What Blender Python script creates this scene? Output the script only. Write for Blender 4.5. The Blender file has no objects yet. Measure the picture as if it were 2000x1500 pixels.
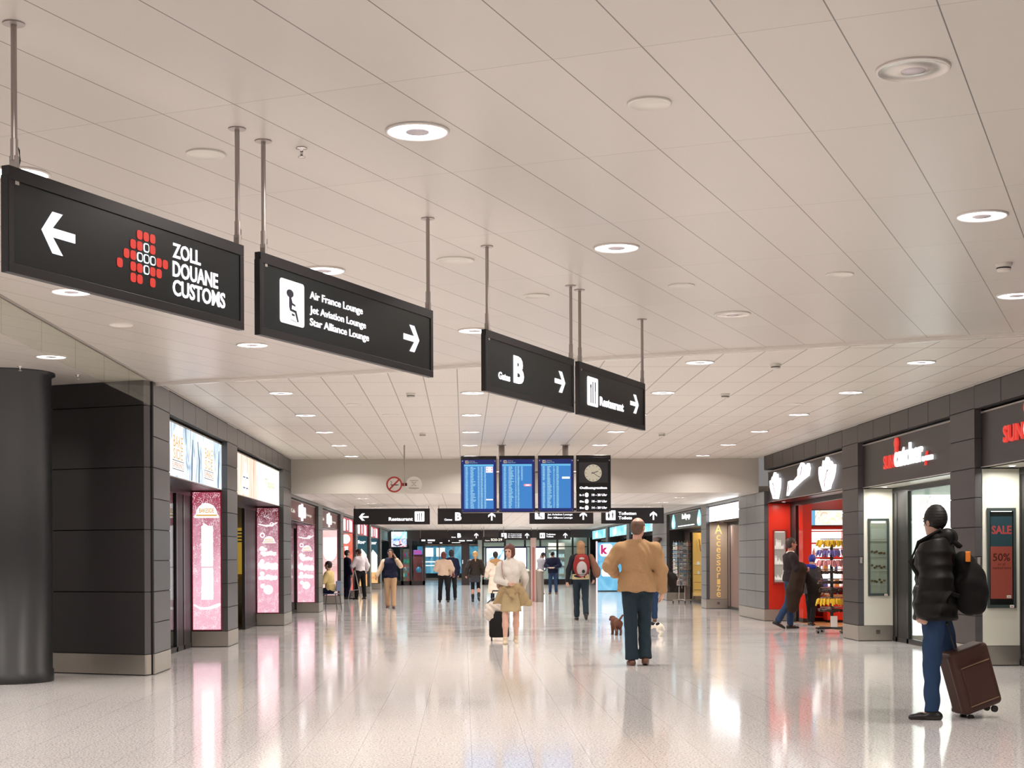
import bpy, math, random
import numpy as np
from mathutils import Matrix, Vector
R_ = random.Random(7)
sc = bpy.context.scene
C = sc.collection
PI = math.pi

# ------------------------------------------------------------------ camera, world, exposure
FPX, EYE, YAW, ROLL = 2950.0, 1.44, math.atan(94 / 2950), 0.0045
cam = bpy.data.cameras.new('camera')
cam.sensor_width = 36; cam.lens = FPX / 2000 * 36
cam.shift_y = (1088.1 - 750) / 2000
cam.clip_end = 400
co = bpy.data.objects.new('camera', cam); C.objects.link(co)
co.matrix_world = Matrix.Translation((0, 0, EYE)) @ (Matrix.Rotation(-YAW, 3, 'Z') @ Matrix.Rotation(PI / 2, 3, 'X') @ Matrix.Rotation(-ROLL, 3, 'Z')).to_4x4()
sc.camera = co
w = bpy.data.worlds.new('hall_air'); sc.world = w; w.use_nodes = True
w.node_tree.nodes['Background'].inputs[0].default_value = (0.9, 0.85, 0.82, 1)
w.node_tree.nodes['Background'].inputs[1].default_value = 0.25
sc.view_settings.view_transform = 'Standard'
sc.view_settings.look = 'None'
sc.view_settings.exposure = 0.0
sc.view_settings.gamma = 1.0
sc.view_settings.use_curve_mapping = False
sc.cycles.max_bounces = 9
sc.cycles.diffuse_bounces = 5
sc.cycles.glossy_bounces = 4
sc.cycles.transparent_max_bounces = 12
sc.cycles.sample_clamp_indirect = 5
sc.cycles.caustics_reflective = False
sc.cycles.caustics_refractive = False
LAMP_W = 37.0
LAMP_COL = (1.0, 0.925, 0.86)

# ------------------------------------------------------------------ materials
MATS = {}
def mat(name, col, rough=0.5, metal=0.0, emit=None, es=1.0, spec=None, noise=0.0, nscale=20.0, bump=0.0, alpha=None):
    if name in MATS: return MATS[name]
    m = bpy.data.materials.new(name); m.use_nodes = True; MATS[name] = m
    nt = m.node_tree; b = nt.nodes['Principled BSDF']
    b.inputs['Base Color'].default_value = (*col, 1)
    b.inputs['Roughness'].default_value = rough
    b.inputs['Metallic'].default_value = metal
    if spec is not None: b.inputs['Specular IOR Level'].default_value = spec
    if emit is not None:
        b.inputs['Emission Color'].default_value = (*emit, 1); b.inputs['Emission Strength'].default_value = es
    if noise or bump:
        tc = nt.nodes.new('ShaderNodeTexCoord'); n = nt.nodes.new('ShaderNodeTexNoise')
        n.inputs['Scale'].default_value = nscale; n.inputs['Detail'].default_value = 4
        nt.links.new(tc.outputs['Object'], n.inputs['Vector'])
        if noise:
            mx = nt.nodes.new('ShaderNodeMix'); mx.data_type = 'RGBA'
            mx.inputs[6].default_value = (*[c * (1 - noise) for c in col], 1)
            mx.inputs[7].default_value = (*[min(1, c * (1 + noise)) for c in col], 1)
            nt.links.new(n.outputs['Fac'], mx.inputs[0]); nt.links.new(mx.outputs[2], b.inputs['Base Color'])
        if bump:
            bp = nt.nodes.new('ShaderNodeBump'); bp.inputs['Strength'].default_value = bump
            nt.links.new(n.outputs['Fac'], bp.inputs['Height']); nt.links.new(bp.outputs['Normal'], b.inputs['Normal'])
    return m
def glow(name, col, s=1.0):
    return mat(name, (0.02, 0.02, 0.02), 0.4, emit=col, es=s, spec=0.2)

def node_math(nt, op, a, b=None, clamp=False):
    n = nt.nodes.new('ShaderNodeMath'); n.operation = op; n.use_clamp = clamp
    for i, v in enumerate((a, b)):
        if v is None: continue
        if isinstance(v, (int, float)): n.inputs[i].default_value = v
        else: nt.links.new(v, n.inputs[i])
    return n.outputs[0]
def grid_lines(nt, vec_out, sx, sy, ox, oy, wx, wy):
    """1 on the joint lines of a grid laid over x, y"""
    sep = nt.nodes.new('ShaderNodeSeparateXYZ'); nt.links.new(vec_out, sep.inputs[0])
    res = []
    for o, s_, off, w_ in ((sep.outputs[0], sx, ox, wx), (sep.outputs[1], sy, oy, wy)):
        a = node_math(nt, 'SUBTRACT', o, off); a = node_math(nt, 'DIVIDE', a, s_)
        a = node_math(nt, 'FRACT', a); a = node_math(nt, 'SUBTRACT', a, 0.5); a = node_math(nt, 'ABSOLUTE', a)
        res.append(node_math(nt, 'GREATER_THAN', a, 0.5 - w_ / s_ / 2))
    return res
def ceiling_mat(name, col, rough, rot, sx, sy, ox, oy, w1, w2, line=0.45, spec=0.5, holes=False, wave=0.0):
    m = mat(name, col, rough, spec=spec); nt = m.node_tree; b = nt.nodes['Principled BSDF']
    g = nt.nodes.new('ShaderNodeNewGeometry'); mp = nt.nodes.new('ShaderNodeVectorRotate'); mp.rotation_type = 'Z_AXIS'
    nt.links.new(g.outputs['Position'], mp.inputs['Vector']); mp.inputs['Angle'].default_value = rot
    lx, ly = grid_lines(nt, mp.outputs[0], sx, sy, ox, oy, w1, w2)
    l = node_math(nt, 'ADD', lx, node_math(nt, 'MULTIPLY', ly, 0.55), True)
    mx = nt.nodes.new('ShaderNodeMix'); mx.data_type = 'RGBA'
    mx.inputs[7].default_value = (*[c * line for c in col], 1)
    nt.links.new(l, mx.inputs[0]); nt.links.new(mx.outputs[2], b.inputs['Base Color'])
    # panel to panel tone
    fl = nt.nodes.new('ShaderNodeVectorMath'); fl.operation = 'SUBTRACT'; nt.links.new(mp.outputs[0], fl.inputs[0]); fl.inputs[1].default_value = (ox, oy, 0)
    dv = nt.nodes.new('ShaderNodeVectorMath'); dv.operation = 'DIVIDE'; nt.links.new(fl.outputs[0], dv.inputs[0]); dv.inputs[1].default_value = (sx, sy, 1)
    f2 = nt.nodes.new('ShaderNodeVectorMath'); f2.operation = 'FLOOR'; nt.links.new(dv.outputs[0], f2.inputs[0])
    wn = nt.nodes.new('ShaderNodeTexWhiteNoise'); nt.links.new(f2.outputs[0], wn.inputs['Vector'])
    m2 = nt.nodes.new('ShaderNodeMix'); m2.data_type = 'RGBA'
    m2.inputs[6].default_value = (*[c * 0.955 for c in col], 1); m2.inputs[7].default_value = (*col, 1)
    nt.links.new(wn.outputs['Value'], m2.inputs[0])
    out = m2.outputs[2]
    if holes:
        sep = nt.nodes.new('ShaderNodeSeparateXYZ'); nt.links.new(g.outputs['Position'], sep.inputs[0])
        hx = node_math(nt, 'SINE', node_math(nt, 'MULTIPLY', sep.outputs[0], 2 * PI / 0.024))
        hy = node_math(nt, 'SINE', node_math(nt, 'MULTIPLY', sep.outputs[1], 2 * PI / 0.024))
        h = node_math(nt, 'GREATER_THAN', node_math(nt, 'MULTIPLY', hx, hy), 0.5)
        m3 = nt.nodes.new('ShaderNodeMix'); m3.data_type = 'RGBA'; nt.links.new(h, m3.inputs[0]); nt.links.new(out, m3.inputs[6])
        m3.inputs[7].default_value = (*[c * 0.35 for c in col], 1); out = m3.outputs[2]
    nt.links.new(out, mx.inputs[6])
    # every panel leans a little its own way
    if wave:
        wnn = nt.nodes.new('ShaderNodeTexNoise'); wnn.inputs['Scale'].default_value = 0.9; nt.links.new(mp.outputs[0], wnn.inputs['Vector'])
        bp = nt.nodes.new('ShaderNodeBump'); bp.inputs['Strength'].default_value = wave; bp.inputs['Distance'].default_value = 0.05
        nt.links.new(wnn.outputs['Fac'], bp.inputs['Height']); nt.links.new(bp.outputs['Normal'], b.inputs['Normal'])
    return m

TH = math.radians(24.42)                       # the near hall's grid is turned by this angle
SV = Vector((math.sin(TH), math.cos(TH), 0)); TV = Vector((math.cos(TH), -math.sin(TH), 0))
def ST(s, t, z=0): return SV * s + TV * t + Vector((0, 0, z))
M_ceil = ceiling_mat('smooth_white_metal_panel', (0.63, 0.588, 0.545), 0.30, TH, 0.4135, 1.605, -0.737, 6.24, 0.0065, 0.0045, 0.25, spec=0.35, wave=0.03)
M_perf = ceiling_mat('perforated_metal_tile', (0.82, 0.77, 0.70), 0.40, 0.0, 0.415, 1.56, -0.07, 19.0, 0.014, 0.035, 0.30, holes=True)
M_low = ceiling_mat('low_ceiling_tile', (0.80, 0.755, 0.70), 0.42, 0.0, 0.415, 1.56, -0.07, 35.0, 0.014, 0.03, 0.45)

def floor_mat():
    m = mat('polished_granite', (0.6, 0.55, 0.53), 0.07, spec=0.5); nt = m.node_tree; b = nt.nodes['Principled BSDF']
    g = nt.nodes.new('ShaderNodeNewGeometry')
    n1 = nt.nodes.new('ShaderNodeTexNoise'); n1.inputs['Scale'].default_value = 60; n1.inputs['Detail'].default_value = 4; n1.inputs['Roughness'].default_value = 0.8
    n2 = nt.nodes.new('ShaderNodeTexVoronoi'); n2.inputs['Scale'].default_value = 110
    n3 = nt.nodes.new('ShaderNodeTexNoise'); n3.inputs['Scale'].default_value = 1.1; n3.inputs['Detail'].default_value = 2
    for n in (n1, n2, n3): nt.links.new(g.outputs['Position'], n.inputs['Vector'])
    r = nt.nodes.new('ShaderNodeValToRGB'); e = r.color_ramp.elements
    e[0].position = 0.38; e[0].color = (0.20, 0.155, 0.15, 1); e[1].position = 0.57; e[1].color = (0.93, 0.88, 0.86, 1)
    q = e.new(0.47); q.color = (0.76, 0.70, 0.685, 1)
    nt.links.new(n1.outputs['Fac'], r.inputs[0])
    mx = nt.nodes.new('ShaderNodeMix'); mx.data_type = 'RGBA'; mx.blend_type = 'MULTIPLY'; mx.inputs[0].default_value = 0.16
    nt.links.new(r.outputs[0], mx.inputs[6]); nt.links.new(n2.outputs['Color'], mx.inputs[7])
    hs = nt.nodes.new('ShaderNodeHueSaturation'); hs.inputs['Saturation'].default_value = 0.55; nt.links.new(mx.outputs[2], hs.inputs['Color'])
    lx, ly = grid_lines(nt, g.outputs['Position'], 0.42, 0.84, 0.05, 0.1, 0.0035, 0.0035)
    l = node_math(nt, 'MAXIMUM', lx, ly); l = node_math(nt, 'MULTIPLY', l, 0.5)
    m2 = nt.nodes.new('ShaderNodeMix'); m2.data_type = 'RGBA'; nt.links.new(l, m2.inputs[0]); nt.links.new(hs.outputs[0], m2.inputs[6])
    m2.inputs[7].default_value = (0.12, 0.09, 0.085, 1); nt.links.new(m2.outputs[2], b.inputs['Base Color'])
    rr = nt.nodes.new('ShaderNodeMapRange'); rr.inputs[3].default_value = 0.05; rr.inputs[4].default_value = 0.13
    nt.links.new(n3.outputs['Fac'], rr.inputs[0]); nt.links.new(rr.outputs[0], b.inputs['Roughness'])
    return m
M_floor = floor_mat()
M_panel = mat('dark_grey_cladding', (0.095, 0.090, 0.096), 0.30, 0.25, noise=0.08, nscale=3)
M_panel_r = mat('brown_grey_cladding', (0.042, 0.034, 0.032), 0.36, 0.2, noise=0.08, nscale=3)
M_black = mat('black_cladding', (0.022, 0.020, 0.021), 0.5, noise=0.1, nscale=2)
M_core = mat('joint_black', (0.012, 0.011, 0.012), 0.7)
M_steel = mat('brushed_steel', (0.56, 0.52, 0.46), 0.32, 0.9, noise=0.06, nscale=6)
M_alu = mat('pole_aluminium', (0.42, 0.375, 0.355), 0.35, 0.45)
M_silver = mat('silver_cladding', (0.20, 0.21, 0.205), 0.35, 0.3, noise=0.06, nscale=3)
M_signbody = mat('sign_housing', (0.017, 0.015, 0.017), 0.42, spec=0.35)
M_signface = mat('sign_face', (0.012, 0.014, 0.015), 0.35, spec=0.3)
M_frame = mat('dark_frame', (0.018, 0.017, 0.018), 0.35)
M_white = glow('white_glow', (1.0, 0.98, 1.0), 1.4)
M_cyanw = glow('bluish_white_glow', (0.85, 0.95, 1.0), 1.6)
M_redg = glow('red_glow', (0.80, 0.045, 0.03), 0.95)
M_blackink = mat('black_ink', (0.02, 0.02, 0.03), 0.5)
M_cream = mat('cream_lacquer', (0.68, 0.67, 0.59), 0.35)
M_red = mat('red_lacquer', (0.62, 0.03, 0.015), 0.25)
M_whitep = mat('white_plastic', (0.78, 0.75, 0.70), 0.4)
M_chrome = mat('chrome', (0.75, 0.74, 0.72), 0.15, 1.0)
M_rubber = mat('black_rubber', (0.02, 0.02, 0.02), 0.6)
def glass_mat(name, tint=(0.9, 0.95, 0.93), refl=0.12):
    m = bpy.data.materials.new(name); m.use_nodes = True; nt = m.node_tree; nt.nodes.clear()
    o = nt.nodes.new('ShaderNodeOutputMaterial'); t = nt.nodes.new('ShaderNodeBsdfTransparent'); t.inputs[0].default_value = (*tint, 1)
    g = nt.nodes.new('ShaderNodeBsdfGlossy'); g.inputs['Roughness'].default_value = 0.02
    f = nt.nodes.new('ShaderNodeFresnel'); f.inputs[0].default_value = 1.45
    mx = nt.nodes.new('ShaderNodeMixShader')
    s = node_math(nt, 'MULTIPLY', f.outputs[0], refl * 5, True)
    nt.links.new(s, mx.inputs[0]); nt.links.new(t.outputs[0], mx.inputs[1]); nt.links.new(g.outputs[0], mx.inputs[2]); nt.links.new(mx.outputs[0], o.inputs[0])
    return m
M_glass = glass_mat('clear_glass')
M_smokeglass = glass_mat('greenish_glass', (0.93, 0.94, 0.90), 0.035)

# ------------------------------------------------------------------ mesh helpers
class MB:
    def __init__(s): s.v = []; s.f = []; s.m = []
    def add(s, vs, fs, m=0):
        o = len(s.v); s.v += [tuple(p) for p in vs]; s.f += [tuple(o + i for i in f) for f in fs]; s.m += [m] * len(fs); return s
    def box(s, x0, x1, y0, y1, z0, z1, m=0, M=None):
        x0, x1 = min(x0, x1), max(x0, x1); y0, y1 = min(y0, y1), max(y0, y1); z0, z1 = min(z0, z1), max(z0, z1)
        vs = [Vector(p) for p in ((x0, y0, z0), (x1, y0, z0), (x1, y1, z0), (x0, y1, z0), (x0, y0, z1), (x1, y0, z1), (x1, y1, z1), (x0, y1, z1))]
        if M: vs = [M @ v for v in vs]
        return s.add(vs, [(0, 3, 2, 1), (4, 5, 6, 7), (0, 1, 5, 4), (1, 2, 6, 5), (2, 3, 7, 6), (3, 0, 4, 7)], m)
    def rbox(s, x0, x1, y0, y1, z0, z1, r, m=0, M=None):
        """box with rounded outline seen along y"""
        pts = []
        for cx, cz, a0 in ((x1 - r, z1 - r, 0), (x0 + r, z1 - r, 90), (x0 + r, z0 + r, 180), (x1 - r, z0 + r, 270)):
            for k in range(5): a = math.radians(a0 + k * 22.5); pts.append((cx + r * math.cos(a), cz + r * math.sin(a)))
        return s.prism(pts, y0, y1, m, M)
    def prism(s, pts, y0, y1, m=0, M=None):
        """outline in x, z (counterclockwise seen from -y), extruded along y"""
        n = len(pts); a = sum(pts[i][0] * pts[(i + 1) % n][1] - pts[(i + 1) % n][0] * pts[i][1] for i in range(n))
        if a < 0: pts = pts[::-1]
        y0, y1 = min(y0, y1), max(y0, y1)
        vs = [Vector((p[0], y0, p[1])) for p in pts] + [Vector((p[0], y1, p[1])) for p in pts]
        if M: vs = [M @ v for v in vs]
        fs = [tuple(range(n)), tuple(range(2 * n - 1, n - 1, -1))] + [((i + 1) % n, i, n + i, n + (i + 1) % n) for i in range(n)]
        return s.add(vs, fs, m)
    def zprism(s, pts, z0, z1, m=0):
        n = len(pts); a = sum(pts[i][0] * pts[(i + 1) % n][1] - pts[(i + 1) % n][0] * pts[i][1] for i in range(n))
        if a < 0: pts = pts[::-1]
        vs = [(p[0], p[1], z0) for p in pts] + [(p[0], p[1], z1) for p in pts]
        return s.add(vs, [tuple(range(n - 1, -1, -1)), tuple(range(n, 2 * n))] + [(i, (i + 1) % n, n + (i + 1) % n, n + i) for i in range(n)], m)
    def tube(s, path, r, seg=10, m=0, caps=True):
        path = [Vector(p) for p in path]; rs = r if isinstance(r, (list, tuple)) else [r] * len(path)
        rings = []
        for i, p in enumerate(path):
            d = (path[min(i + 1, len(path) - 1)] - path[max(i - 1, 0)]).normalized()
            u = d.cross(Vector((0, 0, 1)))
            if u.length < 0.05: u = d.cross(Vector((0, 1, 0)))
            u.normalize(); v = d.cross(u)
            rings.append([p + (u * math.cos(2 * PI * k / seg) + v * math.sin(2 * PI * k / seg)) * rs[i] for k in range(seg)])
        vs = [q for ring in rings for q in ring]; fs = []
        for i in range(len(path) - 1):
            for k in range(seg):
                k2 = (k + 1) % seg; fs.append((i * seg + k, i * seg + k2, (i + 1) * seg + k2, (i + 1) * seg + k))
        if caps: fs += [tuple(range(seg - 1, -1, -1)), tuple(range((len(path) - 1) * seg, len(path) * seg))]
        return s.add(vs, fs, m)
    def lathe(s, prof, c=(0, 0, 0), seg=32, m=0):
        vs = []; fs = []
        for r, z in prof:
            for k in range(seg): a = 2 * PI * k / seg; vs.append((c[0] + r * math.cos(a), c[1] + r * math.sin(a), c[2] + z))
        for i in range(len(prof) - 1):
            for k in range(seg):
                k2 = (k + 1) % seg; fs.append((i * seg + k, i * seg + k2, (i + 1) * seg + k2, (i + 1) * seg + k))
        return s.add(vs, fs, m)
    def disc(s, cx, cz, rx, rz, y0, y1, m=0, seg=24):
        return s.prism([(cx + rx * math.cos(2 * PI * k / seg), cz + rz * math.sin(2 * PI * k / seg)) for k in range(seg)], y0, y1, m)
    def ring(s, cx, cz, ro, ri, y0, y1, m=0, seg=32):
        for k in range(seg):
            a, b = 2 * PI * k / seg, 2 * PI * (k + 1) / seg
            s.prism([(cx + ri * math.cos(a), cz + ri * math.sin(a)), (cx + ro * math.cos(a), cz + ro * math.sin(a)), (cx + ro * math.cos(b), cz + ro * math.sin(b)), (cx + ri * math.cos(b), cz + ri * math.sin(b))], y0, y1, m)
        return s
    def mesh(s, name, mats, smooth=False):
        me = bpy.data.meshes.new(name); me.from_pydata(s.v, [], s.f)
        for m in (mats if isinstance(mats, (list, tuple)) else [mats]): me.materials.append(m)
        me.polygons.foreach_set('material_index', s.m)
        if smooth: me.polygons.foreach_set('use_smooth', [True] * len(s.f))
        me.update(); return me
    def build(s, name, mats, parent=None, bevel=0, smooth=False):
        o = bpy.data.objects.new(name, s.mesh(name, mats, smooth)); C.objects.link(o)
        if parent: o.parent = parent
        if bevel:
            b = o.modifiers.new('bevel', 'BEVEL'); b.width = bevel; b.segments = 2; b.limit_method = 'ANGLE'
        return o
def tag(o, label, cat, group=None, kind=None):
    o['label'] = label; o['category'] = cat
    if group: o['group'] = group
    if kind: o['kind'] = kind
    return o
def thing(name, label, cat, loc=(0, 0, 0), rz=0.0, group=None):
    o = bpy.data.objects.new(name, None); C.objects.link(o); o.location = loc; o.rotation_euler = (0, 0, rz)
    return tag(o, label, cat, group)
def struct(o):
    o['kind'] = 'structure'; return o
def fit_text(name, s, box, m, parent, y=-0.002, depth=0.004, bold=0.0, mir=False):
    """lettering lying in the x, z plane, fitted to box = (x0, x1, z0, z1)"""
    cu = bpy.data.curves.new(name, 'FONT'); cu.body = s; cu.size = 1; cu.extrude = 0.01; cu.offset = bold; cu.resolution_u = 3
    t = bpy.data.objects.new(name, cu); me = bpy.data.meshes.new_from_object(t); bpy.data.objects.remove(t); bpy.data.curves.remove(cu)
    n = len(me.vertices); a = np.empty(n * 3, dtype=np.float32); me.vertices.foreach_get('co', a); a = a.reshape(-1, 3)
    lo, hi = a.min(0), a.max(0); x0, x1, z0, z1 = box
    out = np.empty_like(a)
    fx = (a[:, 0] - lo[0]) / max(hi[0] - lo[0], 1e-6)
    if mir: fx = 1 - fx
    out[:, 0] = x0 + fx * (x1 - x0)
    out[:, 2] = z0 + (a[:, 1] - lo[1]) / max(hi[1] - lo[1], 1e-6) * (z1 - z0)
    out[:, 1] = y - (a[:, 2] - lo[2]) / max(hi[2] - lo[2], 1e-6) * depth
    me.vertices.foreach_set('co', out.ravel()); me.materials.clear(); me.materials.append(m); me.update(); me.name = name
    o = bpy.data.objects.new(name, me); C.objects.link(o)
    if parent: o.parent = parent
    return o
def arrow_pts(cx, cz, w, h, ang):
    """a broad-headed arrow pointing to +x, turned by ang"""
    t = 0.22
    p = [(-0.5, t / 2), (0.18, t / 2), (-0.12, 0.5), (0.18, 0.5), (0.5, 0), (0.18, -0.5), (-0.12, -0.5), (0.18, -t / 2), (-0.5, -t / 2)]
    c, s_ = math.cos(ang), math.sin(ang); out = []
    for x, z in p:
        x, z = x * w, z * h; out.append((cx + x * c - z * s_, cz + x * s_ + z * c))
    return out
# ------------------------------------------------------------------ the setting
XL, XR, REC, ZC, ZL = -3.84, 6.64, 0.58, 3.64, 2.87
struct(MB().box(-20, 13, -16, 112, -0.2, 0).build('floor', M_floor))
struct(MB().zprism([(-20, -16), (13, -16), (13, (15.75 - 13 * SV.x) / SV.y), (-20, (15.75 + 20 * SV.x) / SV.y)], ZC, ZC + 0.15).build('ceiling', M_ceil))
struct(MB().zprism([(-20, (15.752 + 20 * SV.x) / SV.y), (13, (15.752 - 13 * SV.x) / SV.y), (13, 33.8), (-20, 33.8)], ZC, ZC + 0.15).build('ceiling', M_perf))
struct(MB().box(-11, 13, 33.97, 112, ZL, ZL + 0.15).build('ceiling', M_low))
M_bulk = mat('bulkhead_paint', (0.52, 0.49, 0.44), 0.4)
struct(MB().box(XL, XR, 33.8, 33.97, ZL, ZC).build('wall_bulkhead', M_bulk))
M_wallp = mat('far_wall_paint', (0.35, 0.32, 0.30), 0.6)
struct(MB().box(-20.2, -20, -16, 34, 0, ZC + 0.1).build('wall_left_far', M_wallp))
struct(MB().box(-20, 13, -16.2, -16, 0, ZC + 0.1).build('wall_back', M_wallp))
struct(MB().box(13, 13.2, -16, 112, 0, ZC + 0.1).build('wall_right_far', M_wallp))
struct(MB().box(-11.2, -11, 26, 112, 0, ZC + 0.1).build('wall_shop_left', M_wallp))
struct(MB().box(-11, 13, 112, 112.2, 0, ZC).build('wall_front', M_wallp))
# metal trim where the two ceilings meet
tr = MB()
MT = Matrix.Rotation(-TH, 4, 'Z')
tr.box(-17.8, 17, 15.70, 15.82, 3.615, 3.655, 0, MT); tr.box(-17.8, 17, 15.715, 15.76, 3.60, 3.62, 0, MT)
tr.box(-17.8, 17, 15.822, 15.85, 3.625, 3.655, 1, MT)
struct(tr.build('trim_1', [mat('bright_trim', (0.90, 0.86, 0.82), 0.2, 0.1), M_core]))
# dark block wall beside the column, lying in the near hall's grid
CR = Vector((-3.925, 18.70, 0)); bw = MB()
MBk = Matrix.Translation(CR) @ Matrix.Rotation(-TH, 4, 'Z')      # x = along the grid, y = away
bw.box(-8.6, -0.02, 0.02, 0.14, 0, ZC, 0, MBk)
zs = [0.26, 1.03, 1.80, 2.57, 3.33, ZC]
for i in range(5):
    xs = [-8.5] + ([-3.4, -1.46 - 0.55 * (i % 2)] if i in (2, 4) else [-4.6]) + [0]
    for a, b in zip(xs, xs[1:]): bw.box(a + 0.006, b - 0.006, 0, 0.02, zs[i] + 0.006, zs[i + 1] - 0.006, 1, MBk)
    bw.box(-0.02, 0, 0.004, 0.125, zs[i] + 0.004, zs[i + 1] - 0.004, 2, MBk)  # end face in lighter cladding, standing in for the edge's reflection
bw.box(-8.5, 0.004, -0.006, 0.02, 0.012, 0.256, 3, MBk); bw.box(-0.02, 0.004, 0, 0.125, 0.012, 0.256, 3, MBk)
struct(bw.build('wall_block', [M_core, M_black, M_panel, M_steel]))
# column
cl = MB().lathe([(0.50, 0), (0.50, 0.14), (0.487, 0.15), (0.487, 3.60), (0.53, 3.61), (0.53, ZC)], (-5.36, 18.0, 0), 64)
struct(cl.build('column', mat('dark_grey_column_paint', (0.020, 0.021, 0.023), 0.36), smooth=True))

def pier(side, y0, y1, zt, pm, near=True):
    X = XL if side < 0 else XR; s = side; b = MB()
    if y0 < 19 and s < 0: b.box(X + s * 0.014, X + s * 0.05, y0 + 0.002, y1, 0, zt, 0).box(X + s * 0.05, X + s * REC, y0 + 0.4, y1, 0, zt, 0)
    else: b.box(X + s * 0.014, X + s * REC, y0 + 0.014, y1, 0, zt, 0)
    lv = [0.26 + 0.3855 * k for k in range(9)] + [ZC]
    lv = [z for z in lv if z < zt - 0.05] + [zt]
    nseg = max(1, round((y1 - y0) / 1.03)); ys = [y0 + (y1 - y0) * k / nseg for k in range(nseg + 1)]
    for a, c in zip(lv, lv[1:]):
        for ya, yb in zip(ys, ys[1:]):
            b.box(X, X + s * 0.016, ya + 0.004, yb - 0.004, a + 0.006, c - 0.006, 1)
        if y0 < 19 and s < 0: continue
        b.box(X + s * 0.002, X + s * 0.095, y0, y0 + 0.016, a + 0.004, c - 0.004, 4)
        b.box(X + s * 0.1, X + s * REC, y0 + 0.004, y0 + 0.016, a + 0.004, c - 0.004, 2)
    for ya, yb in zip(ys, ys[1:]): b.box(X - s * 0.004, X + s * 0.016, ya + 0.001, yb - 0.001, 0.01, 0.256, 3)
    if not (y0 < 19 and s < 0): b.box(X - s * 0.004, X + s * REC, y0 - 0.012, y0 + 0.01, 0.01, 0.256, 3)
    return struct(b.build('wall_left' if s < 0 else 'wall_right', [M_core, pm, M_black, M_steel, M_panel]))
M_darkret = M_black
LP = [(18.86, 19.9, ZC), (24.7, 25.8, ZC), (32.35, 33.78, ZC), (40.1, 41.3, ZL), (47.3, 48.4, ZL), (53.9, 54.9, ZL), (61.9, 62.9, ZL), (69.5, 70.8, ZL)]
RP = [(12.6, 13.6, ZC), (19.43, 20.42, ZC), (25.25, 26.3, ZC), (33.2, 36.3, ZL), (41.2, 42.1, ZL), (49.3, 53.0, ZL), (60.5, 61.5, ZL), (69.5, 70.5, ZL)]
for y0, y1, z in LP: pier(-1, y0, y1, z, M_panel if y0 < 35 else M_silver)
for y0, y1, z in RP: pier(1, y0, y1, z, M_panel_r if y0 < 27 else M_silver)
def band(side, y0, y1, z0, z1, step, pm):
    X = XL if side < 0 else XR; s = side; b = MB()
    b.box(X + s * 0.014, X + s * REC, y0, y1, z0, z1, 0)
    n = max(1, round((y1 - y0) / step))
    for k in range(n):
        a, c = y0 + (y1 - y0) * k / n, y0 + (y1 - y0) * (k + 1) / n
        b.box(X, X + s * 0.016, a + 0.008, c - 0.008, z0 + 0.006, z1 - 0.012, 1)
    b.box(X - s * 0.001, X + s * 0.03, y0, y1, z1 - 0.012, z1, 0)
    return struct(b.build('wall_left_header' if s < 0 else 'wall_right_header', [M_core, pm]))
band(-1, 19.9, 24.7, 3.335, ZC, 1.0, M_panel); band(-1, 25.8, 32.35, 3.335, ZC, 1.0, M_panel)
band(1, 13.6, 19.43, 3.335, ZC, 1.0, M_panel_r); band(1, 20.42, 25.25, 3.335, ZC, 1.0, M_panel_r); band(1, 26.3, 33.2, 3.335, ZC, 1.0, M_panel_r)
for a, b_ in zip(LP[2:], LP[3:]): band(-1, a[1], b_[0], 2.80, ZL, 8, M_silver)
for a, b_ in zip(RP[3:], RP[4:]): band(1, a[1], b_[0], 2.80, ZL, 8, M_silver)
band(-1, 70.8, 79, 2.80, ZL, 8, M_silver); band(1, 70.5, 79, 2.80, ZL, 8, M_silver)
struct(MB().box(XR, XR + 0.3, -16, 12.6, 0, ZC).build('wall_right', M_panel_r))
# partitions between the shops
for y in (19.3, 25.2, 33.1, 40.7, 47.9, 54.4, 62.4, 70.2, 79.1): struct(MB().box(-11, XL - REC, y, y + 0.12, 0, ZC if y < 33.5 else ZL).build('wall_partition', M_wallp))
for y in (13.1, 19.9, 25.8, 34.9, 41.7, 51, 61, 70, 79.1): struct(MB().box(XR + REC, 13, y, y + 0.12, 0, ZC if y < 33.5 else ZL).build('wall_partition', M_wallp))

# smoke curtain glass hanging under the ceiling on the left
sm = thing('smoke_curtain', 'long strip of greenish glass hanging under the ceiling above the dark column', 'smoke curtain', (XL, 18.7, ZC))
k = 0; y = 0.0
while y > -15:
    MB().box(-0.006, 0.006, y - 1.19, y - 0.01, -0.315, -0.02).build('glass_pane', M_smokeglass, sm); y -= 1.2
MB().box(-0.012, 0.012, -15.6, 0, -0.02, 0).build('rail', M_alu, sm)

# ------------------------------------------------------------------ ceiling lamps
M_ringglow = glow('lamp_ring', (1.0, 0.965, 1.0), 7.0)
M_disc = mat('lamp_centre_disc', (0.62, 0.57, 0.60), 0.45)
M_trimr = mat('lamp_trim_ring', (0.74, 0.69, 0.66), 0.35, 0.2)
me_trim = MB().lathe([(0.166, 0), (0.166, -0.008), (0.156, -0.014), (0.152, -0.010), (0.151, -0.001)], seg=40).mesh('trim_ring', M_trimr, True)
me_glow = MB().lathe([(0.152, -0.006), (0.058, -0.004)], seg=40).mesh('light_ring', M_ringglow)
me_cdisc = MB().lathe([(0.06, -0.003), (0.06, -0.011), (0.0001, -0.012)], seg=32).mesh('centre_disc', M_disc, True)
me_refl = MB().lathe([(0.152, -0.011), (0.11, -0.004), (0.055, -0.012)], seg=40).mesh('reflector', mat('lamp_reflector', (0.72, 0.67, 0.63), 0.22, 0.9), True)
lamp_data = bpy.data.lights.new('lamp', 'AREA'); lamp_data.shape = 'DISK'; lamp_data.size = 0.26
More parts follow.
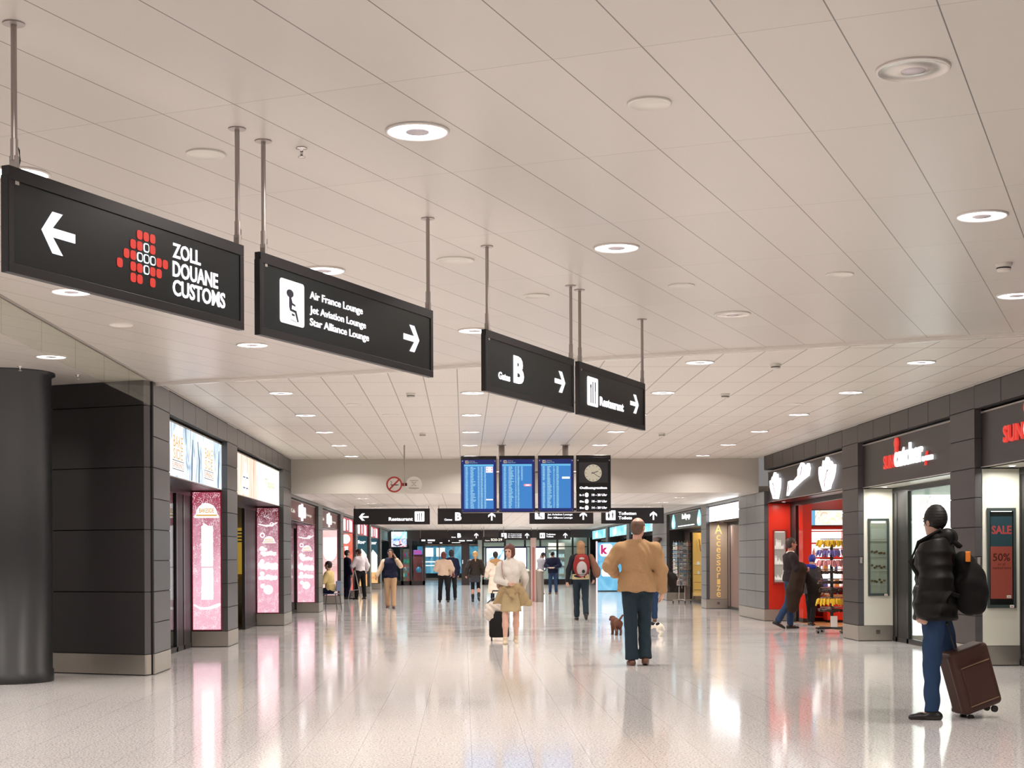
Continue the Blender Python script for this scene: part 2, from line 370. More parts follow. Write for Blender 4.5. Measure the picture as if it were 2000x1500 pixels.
lamp_data.energy = LAMP_W; lamp_data.color = LAMP_COL; lamp_data.spread = math.radians(150)
lamp_near = lamp_data.copy(); lamp_near.energy = LAMP_W * 1.0
def ceiling_lamp(x, y, z, label, group=None, on=True, data=None):
    t = thing('ceiling_lamp', label, 'ceiling light', (x, y, z), 0, group)
    for me in (me_trim, me_glow if on else me_refl, me_cdisc):
        o = bpy.data.objects.new(me.name, me); C.objects.link(o); o.parent = t
    if on:
        l = bpy.data.objects.new('lamp', data or lamp_data); C.objects.link(l); l.parent = t; l.location = (0, 0, -0.02)
    return t
near = {(7.0, -0.94): ('round metal reflector ceiling light switched off near top right', False), (7.0, -3.43): ('large glowing ring ceiling light right of the lounge sign poles', True),
        (6.87, -5.88): ('glowing ring ceiling light half hidden behind the customs sign top corner', True),
        (10.2, -0.94): ('glowing ring ceiling light by the right edge above the smoke detector', True), (10.2, -3.43): ('glowing ring ceiling light above the flat white disc mid ceiling', True),
        (10.1, -5.75): ('glowing ring ceiling light peeking over the lounge sign', True), (10.07, -8.10): ('glowing ring ceiling light just below the customs sign', True),
        (13.45, -0.96): ('glowing ring ceiling light cut by the right frame edge', True), (13.43, -3.41): ('small metal reflector ceiling light switched off right of restaurant sign', False),
        (13.38, -5.95): ('glowing ring ceiling light behind the pole of the gates sign', True), (13.33, -8.43): ('glowing ring ceiling light between the customs and lounge signs, lower', True),
        (13.21, -10.9): ('glowing ring ceiling light above the dark column', True)}
for (s, t), (lb, on) in near.items():
    p = ST(s, t); ceiling_lamp(p.x, p.y, ZC, lb, None, on)
for s in (3.9,):
    for t in (-13.4, -10.9, -8.4, -5.9, -3.43, -0.94, 1.55, 4.0):
        p = ST(s, t)
        if -19 < p.x < 6 and -15 < p.y: ceiling_lamp(p.x, p.y, ZC, 'ring ceiling light of the near hall behind the camera', 'lamps behind the camera')
for s, t in ((7.0, -8.4), (7.0, -10.9), (10.2, -10.9), (7.0, -13.4), (10.2, -13.4), (13.3, -13.4), (10.2, 1.55), (7.0, 1.55)):
    p = ST(s, t)
    if p.x < 6.2: ceiling_lamp(p.x, p.y, ZC, 'ring ceiling light of the near hall outside the frame', 'lamps outside the frame')
ORD = ['nearest', 'second', 'third', 'fourth', 'fifth', 'sixth', 'seventh', 'eighth', 'ninth', 'tenth', 'eleventh', 'twelfth', 'farthest']
colname = {-2.42: 'leftmost', 0.13: 'second', 2.68: 'third', 5.21: 'rightmost'}
for X, cn in colname.items():
    for k in range(6):
        Y = 17.03 + 3.14 * k
        if k == 0 and X < 2: continue
        rown = ['nearest', 'second', 'third', 'fourth', 'fifth', 'farthest'][k]
        ceiling_lamp(X, Y, ZC, f'glowing round light in perforated ceiling, {cn} column, {rown} row' if not (k == 0 and X > 5) else 'round light in perforated ceiling, half lit, over the right shops')
    for k in range(13):
        ceiling_lamp(X, 36.33 + 3.3 * k, ZL, f'glowing round light in low ceiling beyond bulkhead, {cn} column, {ORD[k]} row')
for x, y in ((-3.2, 81.4), (2.4, 82), (4.8, 81.5), (3.6, 84.4), (-2, 84), (1.5, 84), (-2, 92), (1.5, 92), (6, 86), (-6, 86), (0, 100)):  # all unseen; the leading entries are added to brighten the rooms behind
    ceiling_lamp(x, y, ZL, 'unseen ceiling light beyond the end wall', 'passage lamps')

# flat white discs and smoke detectors
me_ls1 = MB().lathe([(0.108, 0), (0.108, -0.008), (0.098, -0.012), (0.094, -0.006), (0.0001, -0.005)], seg=32).mesh('white_disc', M_whitep, True)
def disc_cover(x, y, label, z=ZC, sc_=1.0):
    o = bpy.data.objects.new('ceiling_speaker', me_ls1); C.objects.link(o); o.location = (x, y, z); o.scale = (sc_, sc_, 1); tag(o, label, 'ceiling speaker')
for s, t, lb, k in ((7.02, -2.19, 'flat white round cover between two lamps in top right ceiling', 1), (6.94, -4.68, 'flat white round ceiling cover above the customs sign', 1),
                 (11.85, -3.43, 'flat white disc in smooth ceiling below the middle ring light', 1), (11.81, -4.68, 'faint white disc between gates sign poles', 1),
                 (11.88, -2.16, 'faint white disc left of the smoke detector', 1), (11.69, -8.83, 'faint white disc below the customs sign', 1), (10.16, -4.67, 'small metal disc right of the lounge sign pole', 1.3)):
    p = ST(s, t); disc_cover(p.x, p.y, lb, sc_=k)
for x, y, lb in ((-1.55, 21.7, 'faint white disc in perforated ceiling, left of gates sign'), (-1.12, 23.3, 'white disc in perforated ceiling, third row left'), (4.77, 21.7, 'white disc in perforated ceiling over the red shop'), (4.2, 25.0, 'faint white disc in perforated ceiling right of restaurant sign')):
    disc_cover(x, y, lb, ZC, 1.2)
M_det = mat('detector_white', (0.72, 0.68, 0.63), 0.4)
me_det = MB().lathe([(0.062, 0), (0.062, -0.02), (0.052, -0.028), (0.052, -0.05), (0.046, -0.062), (0.0001, -0.066)], seg=24).mesh('smoke_detector', M_det, True)
me_slot = MB().lathe([(0.0535, -0.034), (0.0535, -0.044)], seg=24).mesh('slot', M_blackink)
for x, y, lb in ((4.08, 11.27, 'smoke detector on smooth ceiling below right ring light'), (3.58, 17.2, 'smoke detector just beyond the ceiling trim'), (-0.70, 20.25, 'smoke detector in perforated ceiling under the lounge sign'),
                 (3.55, 20.36, 'smoke detector right of the restaurant sign'), (-0.72, 26.76, 'smoke detector in perforated ceiling left of centre lamps'), (3.54, 26.86, 'smoke detector above the clock board')):
    o = bpy.data.objects.new('smoke_detector', me_det); C.objects.link(o); o.location = (x, y, ZC); tag(o, lb, 'smoke detector')
    q = bpy.data.objects.new('slot', me_slot); C.objects.link(q); q.parent = o
def sprinkler(x, y, z, lb):
    m = MB().lathe([(0.03, 0), (0.03, -0.006), (0.008, -0.008), (0.008, -0.045), (0.02, -0.048), (0.02, -0.052), (0.0001, -0.053)], seg=16)
    o = m.build('sprinkler', M_chrome, smooth=True); o.location = (x, y, z); tag(o, lb, 'sprinkler')
sprinkler(-0.86, 8.13, ZC, 'tiny sprinkler head left of the large ring light')
sprinkler(-5.05, 17.4, ZC, 'tiny sprinkler head in the ceiling by the dark column')
sprinkler(-4.6, 18.2, ZC, 'tiny sprinkler head above the block wall seen through glass')

# ------------------------------------------------------------------ hanging signs of the near hall
A_SGN = math.atan2(SV.y, SV.x)
def hang_sign(s0, s1, poles, label):
    p = ST(s0, -4.26, 2.61); t = thing('hanging_sign', label, 'sign', p, A_SGN); L = s1 - s0; H = 0.435
    b = MB()                                                        # housing with a stepped frame on both faces
    b.box(0, L, -0.012, 0.012, 0, H)
    for yy in (-1, 1):
        b.box(0.0, L, yy * 0.012, yy * 0.019, H - 0.055, H); b.box(0, L, yy * 0.012, yy * 0.019, 0, 0.042)
        b.box(0, 0.03, yy * 0.012, yy * 0.019, 0.042, H - 0.055); b.box(L - 0.035, L, yy * 0.012, yy * 0.019, 0.042, H - 0.055)
    b.build('housing', M_signbody, t, 0.0015)
    f = MB().box(0.032, L - 0.037, -0.0135, -0.012, 0.044, H - 0.057).box(0.032, L - 0.037, 0.012, 0.0135, 0.044, H - 0.057)
    f.build('face', M_signface, t)
    MB().box(-0.006, 0.0, -0.017, 0.017, 0.0, H - 0.04).build('end_cap', M_core, t)
    for ps in poles:
        x = ps - s0; zt = ZC - 2.61
        MB().tube([(x, 0, H + 0.09), (x, 0, zt)], 0.0125, 14).build('pole', M_alu, t, smooth=False)
        MB().lathe([(0.0001, 0), (0.045, 0), (0.045, -0.006), (0.0001, -0.007)], (x, 0, zt), 24).build('ceiling_flange', M_alu, t)
        bb = MB().tube([(x, 0, H + 0.03), (x, 0, H + 0.12)], 0.016, 12).box(x - 0.012, x + 0.012, -0.0165, 0.0165, H - 0.07 if x < 0.4 else H - 0.01, H + 0.05)
        bb.build('bracket', M_alu, t, 0.002)
        MB().tube([(x + 0.02, 0.0, H), (x + 0.035, 0, H + 0.04), (x + 0.03, 0, H + 0.08), (x + 0.012, 0, H + 0.1)], 0.0035, 6).build('cable', M_rubber, t)
    return t
FY = -0.0145
def sgn(t, s0):
    return lambda a, b, c, d: (a - s0, b - s0, c - 2.61, d - 2.61)
# customs
s0 = 4.885; t = hang_sign(s0, 6.63, (4.94, 6.60), 'illuminated customs sign with left arrow and red cross of dots, nearest of four')
g = sgn(t, s0)
MB().prism(arrow_pts(5.194 - s0, 2.822 - 2.61, 0.215, 0.176, PI), FY, FY - 0.003).build('arrow', M_white, t)
for nm, s_, bx in (('lettering', 'ZOLL', g(6.015, 6.246, 2.873, 2.945)), ('lettering', 'DOUANE', g(6.015, 6.396, 2.783, 2.859)), ('lettering', 'CUSTOMS', g(6.015, 6.459, 2.694, 2.772))):
    fit_text(nm, s_, bx, M_white, t, FY, 0.003, 0.022)
dots = MB(); outl = MB(); cw, rh = (5.956 - 5.612) / 7, 0.051
red = {1: (3, 4, 5), 2: (2, 3, 5), 3: (1, 2, 3, 4, 5, 6, 7), 4: (0, 2, 3, 5, 6), 5: (2, 3, 5)}
for r, cs in red.items():
    for c_ in cs:
        if (r, c_) in ((3, 3), (3, 4), (3, 5)): continue
        x = 5.612 + cw * c_ - s0; z = 2.930 - (r - 1) * rh - 2.61
        dots.rbox(x - 0.020, x + 0.020, FY - 0.002, FY, z - 0.021, z + 0.021, 0.013)
dots.build('red_dots', M_redg, t)
for r, c_ in ((2, 4), (3, 3), (3, 4), (3, 5), (4, 4)):
    x = 5.612 + cw * c_ - s0; z = 2.930 - (r - 1) * rh - 2.61
    outl.rbox(x - 0.020, x + 0.020, FY - 0.003, FY, z - 0.021, z + 0.021, 0.013)
    outl.rbox(x - 0.014, x + 0.014, FY - 0.004, FY - 0.003, z - 0.0155, z + 0.0155, 0.009, 1)
outl.build('outlined_cross', [M_cyanw, M_signface], t)
# lounges
s0 = 6.79; t = hang_sign(s0, 8.875, (6.85, 8.84), 'illuminated airline lounge sign with seated figure pictogram and right arrow'); g = sgn(t, s0)
def seat_picto(t, bx, person=True):
    x0, x1, z0, z1 = bx; w_, h_ = x1 - x0, z1 - z0
    MB().rbox(x0, x1, FY - 0.003, FY, z0, z1, 0.018 * h_ / 0.24).build('pictogram_panel', M_white, t)
    P = lambda a, b: (x0 + a * w_, z0 + b * h_); b = MB(); y0, y1 = FY - 0.004, FY - 0.003
    b.disc(*P(0.40, 0.70), 0.036 * w_ / 0.25, 0.022 * h_ / 0.24, y0, y1)
    b.prism([P(0.36, 0.63), P(0.44, 0.63), P(0.50, 0.50), P(0.62, 0.47), P(0.62, 0.43), P(0.48, 0.45), P(0.46, 0.36), P(0.66, 0.34), P(0.76, 0.10), P(0.70, 0.09), P(0.60, 0.29), P(0.40, 0.31), P(0.36, 0.40)], y0, y1)
    b.prism([P(0.46, 0.26), P(0.58, 0.25), P(0.60, 0.21), P(0.48, 0.21)], y0, y1); b.prism([P(0.42, 0.12), P(0.66, 0.09), P(0.66, 0.08), P(0.42, 0.11)], y0, y1)
    b.build('seated_figure', M_blackink, t)
seat_picto(t, g(6.985, 7.236, 2.705, 2.943))
for s_, bx in (('Air France Lounge', g(7.30, 7.915, 2.866, 2.921)), ('Jet Aviation Lounge', g(7.30, 7.954, 2.787, 2.840)), ('Star Alliance Lounge', g(7.30, 7.992, 2.717, 2.772))):
    fit_text('lettering', s_, bx, M_white, t, FY, 0.003, 0.015)
MB().prism(arrow_pts(8.563 - s0, 2.824 - 2.61, 0.22, 0.166, 0), FY, FY - 0.003).build('arrow', M_white, t)
# gates B
s0 = 9.735; t = hang_sign(s0, 11.525, (9.80, 11.50), 'illuminated sign with large letter B and right arrow, third of the near row'); g = sgn(t, s0)
fit_text('lettering', 'Gates', g(9.962, 10.178, 2.719, 2.773), M_white, t, FY, 0.003, 0.03)
fit_text('gate_letter', 'B', g(10.245, 10.445, 2.722, 2.924), M_white, t, FY, 0.003, 0.05)
MB().prism(arrow_pts(11.207 - s0, 2.828 - 2.61, 0.23, 0.168, 0), FY, FY - 0.003).build('arrow', M_white, t)
# restaurant
s0 = 11.645; t = hang_sign(s0, 13.43, (11.71, 13.40), 'illuminated restaurant sign with cutlery pictogram and right arrow, farthest of the near row'); g = sgn(t, s0)
def cutlery(t, bx):
    x0, x1, z0, z1 = bx; w_, h_ = x1 - x0, z1 - z0
    MB().rbox(x0, x1, FY - 0.003, FY, z0, z1, 0.018 * h_ / 0.24).build('pictogram_panel', M_white, t)
    P = lambda a, b: (x0 + a * w_, z0 + b * h_); b = MB(); y0, y1 = FY - 0.004, FY - 0.003
    b.box(x0 + 0.28 * w_, x0 + 0.34 * w_, y0, y1, z0 + 0.1 * h_, z0 + 0.62 * h_); b.disc(*P(0.31, 0.68), 0.055 * w_, 0.07 * h_, y0, y1, 0, 12)
    b.box(x0 + 0.47 * w_, x0 + 0.53 * w_, y0, y1, z0 + 0.1 * h_, z0 + 0.85 * h_)
    b.prism([P(0.68, 0.88), P(0.76, 0.84), P(0.76, 0.55), P(0.73, 0.52), P(0.73, 0.1), P(0.68, 0.1)], y0, y1)
    b.build('cutlery', M_blackink, t)
cutlery(t, g(11.846, 12.112, 2.705, 2.946))
fit_text('lettering', 'Restaurant', g(12.162, 12.802, 2.727, 2.806), M_white, t, FY, 0.003, 0.035)
MB().prism(arrow_pts(13.115 - s0, 2.828 - 2.61, 0.24, 0.170, 0), FY, FY - 0.003).build('arrow', M_white, t)

# ------------------------------------------------------------------ signs across the corridor (facing the camera)
def cross_sign(x0, x1, y, z0, z1, label, zc=ZL):
    t = thing('hanging_sign', label, 'sign', (x0, y, z0), 0); L, H = x1 - x0, z1 - z0
    b = MB().box(0, L, -0.012, 0.025, 0, H)
    b.box(0, L, -0.02, -0.012, H - 0.04, H).box(0, L, -0.02, -0.012, 0, 0.035).box(0, 0.02, -0.02, -0.012, 0, H).box(L - 0.02, L, -0.02, -0.012, 0, H)
    b.build('housing', M_signbody, t)
    for x in (0.03, L - 0.03): MB().tube([(x, 0, H), (x, 0, zc - z0)], 0.012, 8).build('pole', M_alu, t)
    return t, L, H
def up_arrow(t, cx, cz, w_, h_): MB().prism(arrow_pts(cx, cz, h_, w_, PI / 2), FY, FY - 0.003).build('arrow', M_white, t)
Y1 = 42.0
t, L, H = cross_sign(-3.05, -0.94, Y1, 2.36, 2.80, 'far hanging sign with left arrow and cutlery pictogram, left end of row')
MB().prism(arrow_pts(0.28, 0.21, 0.27, 0.20, PI), FY, FY - 0.003).build('arrow', M_white, t)
fit_text('lettering', 'Restaurant', (0.97, 1.64, 0.10, 0.20), M_white, t, FY, 0.003, 0.035); cutlery(t, (1.69, 1.96, 0.08, 0.36))
t, L, H = cross_sign(-0.72, 1.08, Y1, 2.36, 2.80, 'far hanging sign with letter B and up arrow below first flight board')
fit_text('lettering', 'Gates', (0.18, 0.40, 0.10, 0.16), M_white, t, FY, 0.003, 0.03); fit_text('gate_letter', 'B', (0.48, 0.66, 0.10, 0.33), M_white, t, FY, 0.003, 0.05); up_arrow(t, 1.50, 0.21, 0.2, 0.22)
t, L, H = cross_sign(1.83, 3.61, Y1, 2.36, 2.80, 'far hanging sign with seated pictogram and up arrow below third flight board')
seat_picto(t, (0.15, 0.42, 0.13, 0.37))
for s_, z in (('Jet Aviation Lounge', 0.22), ('Star Alliance Lounge', 0.13)): fit_text('lettering', s_, (0.50, 1.20, z, z + 0.07), M_white, t, FY, 0.003, 0.03)
up_arrow(t, 1.50, 0.22, 0.2, 0.22)
t, L, H = cross_sign(3.83, 5.58, Y1, 2.36, 2.80, 'far hanging sign with toilet pictogram and up arrow above tan jacket man')
def toilets(t, bx):
    x0, x1, z0, z1 = bx; w_, h_ = x1 - x0, z1 - z0
    MB().rbox(x0, x1, FY - 0.003, FY, z0, z1, 0.015).build('pictogram_panel', M_white, t); b = MB(); y0, y1 = FY - 0.004, FY - 0.003
    for cx in (0.3, 0.7):
        X = x0 + cx * w_; b.disc(X, z0 + 0.78 * h_, 0.05 * w_, 0.05 * h_, y0, y1, 0, 10)
        b.prism([(X - 0.07 * w_, z0 + 0.7 * h_), (X + 0.07 * w_, z0 + 0.7 * h_), (X + (0.10 if cx < 0.5 else 0.05) * w_, z0 + 0.42 * h_), (X + 0.04 * w_, z0 + 0.2 * h_), (X - 0.04 * w_, z0 + 0.2 * h_), (X - (0.10 if cx < 0.5 else 0.05) * w_, z0 + 0.42 * h_)], y0, y1)
    b.box(x0 + 0.49 * w_, x0 + 0.51 * w_, y0, y1, z0 + 0.15 * h_, z0 + 0.85 * h_); b.build('two_figures', M_blackink, t)
toilets(t, (0.13, 0.40, 0.10, 0.37))
for s_, z, e in (('Toiletten', 0.24, 0.98), ('Toilets', 0.115, 0.86)): fit_text('lettering', s_, (0.48, e, z, z + 0.09), M_white, t, FY, 0.003, 0.035)
up_arrow(t, 1.46, 0.22, 0.2, 0.24)
Y2 = 74.0
t, L, H = cross_sign(-0.81, 0.90, Y2, 2.28, 2.72, 'small distant sign with letter B and up arrow, left one in farther row')
fit_text('gate_letter', 'B', (0.50, 0.68, 0.12, 0.34), M_white, t, FY, 0.003, 0.05); fit_text('lettering', 'Gates', (0.2, 0.42, 0.12, 0.18), M_white, t, FY, 0.003, 0.03); up_arrow(t, 1.42, 0.22, 0.2, 0.26)
t, L, H = cross_sign(1.70, 3.34, Y2, 2.28, 2.72, 'small distant sign with seated pictogram left of the red post')
seat_picto(t, (0.14, 0.40, 0.08, 0.34))
for s_, z in (('Air France Lounge', 0.26), ('Jet Aviation Lounge', 0.18), ('Star Alliance Lounge', 0.10)): fit_text('lettering', s_, (0.46, 1.14, z, z + 0.06), M_white, t, FY, 0.003, 0.03)
up_arrow(t, 1.40, 0.21, 0.2, 0.26)
t, L, H = cross_sign(3.58, 5.24, Y2, 2.28, 2.72, 'small distant sign with toilet pictogram right of the red post')
toilets(t, (0.14, 0.40, 0.08, 0.34))
for s_, z, e in (('Toiletten', 0.23, 0.92), ('Toilets', 0.12, 0.82)): fit_text('lettering', s_, (0.46, e, z, z + 0.08), M_white, t, FY, 0.003, 0.035)
up_arrow(t, 1.40, 0.21, 0.2, 0.26)
t, L, H = cross_sign(0.90, 1.88, 70.0, 2.12, 2.38, 'small dark gate number sign hanging on one rod in the distance')
fit_text('lettering', 'B20-29', (0.36, 0.88, 0.07, 0.19), mat('plain_white_print', (0.8, 0.8, 0.75), 0.5, emit=(0.9, 0.92, 0.85), es=0.5), t, FY, 0.003, 0.02)
fit_text('lettering', 'Gates', (0.08, 0.30, 0.07, 0.12), MATS['plain_white_print'], t, FY, 0.003, 0.02)

# no smoking and hotspot discs on one rod
t = thing('round_sign_pair', 'no smoking disc and white hotspot disc hanging on a thin rod', 'sign', (-1.155, 29.6, 2.87), 0)
MB().tube([(0, 0, -0.04), (0, 0, ZC - 2.87)], 0.014, 10).build('rod', M_alu, t)
MB().box(-0.05, 0.05, -0.012, 0.012, -0.03, 0.03).build('clamp', mat('dark_red_plastic', (0.25, 0.03, 0.03), 0.4), t)
b = MB().disc(-0.20, 0, 0.157, 0.157, -0.012, 0.012, 0, 40); b.build('no_smoking_disc', M_whitep, t)
M_nsr = mat('prohibition_red', (0.42, 0.04, 0.035), 0.4)
b = MB().ring(-0.20, 0, 0.157, 0.125, -0.016, -0.012, 0, 40)
b.box(-0.135, 0.135, -0.0165, -0.0125, -0.015, 0.015, 0, Matrix.Translation((-0.20, 0, 0)) @ Matrix.Rotation(-math.radians(45), 4, 'Y')); b.build('red_ring_and_bar', M_nsr, t)
b = MB().box(-0.27, -0.125, -0.0135, -0.012, -0.018, 0.0).box(-0.118, -0.108, -0.0135, -0.012, -0.018, 0.0)
b.prism([(-0.27, 0.01), (-0.26, 0.01), (-0.24, 0.05), (-0.27, 0.07), (-0.28, 0.07), (-0.25, 0.045)], -0.0135, -0.012); b.build('cigarette', M_blackink, t)
MB().disc(0.185, 0, 0.157, 0.157, -0.012, 0.012, 0, 40).build('hotspot_disc', M_whitep, t)
M_greyink = mat('grey_print', (0.16, 0.15, 0.15), 0.5)
fit_text('lettering', 'Hotspot', (0.09, 0.28, -0.095, -0.055), M_greyink, t, -0.0125, 0.002, 0.01)
b = MB()
for sg in (-1, 1):
    b.tube([(0.185 + sg * 0.045, -0.013, 0.05), (0.185 + sg * 0.012, -0.013, 0.03), (0.185 + sg * 0.012, -0.013, -0.01), (0.185 + sg * 0.045, -0.013, -0.03)], 0.004, 5)
b.box(0.10, 0.27, -0.0135, -0.012, 0.075, 0.082); b.build('wireless_mark', M_greyink, t)

# ------------------------------------------------------------------ flight information boards
M_navy = mat('board_navy', (0.012, 0.02, 0.13), 0.3, emit=(0.01, 0.03, 0.25), es=0.35)
M_scr = glow('screen_blue', (0.045, 0.23, 0.60), 1.0)
M_scrd = glow('screen_header_cyan', (0.16, 0.55, 0.85), 1.0)
M_txt = glow('screen_text', (0.50, 0.85, 0.95), 1.0)
M_txtw = glow('screen_white', (1, 0.95, 1), 1.3)
M_pinkt = glow('screen_pink', (0.85, 0.30, 0.42), 1.0)
YB = 29.5
fr = thing('board_frame', 'steel tube frame of two ceiling poles behind the flight boards', 'frame', (1.8, YB + 0.12, 2.3))
for x in (-1.05, 0.20):
    MB().tube([(x, 0, 0.03), (x, 0, ZC - 2.3)], 0.058, 20).build('pole', M_alu, fr, smooth=True)
    MB().lathe([(0.0001, 0), (0.09, 0), (0.09, -0.012), (0.0001, -0.013)], (x, 0, ZC - 2.3), 24).build('ceiling_flange', M_alu, fr)
MB().tube([(-1.82, 0, 0.80), (1.06, 0, 0.80)], 0.022, 12).tube([(-1.82, 0, 0.03), (1.06, 0, 0.03)], 0.022, 12).build('cross_tube', M_alu, fr, smooth=True)
for i, (x0, x1) in enumerate(((-0.05, 0.645), (0.695, 1.395), (1.455, 2.155), (2.205, 2.88))):
    z0, z1 = 2.315 + 0.004 * i, 3.395 + 0.004 * i
    lb = ['flight departure board, leftmost of three, with pink marked rows on top', 'flight departure board, middle of three, with one pink marked row', 'flight departure board, right of three, white bar in upper part', 'dark board with round analogue clock and glowing opening hours'][i]
    t = thing('flight_board' if i < 3 else 'clock_board', lb, 'information board', (x0, YB, z0)); L, H = x1 - x0, z1 - z0
    b = MB().box(0, L, -0.03, 0.05, 0, H - 0.02).prism([(0, H - 0.02), (L, H - 0.02), (L, H + 0.02), (0, H + 0.02)], -0.02, 0.06)
    b.build('housing', M_signbody, t, 0.004)
    MB().box(0.012, L - 0.012, -0.034, -0.03, 0.012, H - 0.05).build('front_glass', M_navy if i < 3 else M_signface, t)
    b = MB()
    for x in (0.03, L - 0.03):
        for z in (0.03, H - 0.08): b.disc(x, z, 0.011, 0.011, -0.04, -0.034, 0, 12)
    b.build('fixing_screws', M_chrome, t)
    if i < 3:
        sx0, sx1, sz0, sz1 = 0.06, L - 0.06, 0.07, H - 0.145
        MB().box(sx0, sx1, -0.036, -0.034, sz0, sz1).build('screen', M_scr, t)
        MB().box(sx0, sx1, -0.0365, -0.036, sz1 - 0.035, sz1).build('screen_header', M_scrd, t)
        MB().rbox(0.085, 0.15, -0.036, -0.034, H - 0.128, H - 0.068, 0.006).build('plane_icon_panel', M_whitep, t)
        MB().prism([(0.093, H - 0.10), (0.125, H - 0.088), (0.142, H - 0.078), (0.144, H - 0.085), (0.13, H - 0.095), (0.132, H - 0.115), (0.126, H - 0.115), (0.116, H - 0.1), (0.1, H - 0.106)], -0.037, -0.036).build('plane_icon', M_blackink, t)
        fit_text('lettering', 'Abflug', (0.165, 0.27, H - 0.095, H - 0.072), M_whitep, t, -0.0345, 0.001, 0.01)
        fit_text('lettering', 'Departures', (0.165, 0.32, H - 0.125, H - 0.103), M_txt, t, -0.0345, 0.001, 0.0)
        rows = MB(); n = 32; cols = [(0.03, 0.075, 1), (0.125, 0.21, 0), (0.27, 0.30, 1), (0.325, 0.365, 1), (0.395, 0.43, 1)] if i == 0 else ([(0.03, 0.075, 1), (0.125, 0.21, 0), (0.255, 0.28, 1), (0.30, 0.335, 1), (0.37, 0.40, 2)] if i == 1 else [(0.03, 0.075, 1), (0.12, 0.20, 0), (0.24, 0.265, 1), (0.30, 0.345, 1)])
        for r in range(n):
            z = sz1 - 0.055 - r * (sz1 - sz0 - 0.07) / (n - 1)
            for a, b_, kd in cols:
                if kd == 2 and r > 10: continue
                if i == 2 and r == 11 and a < 0.1: continue
                e = b_ if kd else a + (b_ - a) * R_.uniform(0.55, 1.25); x = a
                while x < e - 0.004:                                # short glyph-like strokes
                    w_ = R_.uniform(0.006, 0.010); hh = R_.uniform(0.006, 0.008)
                    rows.box(sx0 + x, sx0 + min(x + w_, e), -0.0368, -0.036, z - hh, z + hh); x += w_ + 0.0035
        rows.build('timetable_rows', M_txt, t)
        if i == 0:
            b = MB().box(sx0 + 0.43, sx0 + 0.56, -0.0375, -0.036, sz1 - 0.16, sz1 - 0.045); b.build('white_field', M_txtw, t)
            b = MB()
            for z in (0.075, 0.125):
                b.box(sx0 + 0.435, sx0 + 0.465, -0.038, -0.0375, sz1 - z - 0.012, sz1 - z + 0.012).box(sx0 + 0.525, sx0 + 0.555, -0.038, -0.0375, sz1 - z - 0.012, sz1 - z + 0.012)
            b.build('pink_marks', M_pinkt, t)
            MB().box(sx0 + 0.43, sx0 + 0.56, -0.0375, -0.036, sz0 + 0.165, sz0 + 0.19).build('white_field', M_txtw, t)
        if i == 1:
            MB().rbox(sx0 + 0.42, sx0 + 0.57, -0.0375, -0.036, sz1 - 0.435, sz1 - 0.385, 0.02).build('pink_marks', M_pinkt, t)
            MB().rbox(sx0 + 0.455, sx0 + 0.535, -0.038, -0.0375, sz1 - 0.42, sz1 - 0.40, 0.006).build('white_field', M_txtw, t)
        if i == 2: MB().box(sx0 + 0.41, sx0 + 0.56, -0.0375, -0.036, sz1 - 0.29, sz1 - 0.25).build('white_field', M_txtw, t)
    else:
        cx, cz, r = L / 2 - 0.01, H - 0.33, 0.168
        MB().box(0.055, L - 0.06, -0.036, -0.034, 0.56, H - 0.12).build('clock_field', mat('charcoal_field', (0.035, 0.035, 0.045), 0.5), t)
        MB().disc(cx, cz, r, r, -0.046, -0.036, 0, 40).build('clock_face', mat('clock_cream', (0.62, 0.60, 0.50), 0.5, emit=(0.6, 0.58, 0.45), es=0.25), t)
        b = MB()
        for k in range(12):
            a = k * PI / 6; M = Matrix.Translation((cx, 0, cz)) @ Matrix.Rotation(a, 4, 'Y'); b.box(-0.004, 0.004, -0.048, -0.046, r * 0.78, r * 0.94, 0, M)
        b.build('hour_marks', M_blackink, t)
        for nm, a, l, w_ in (('hour_hand', 70, 0.105, 0.006), ('minute_hand', 124, 0.145, 0.0045)):
            M = Matrix.Translation((cx, 0, cz)) @ Matrix.Rotation(math.radians(a), 4, 'Y'); MB().box(-w_, w_, -0.050, -0.048, -0.035, l, 0, M).build(nm, M_blackink, t)
        M_vio = glow('violet_white_glow', (1.0, 0.93, 1.0), 1.6)
        fit_text('lettering', 'Oeffnungszeiten', (0.06, 0.60, 0.425, 0.485), M_vio, t, -0.036, 0.003, 0.06)
        for k, (a, c_) in enumerate((('Mo - Fr', '10 - 20 Uhr'), ('Sa', '10 - 20 Uhr'), ('So', '14 - 20 Uhr'))):
            z = 0.30 - k * 0.125
            fit_text('lettering', a, (0.06, 0.15, z, z + 0.04), M_vio, t, -0.036, 0.003, 0.05); fit_text('lettering', c_, (0.30, 0.60, z, z + 0.045), M_vio, t, -0.036, 0.003, 0.05)
            b = MB(); b.rbox(0.165, 0.235, -0.039, -0.036, z - 0.02, z + 0.065, 0.03); b.build('glowing_symbol', M_vio, t)
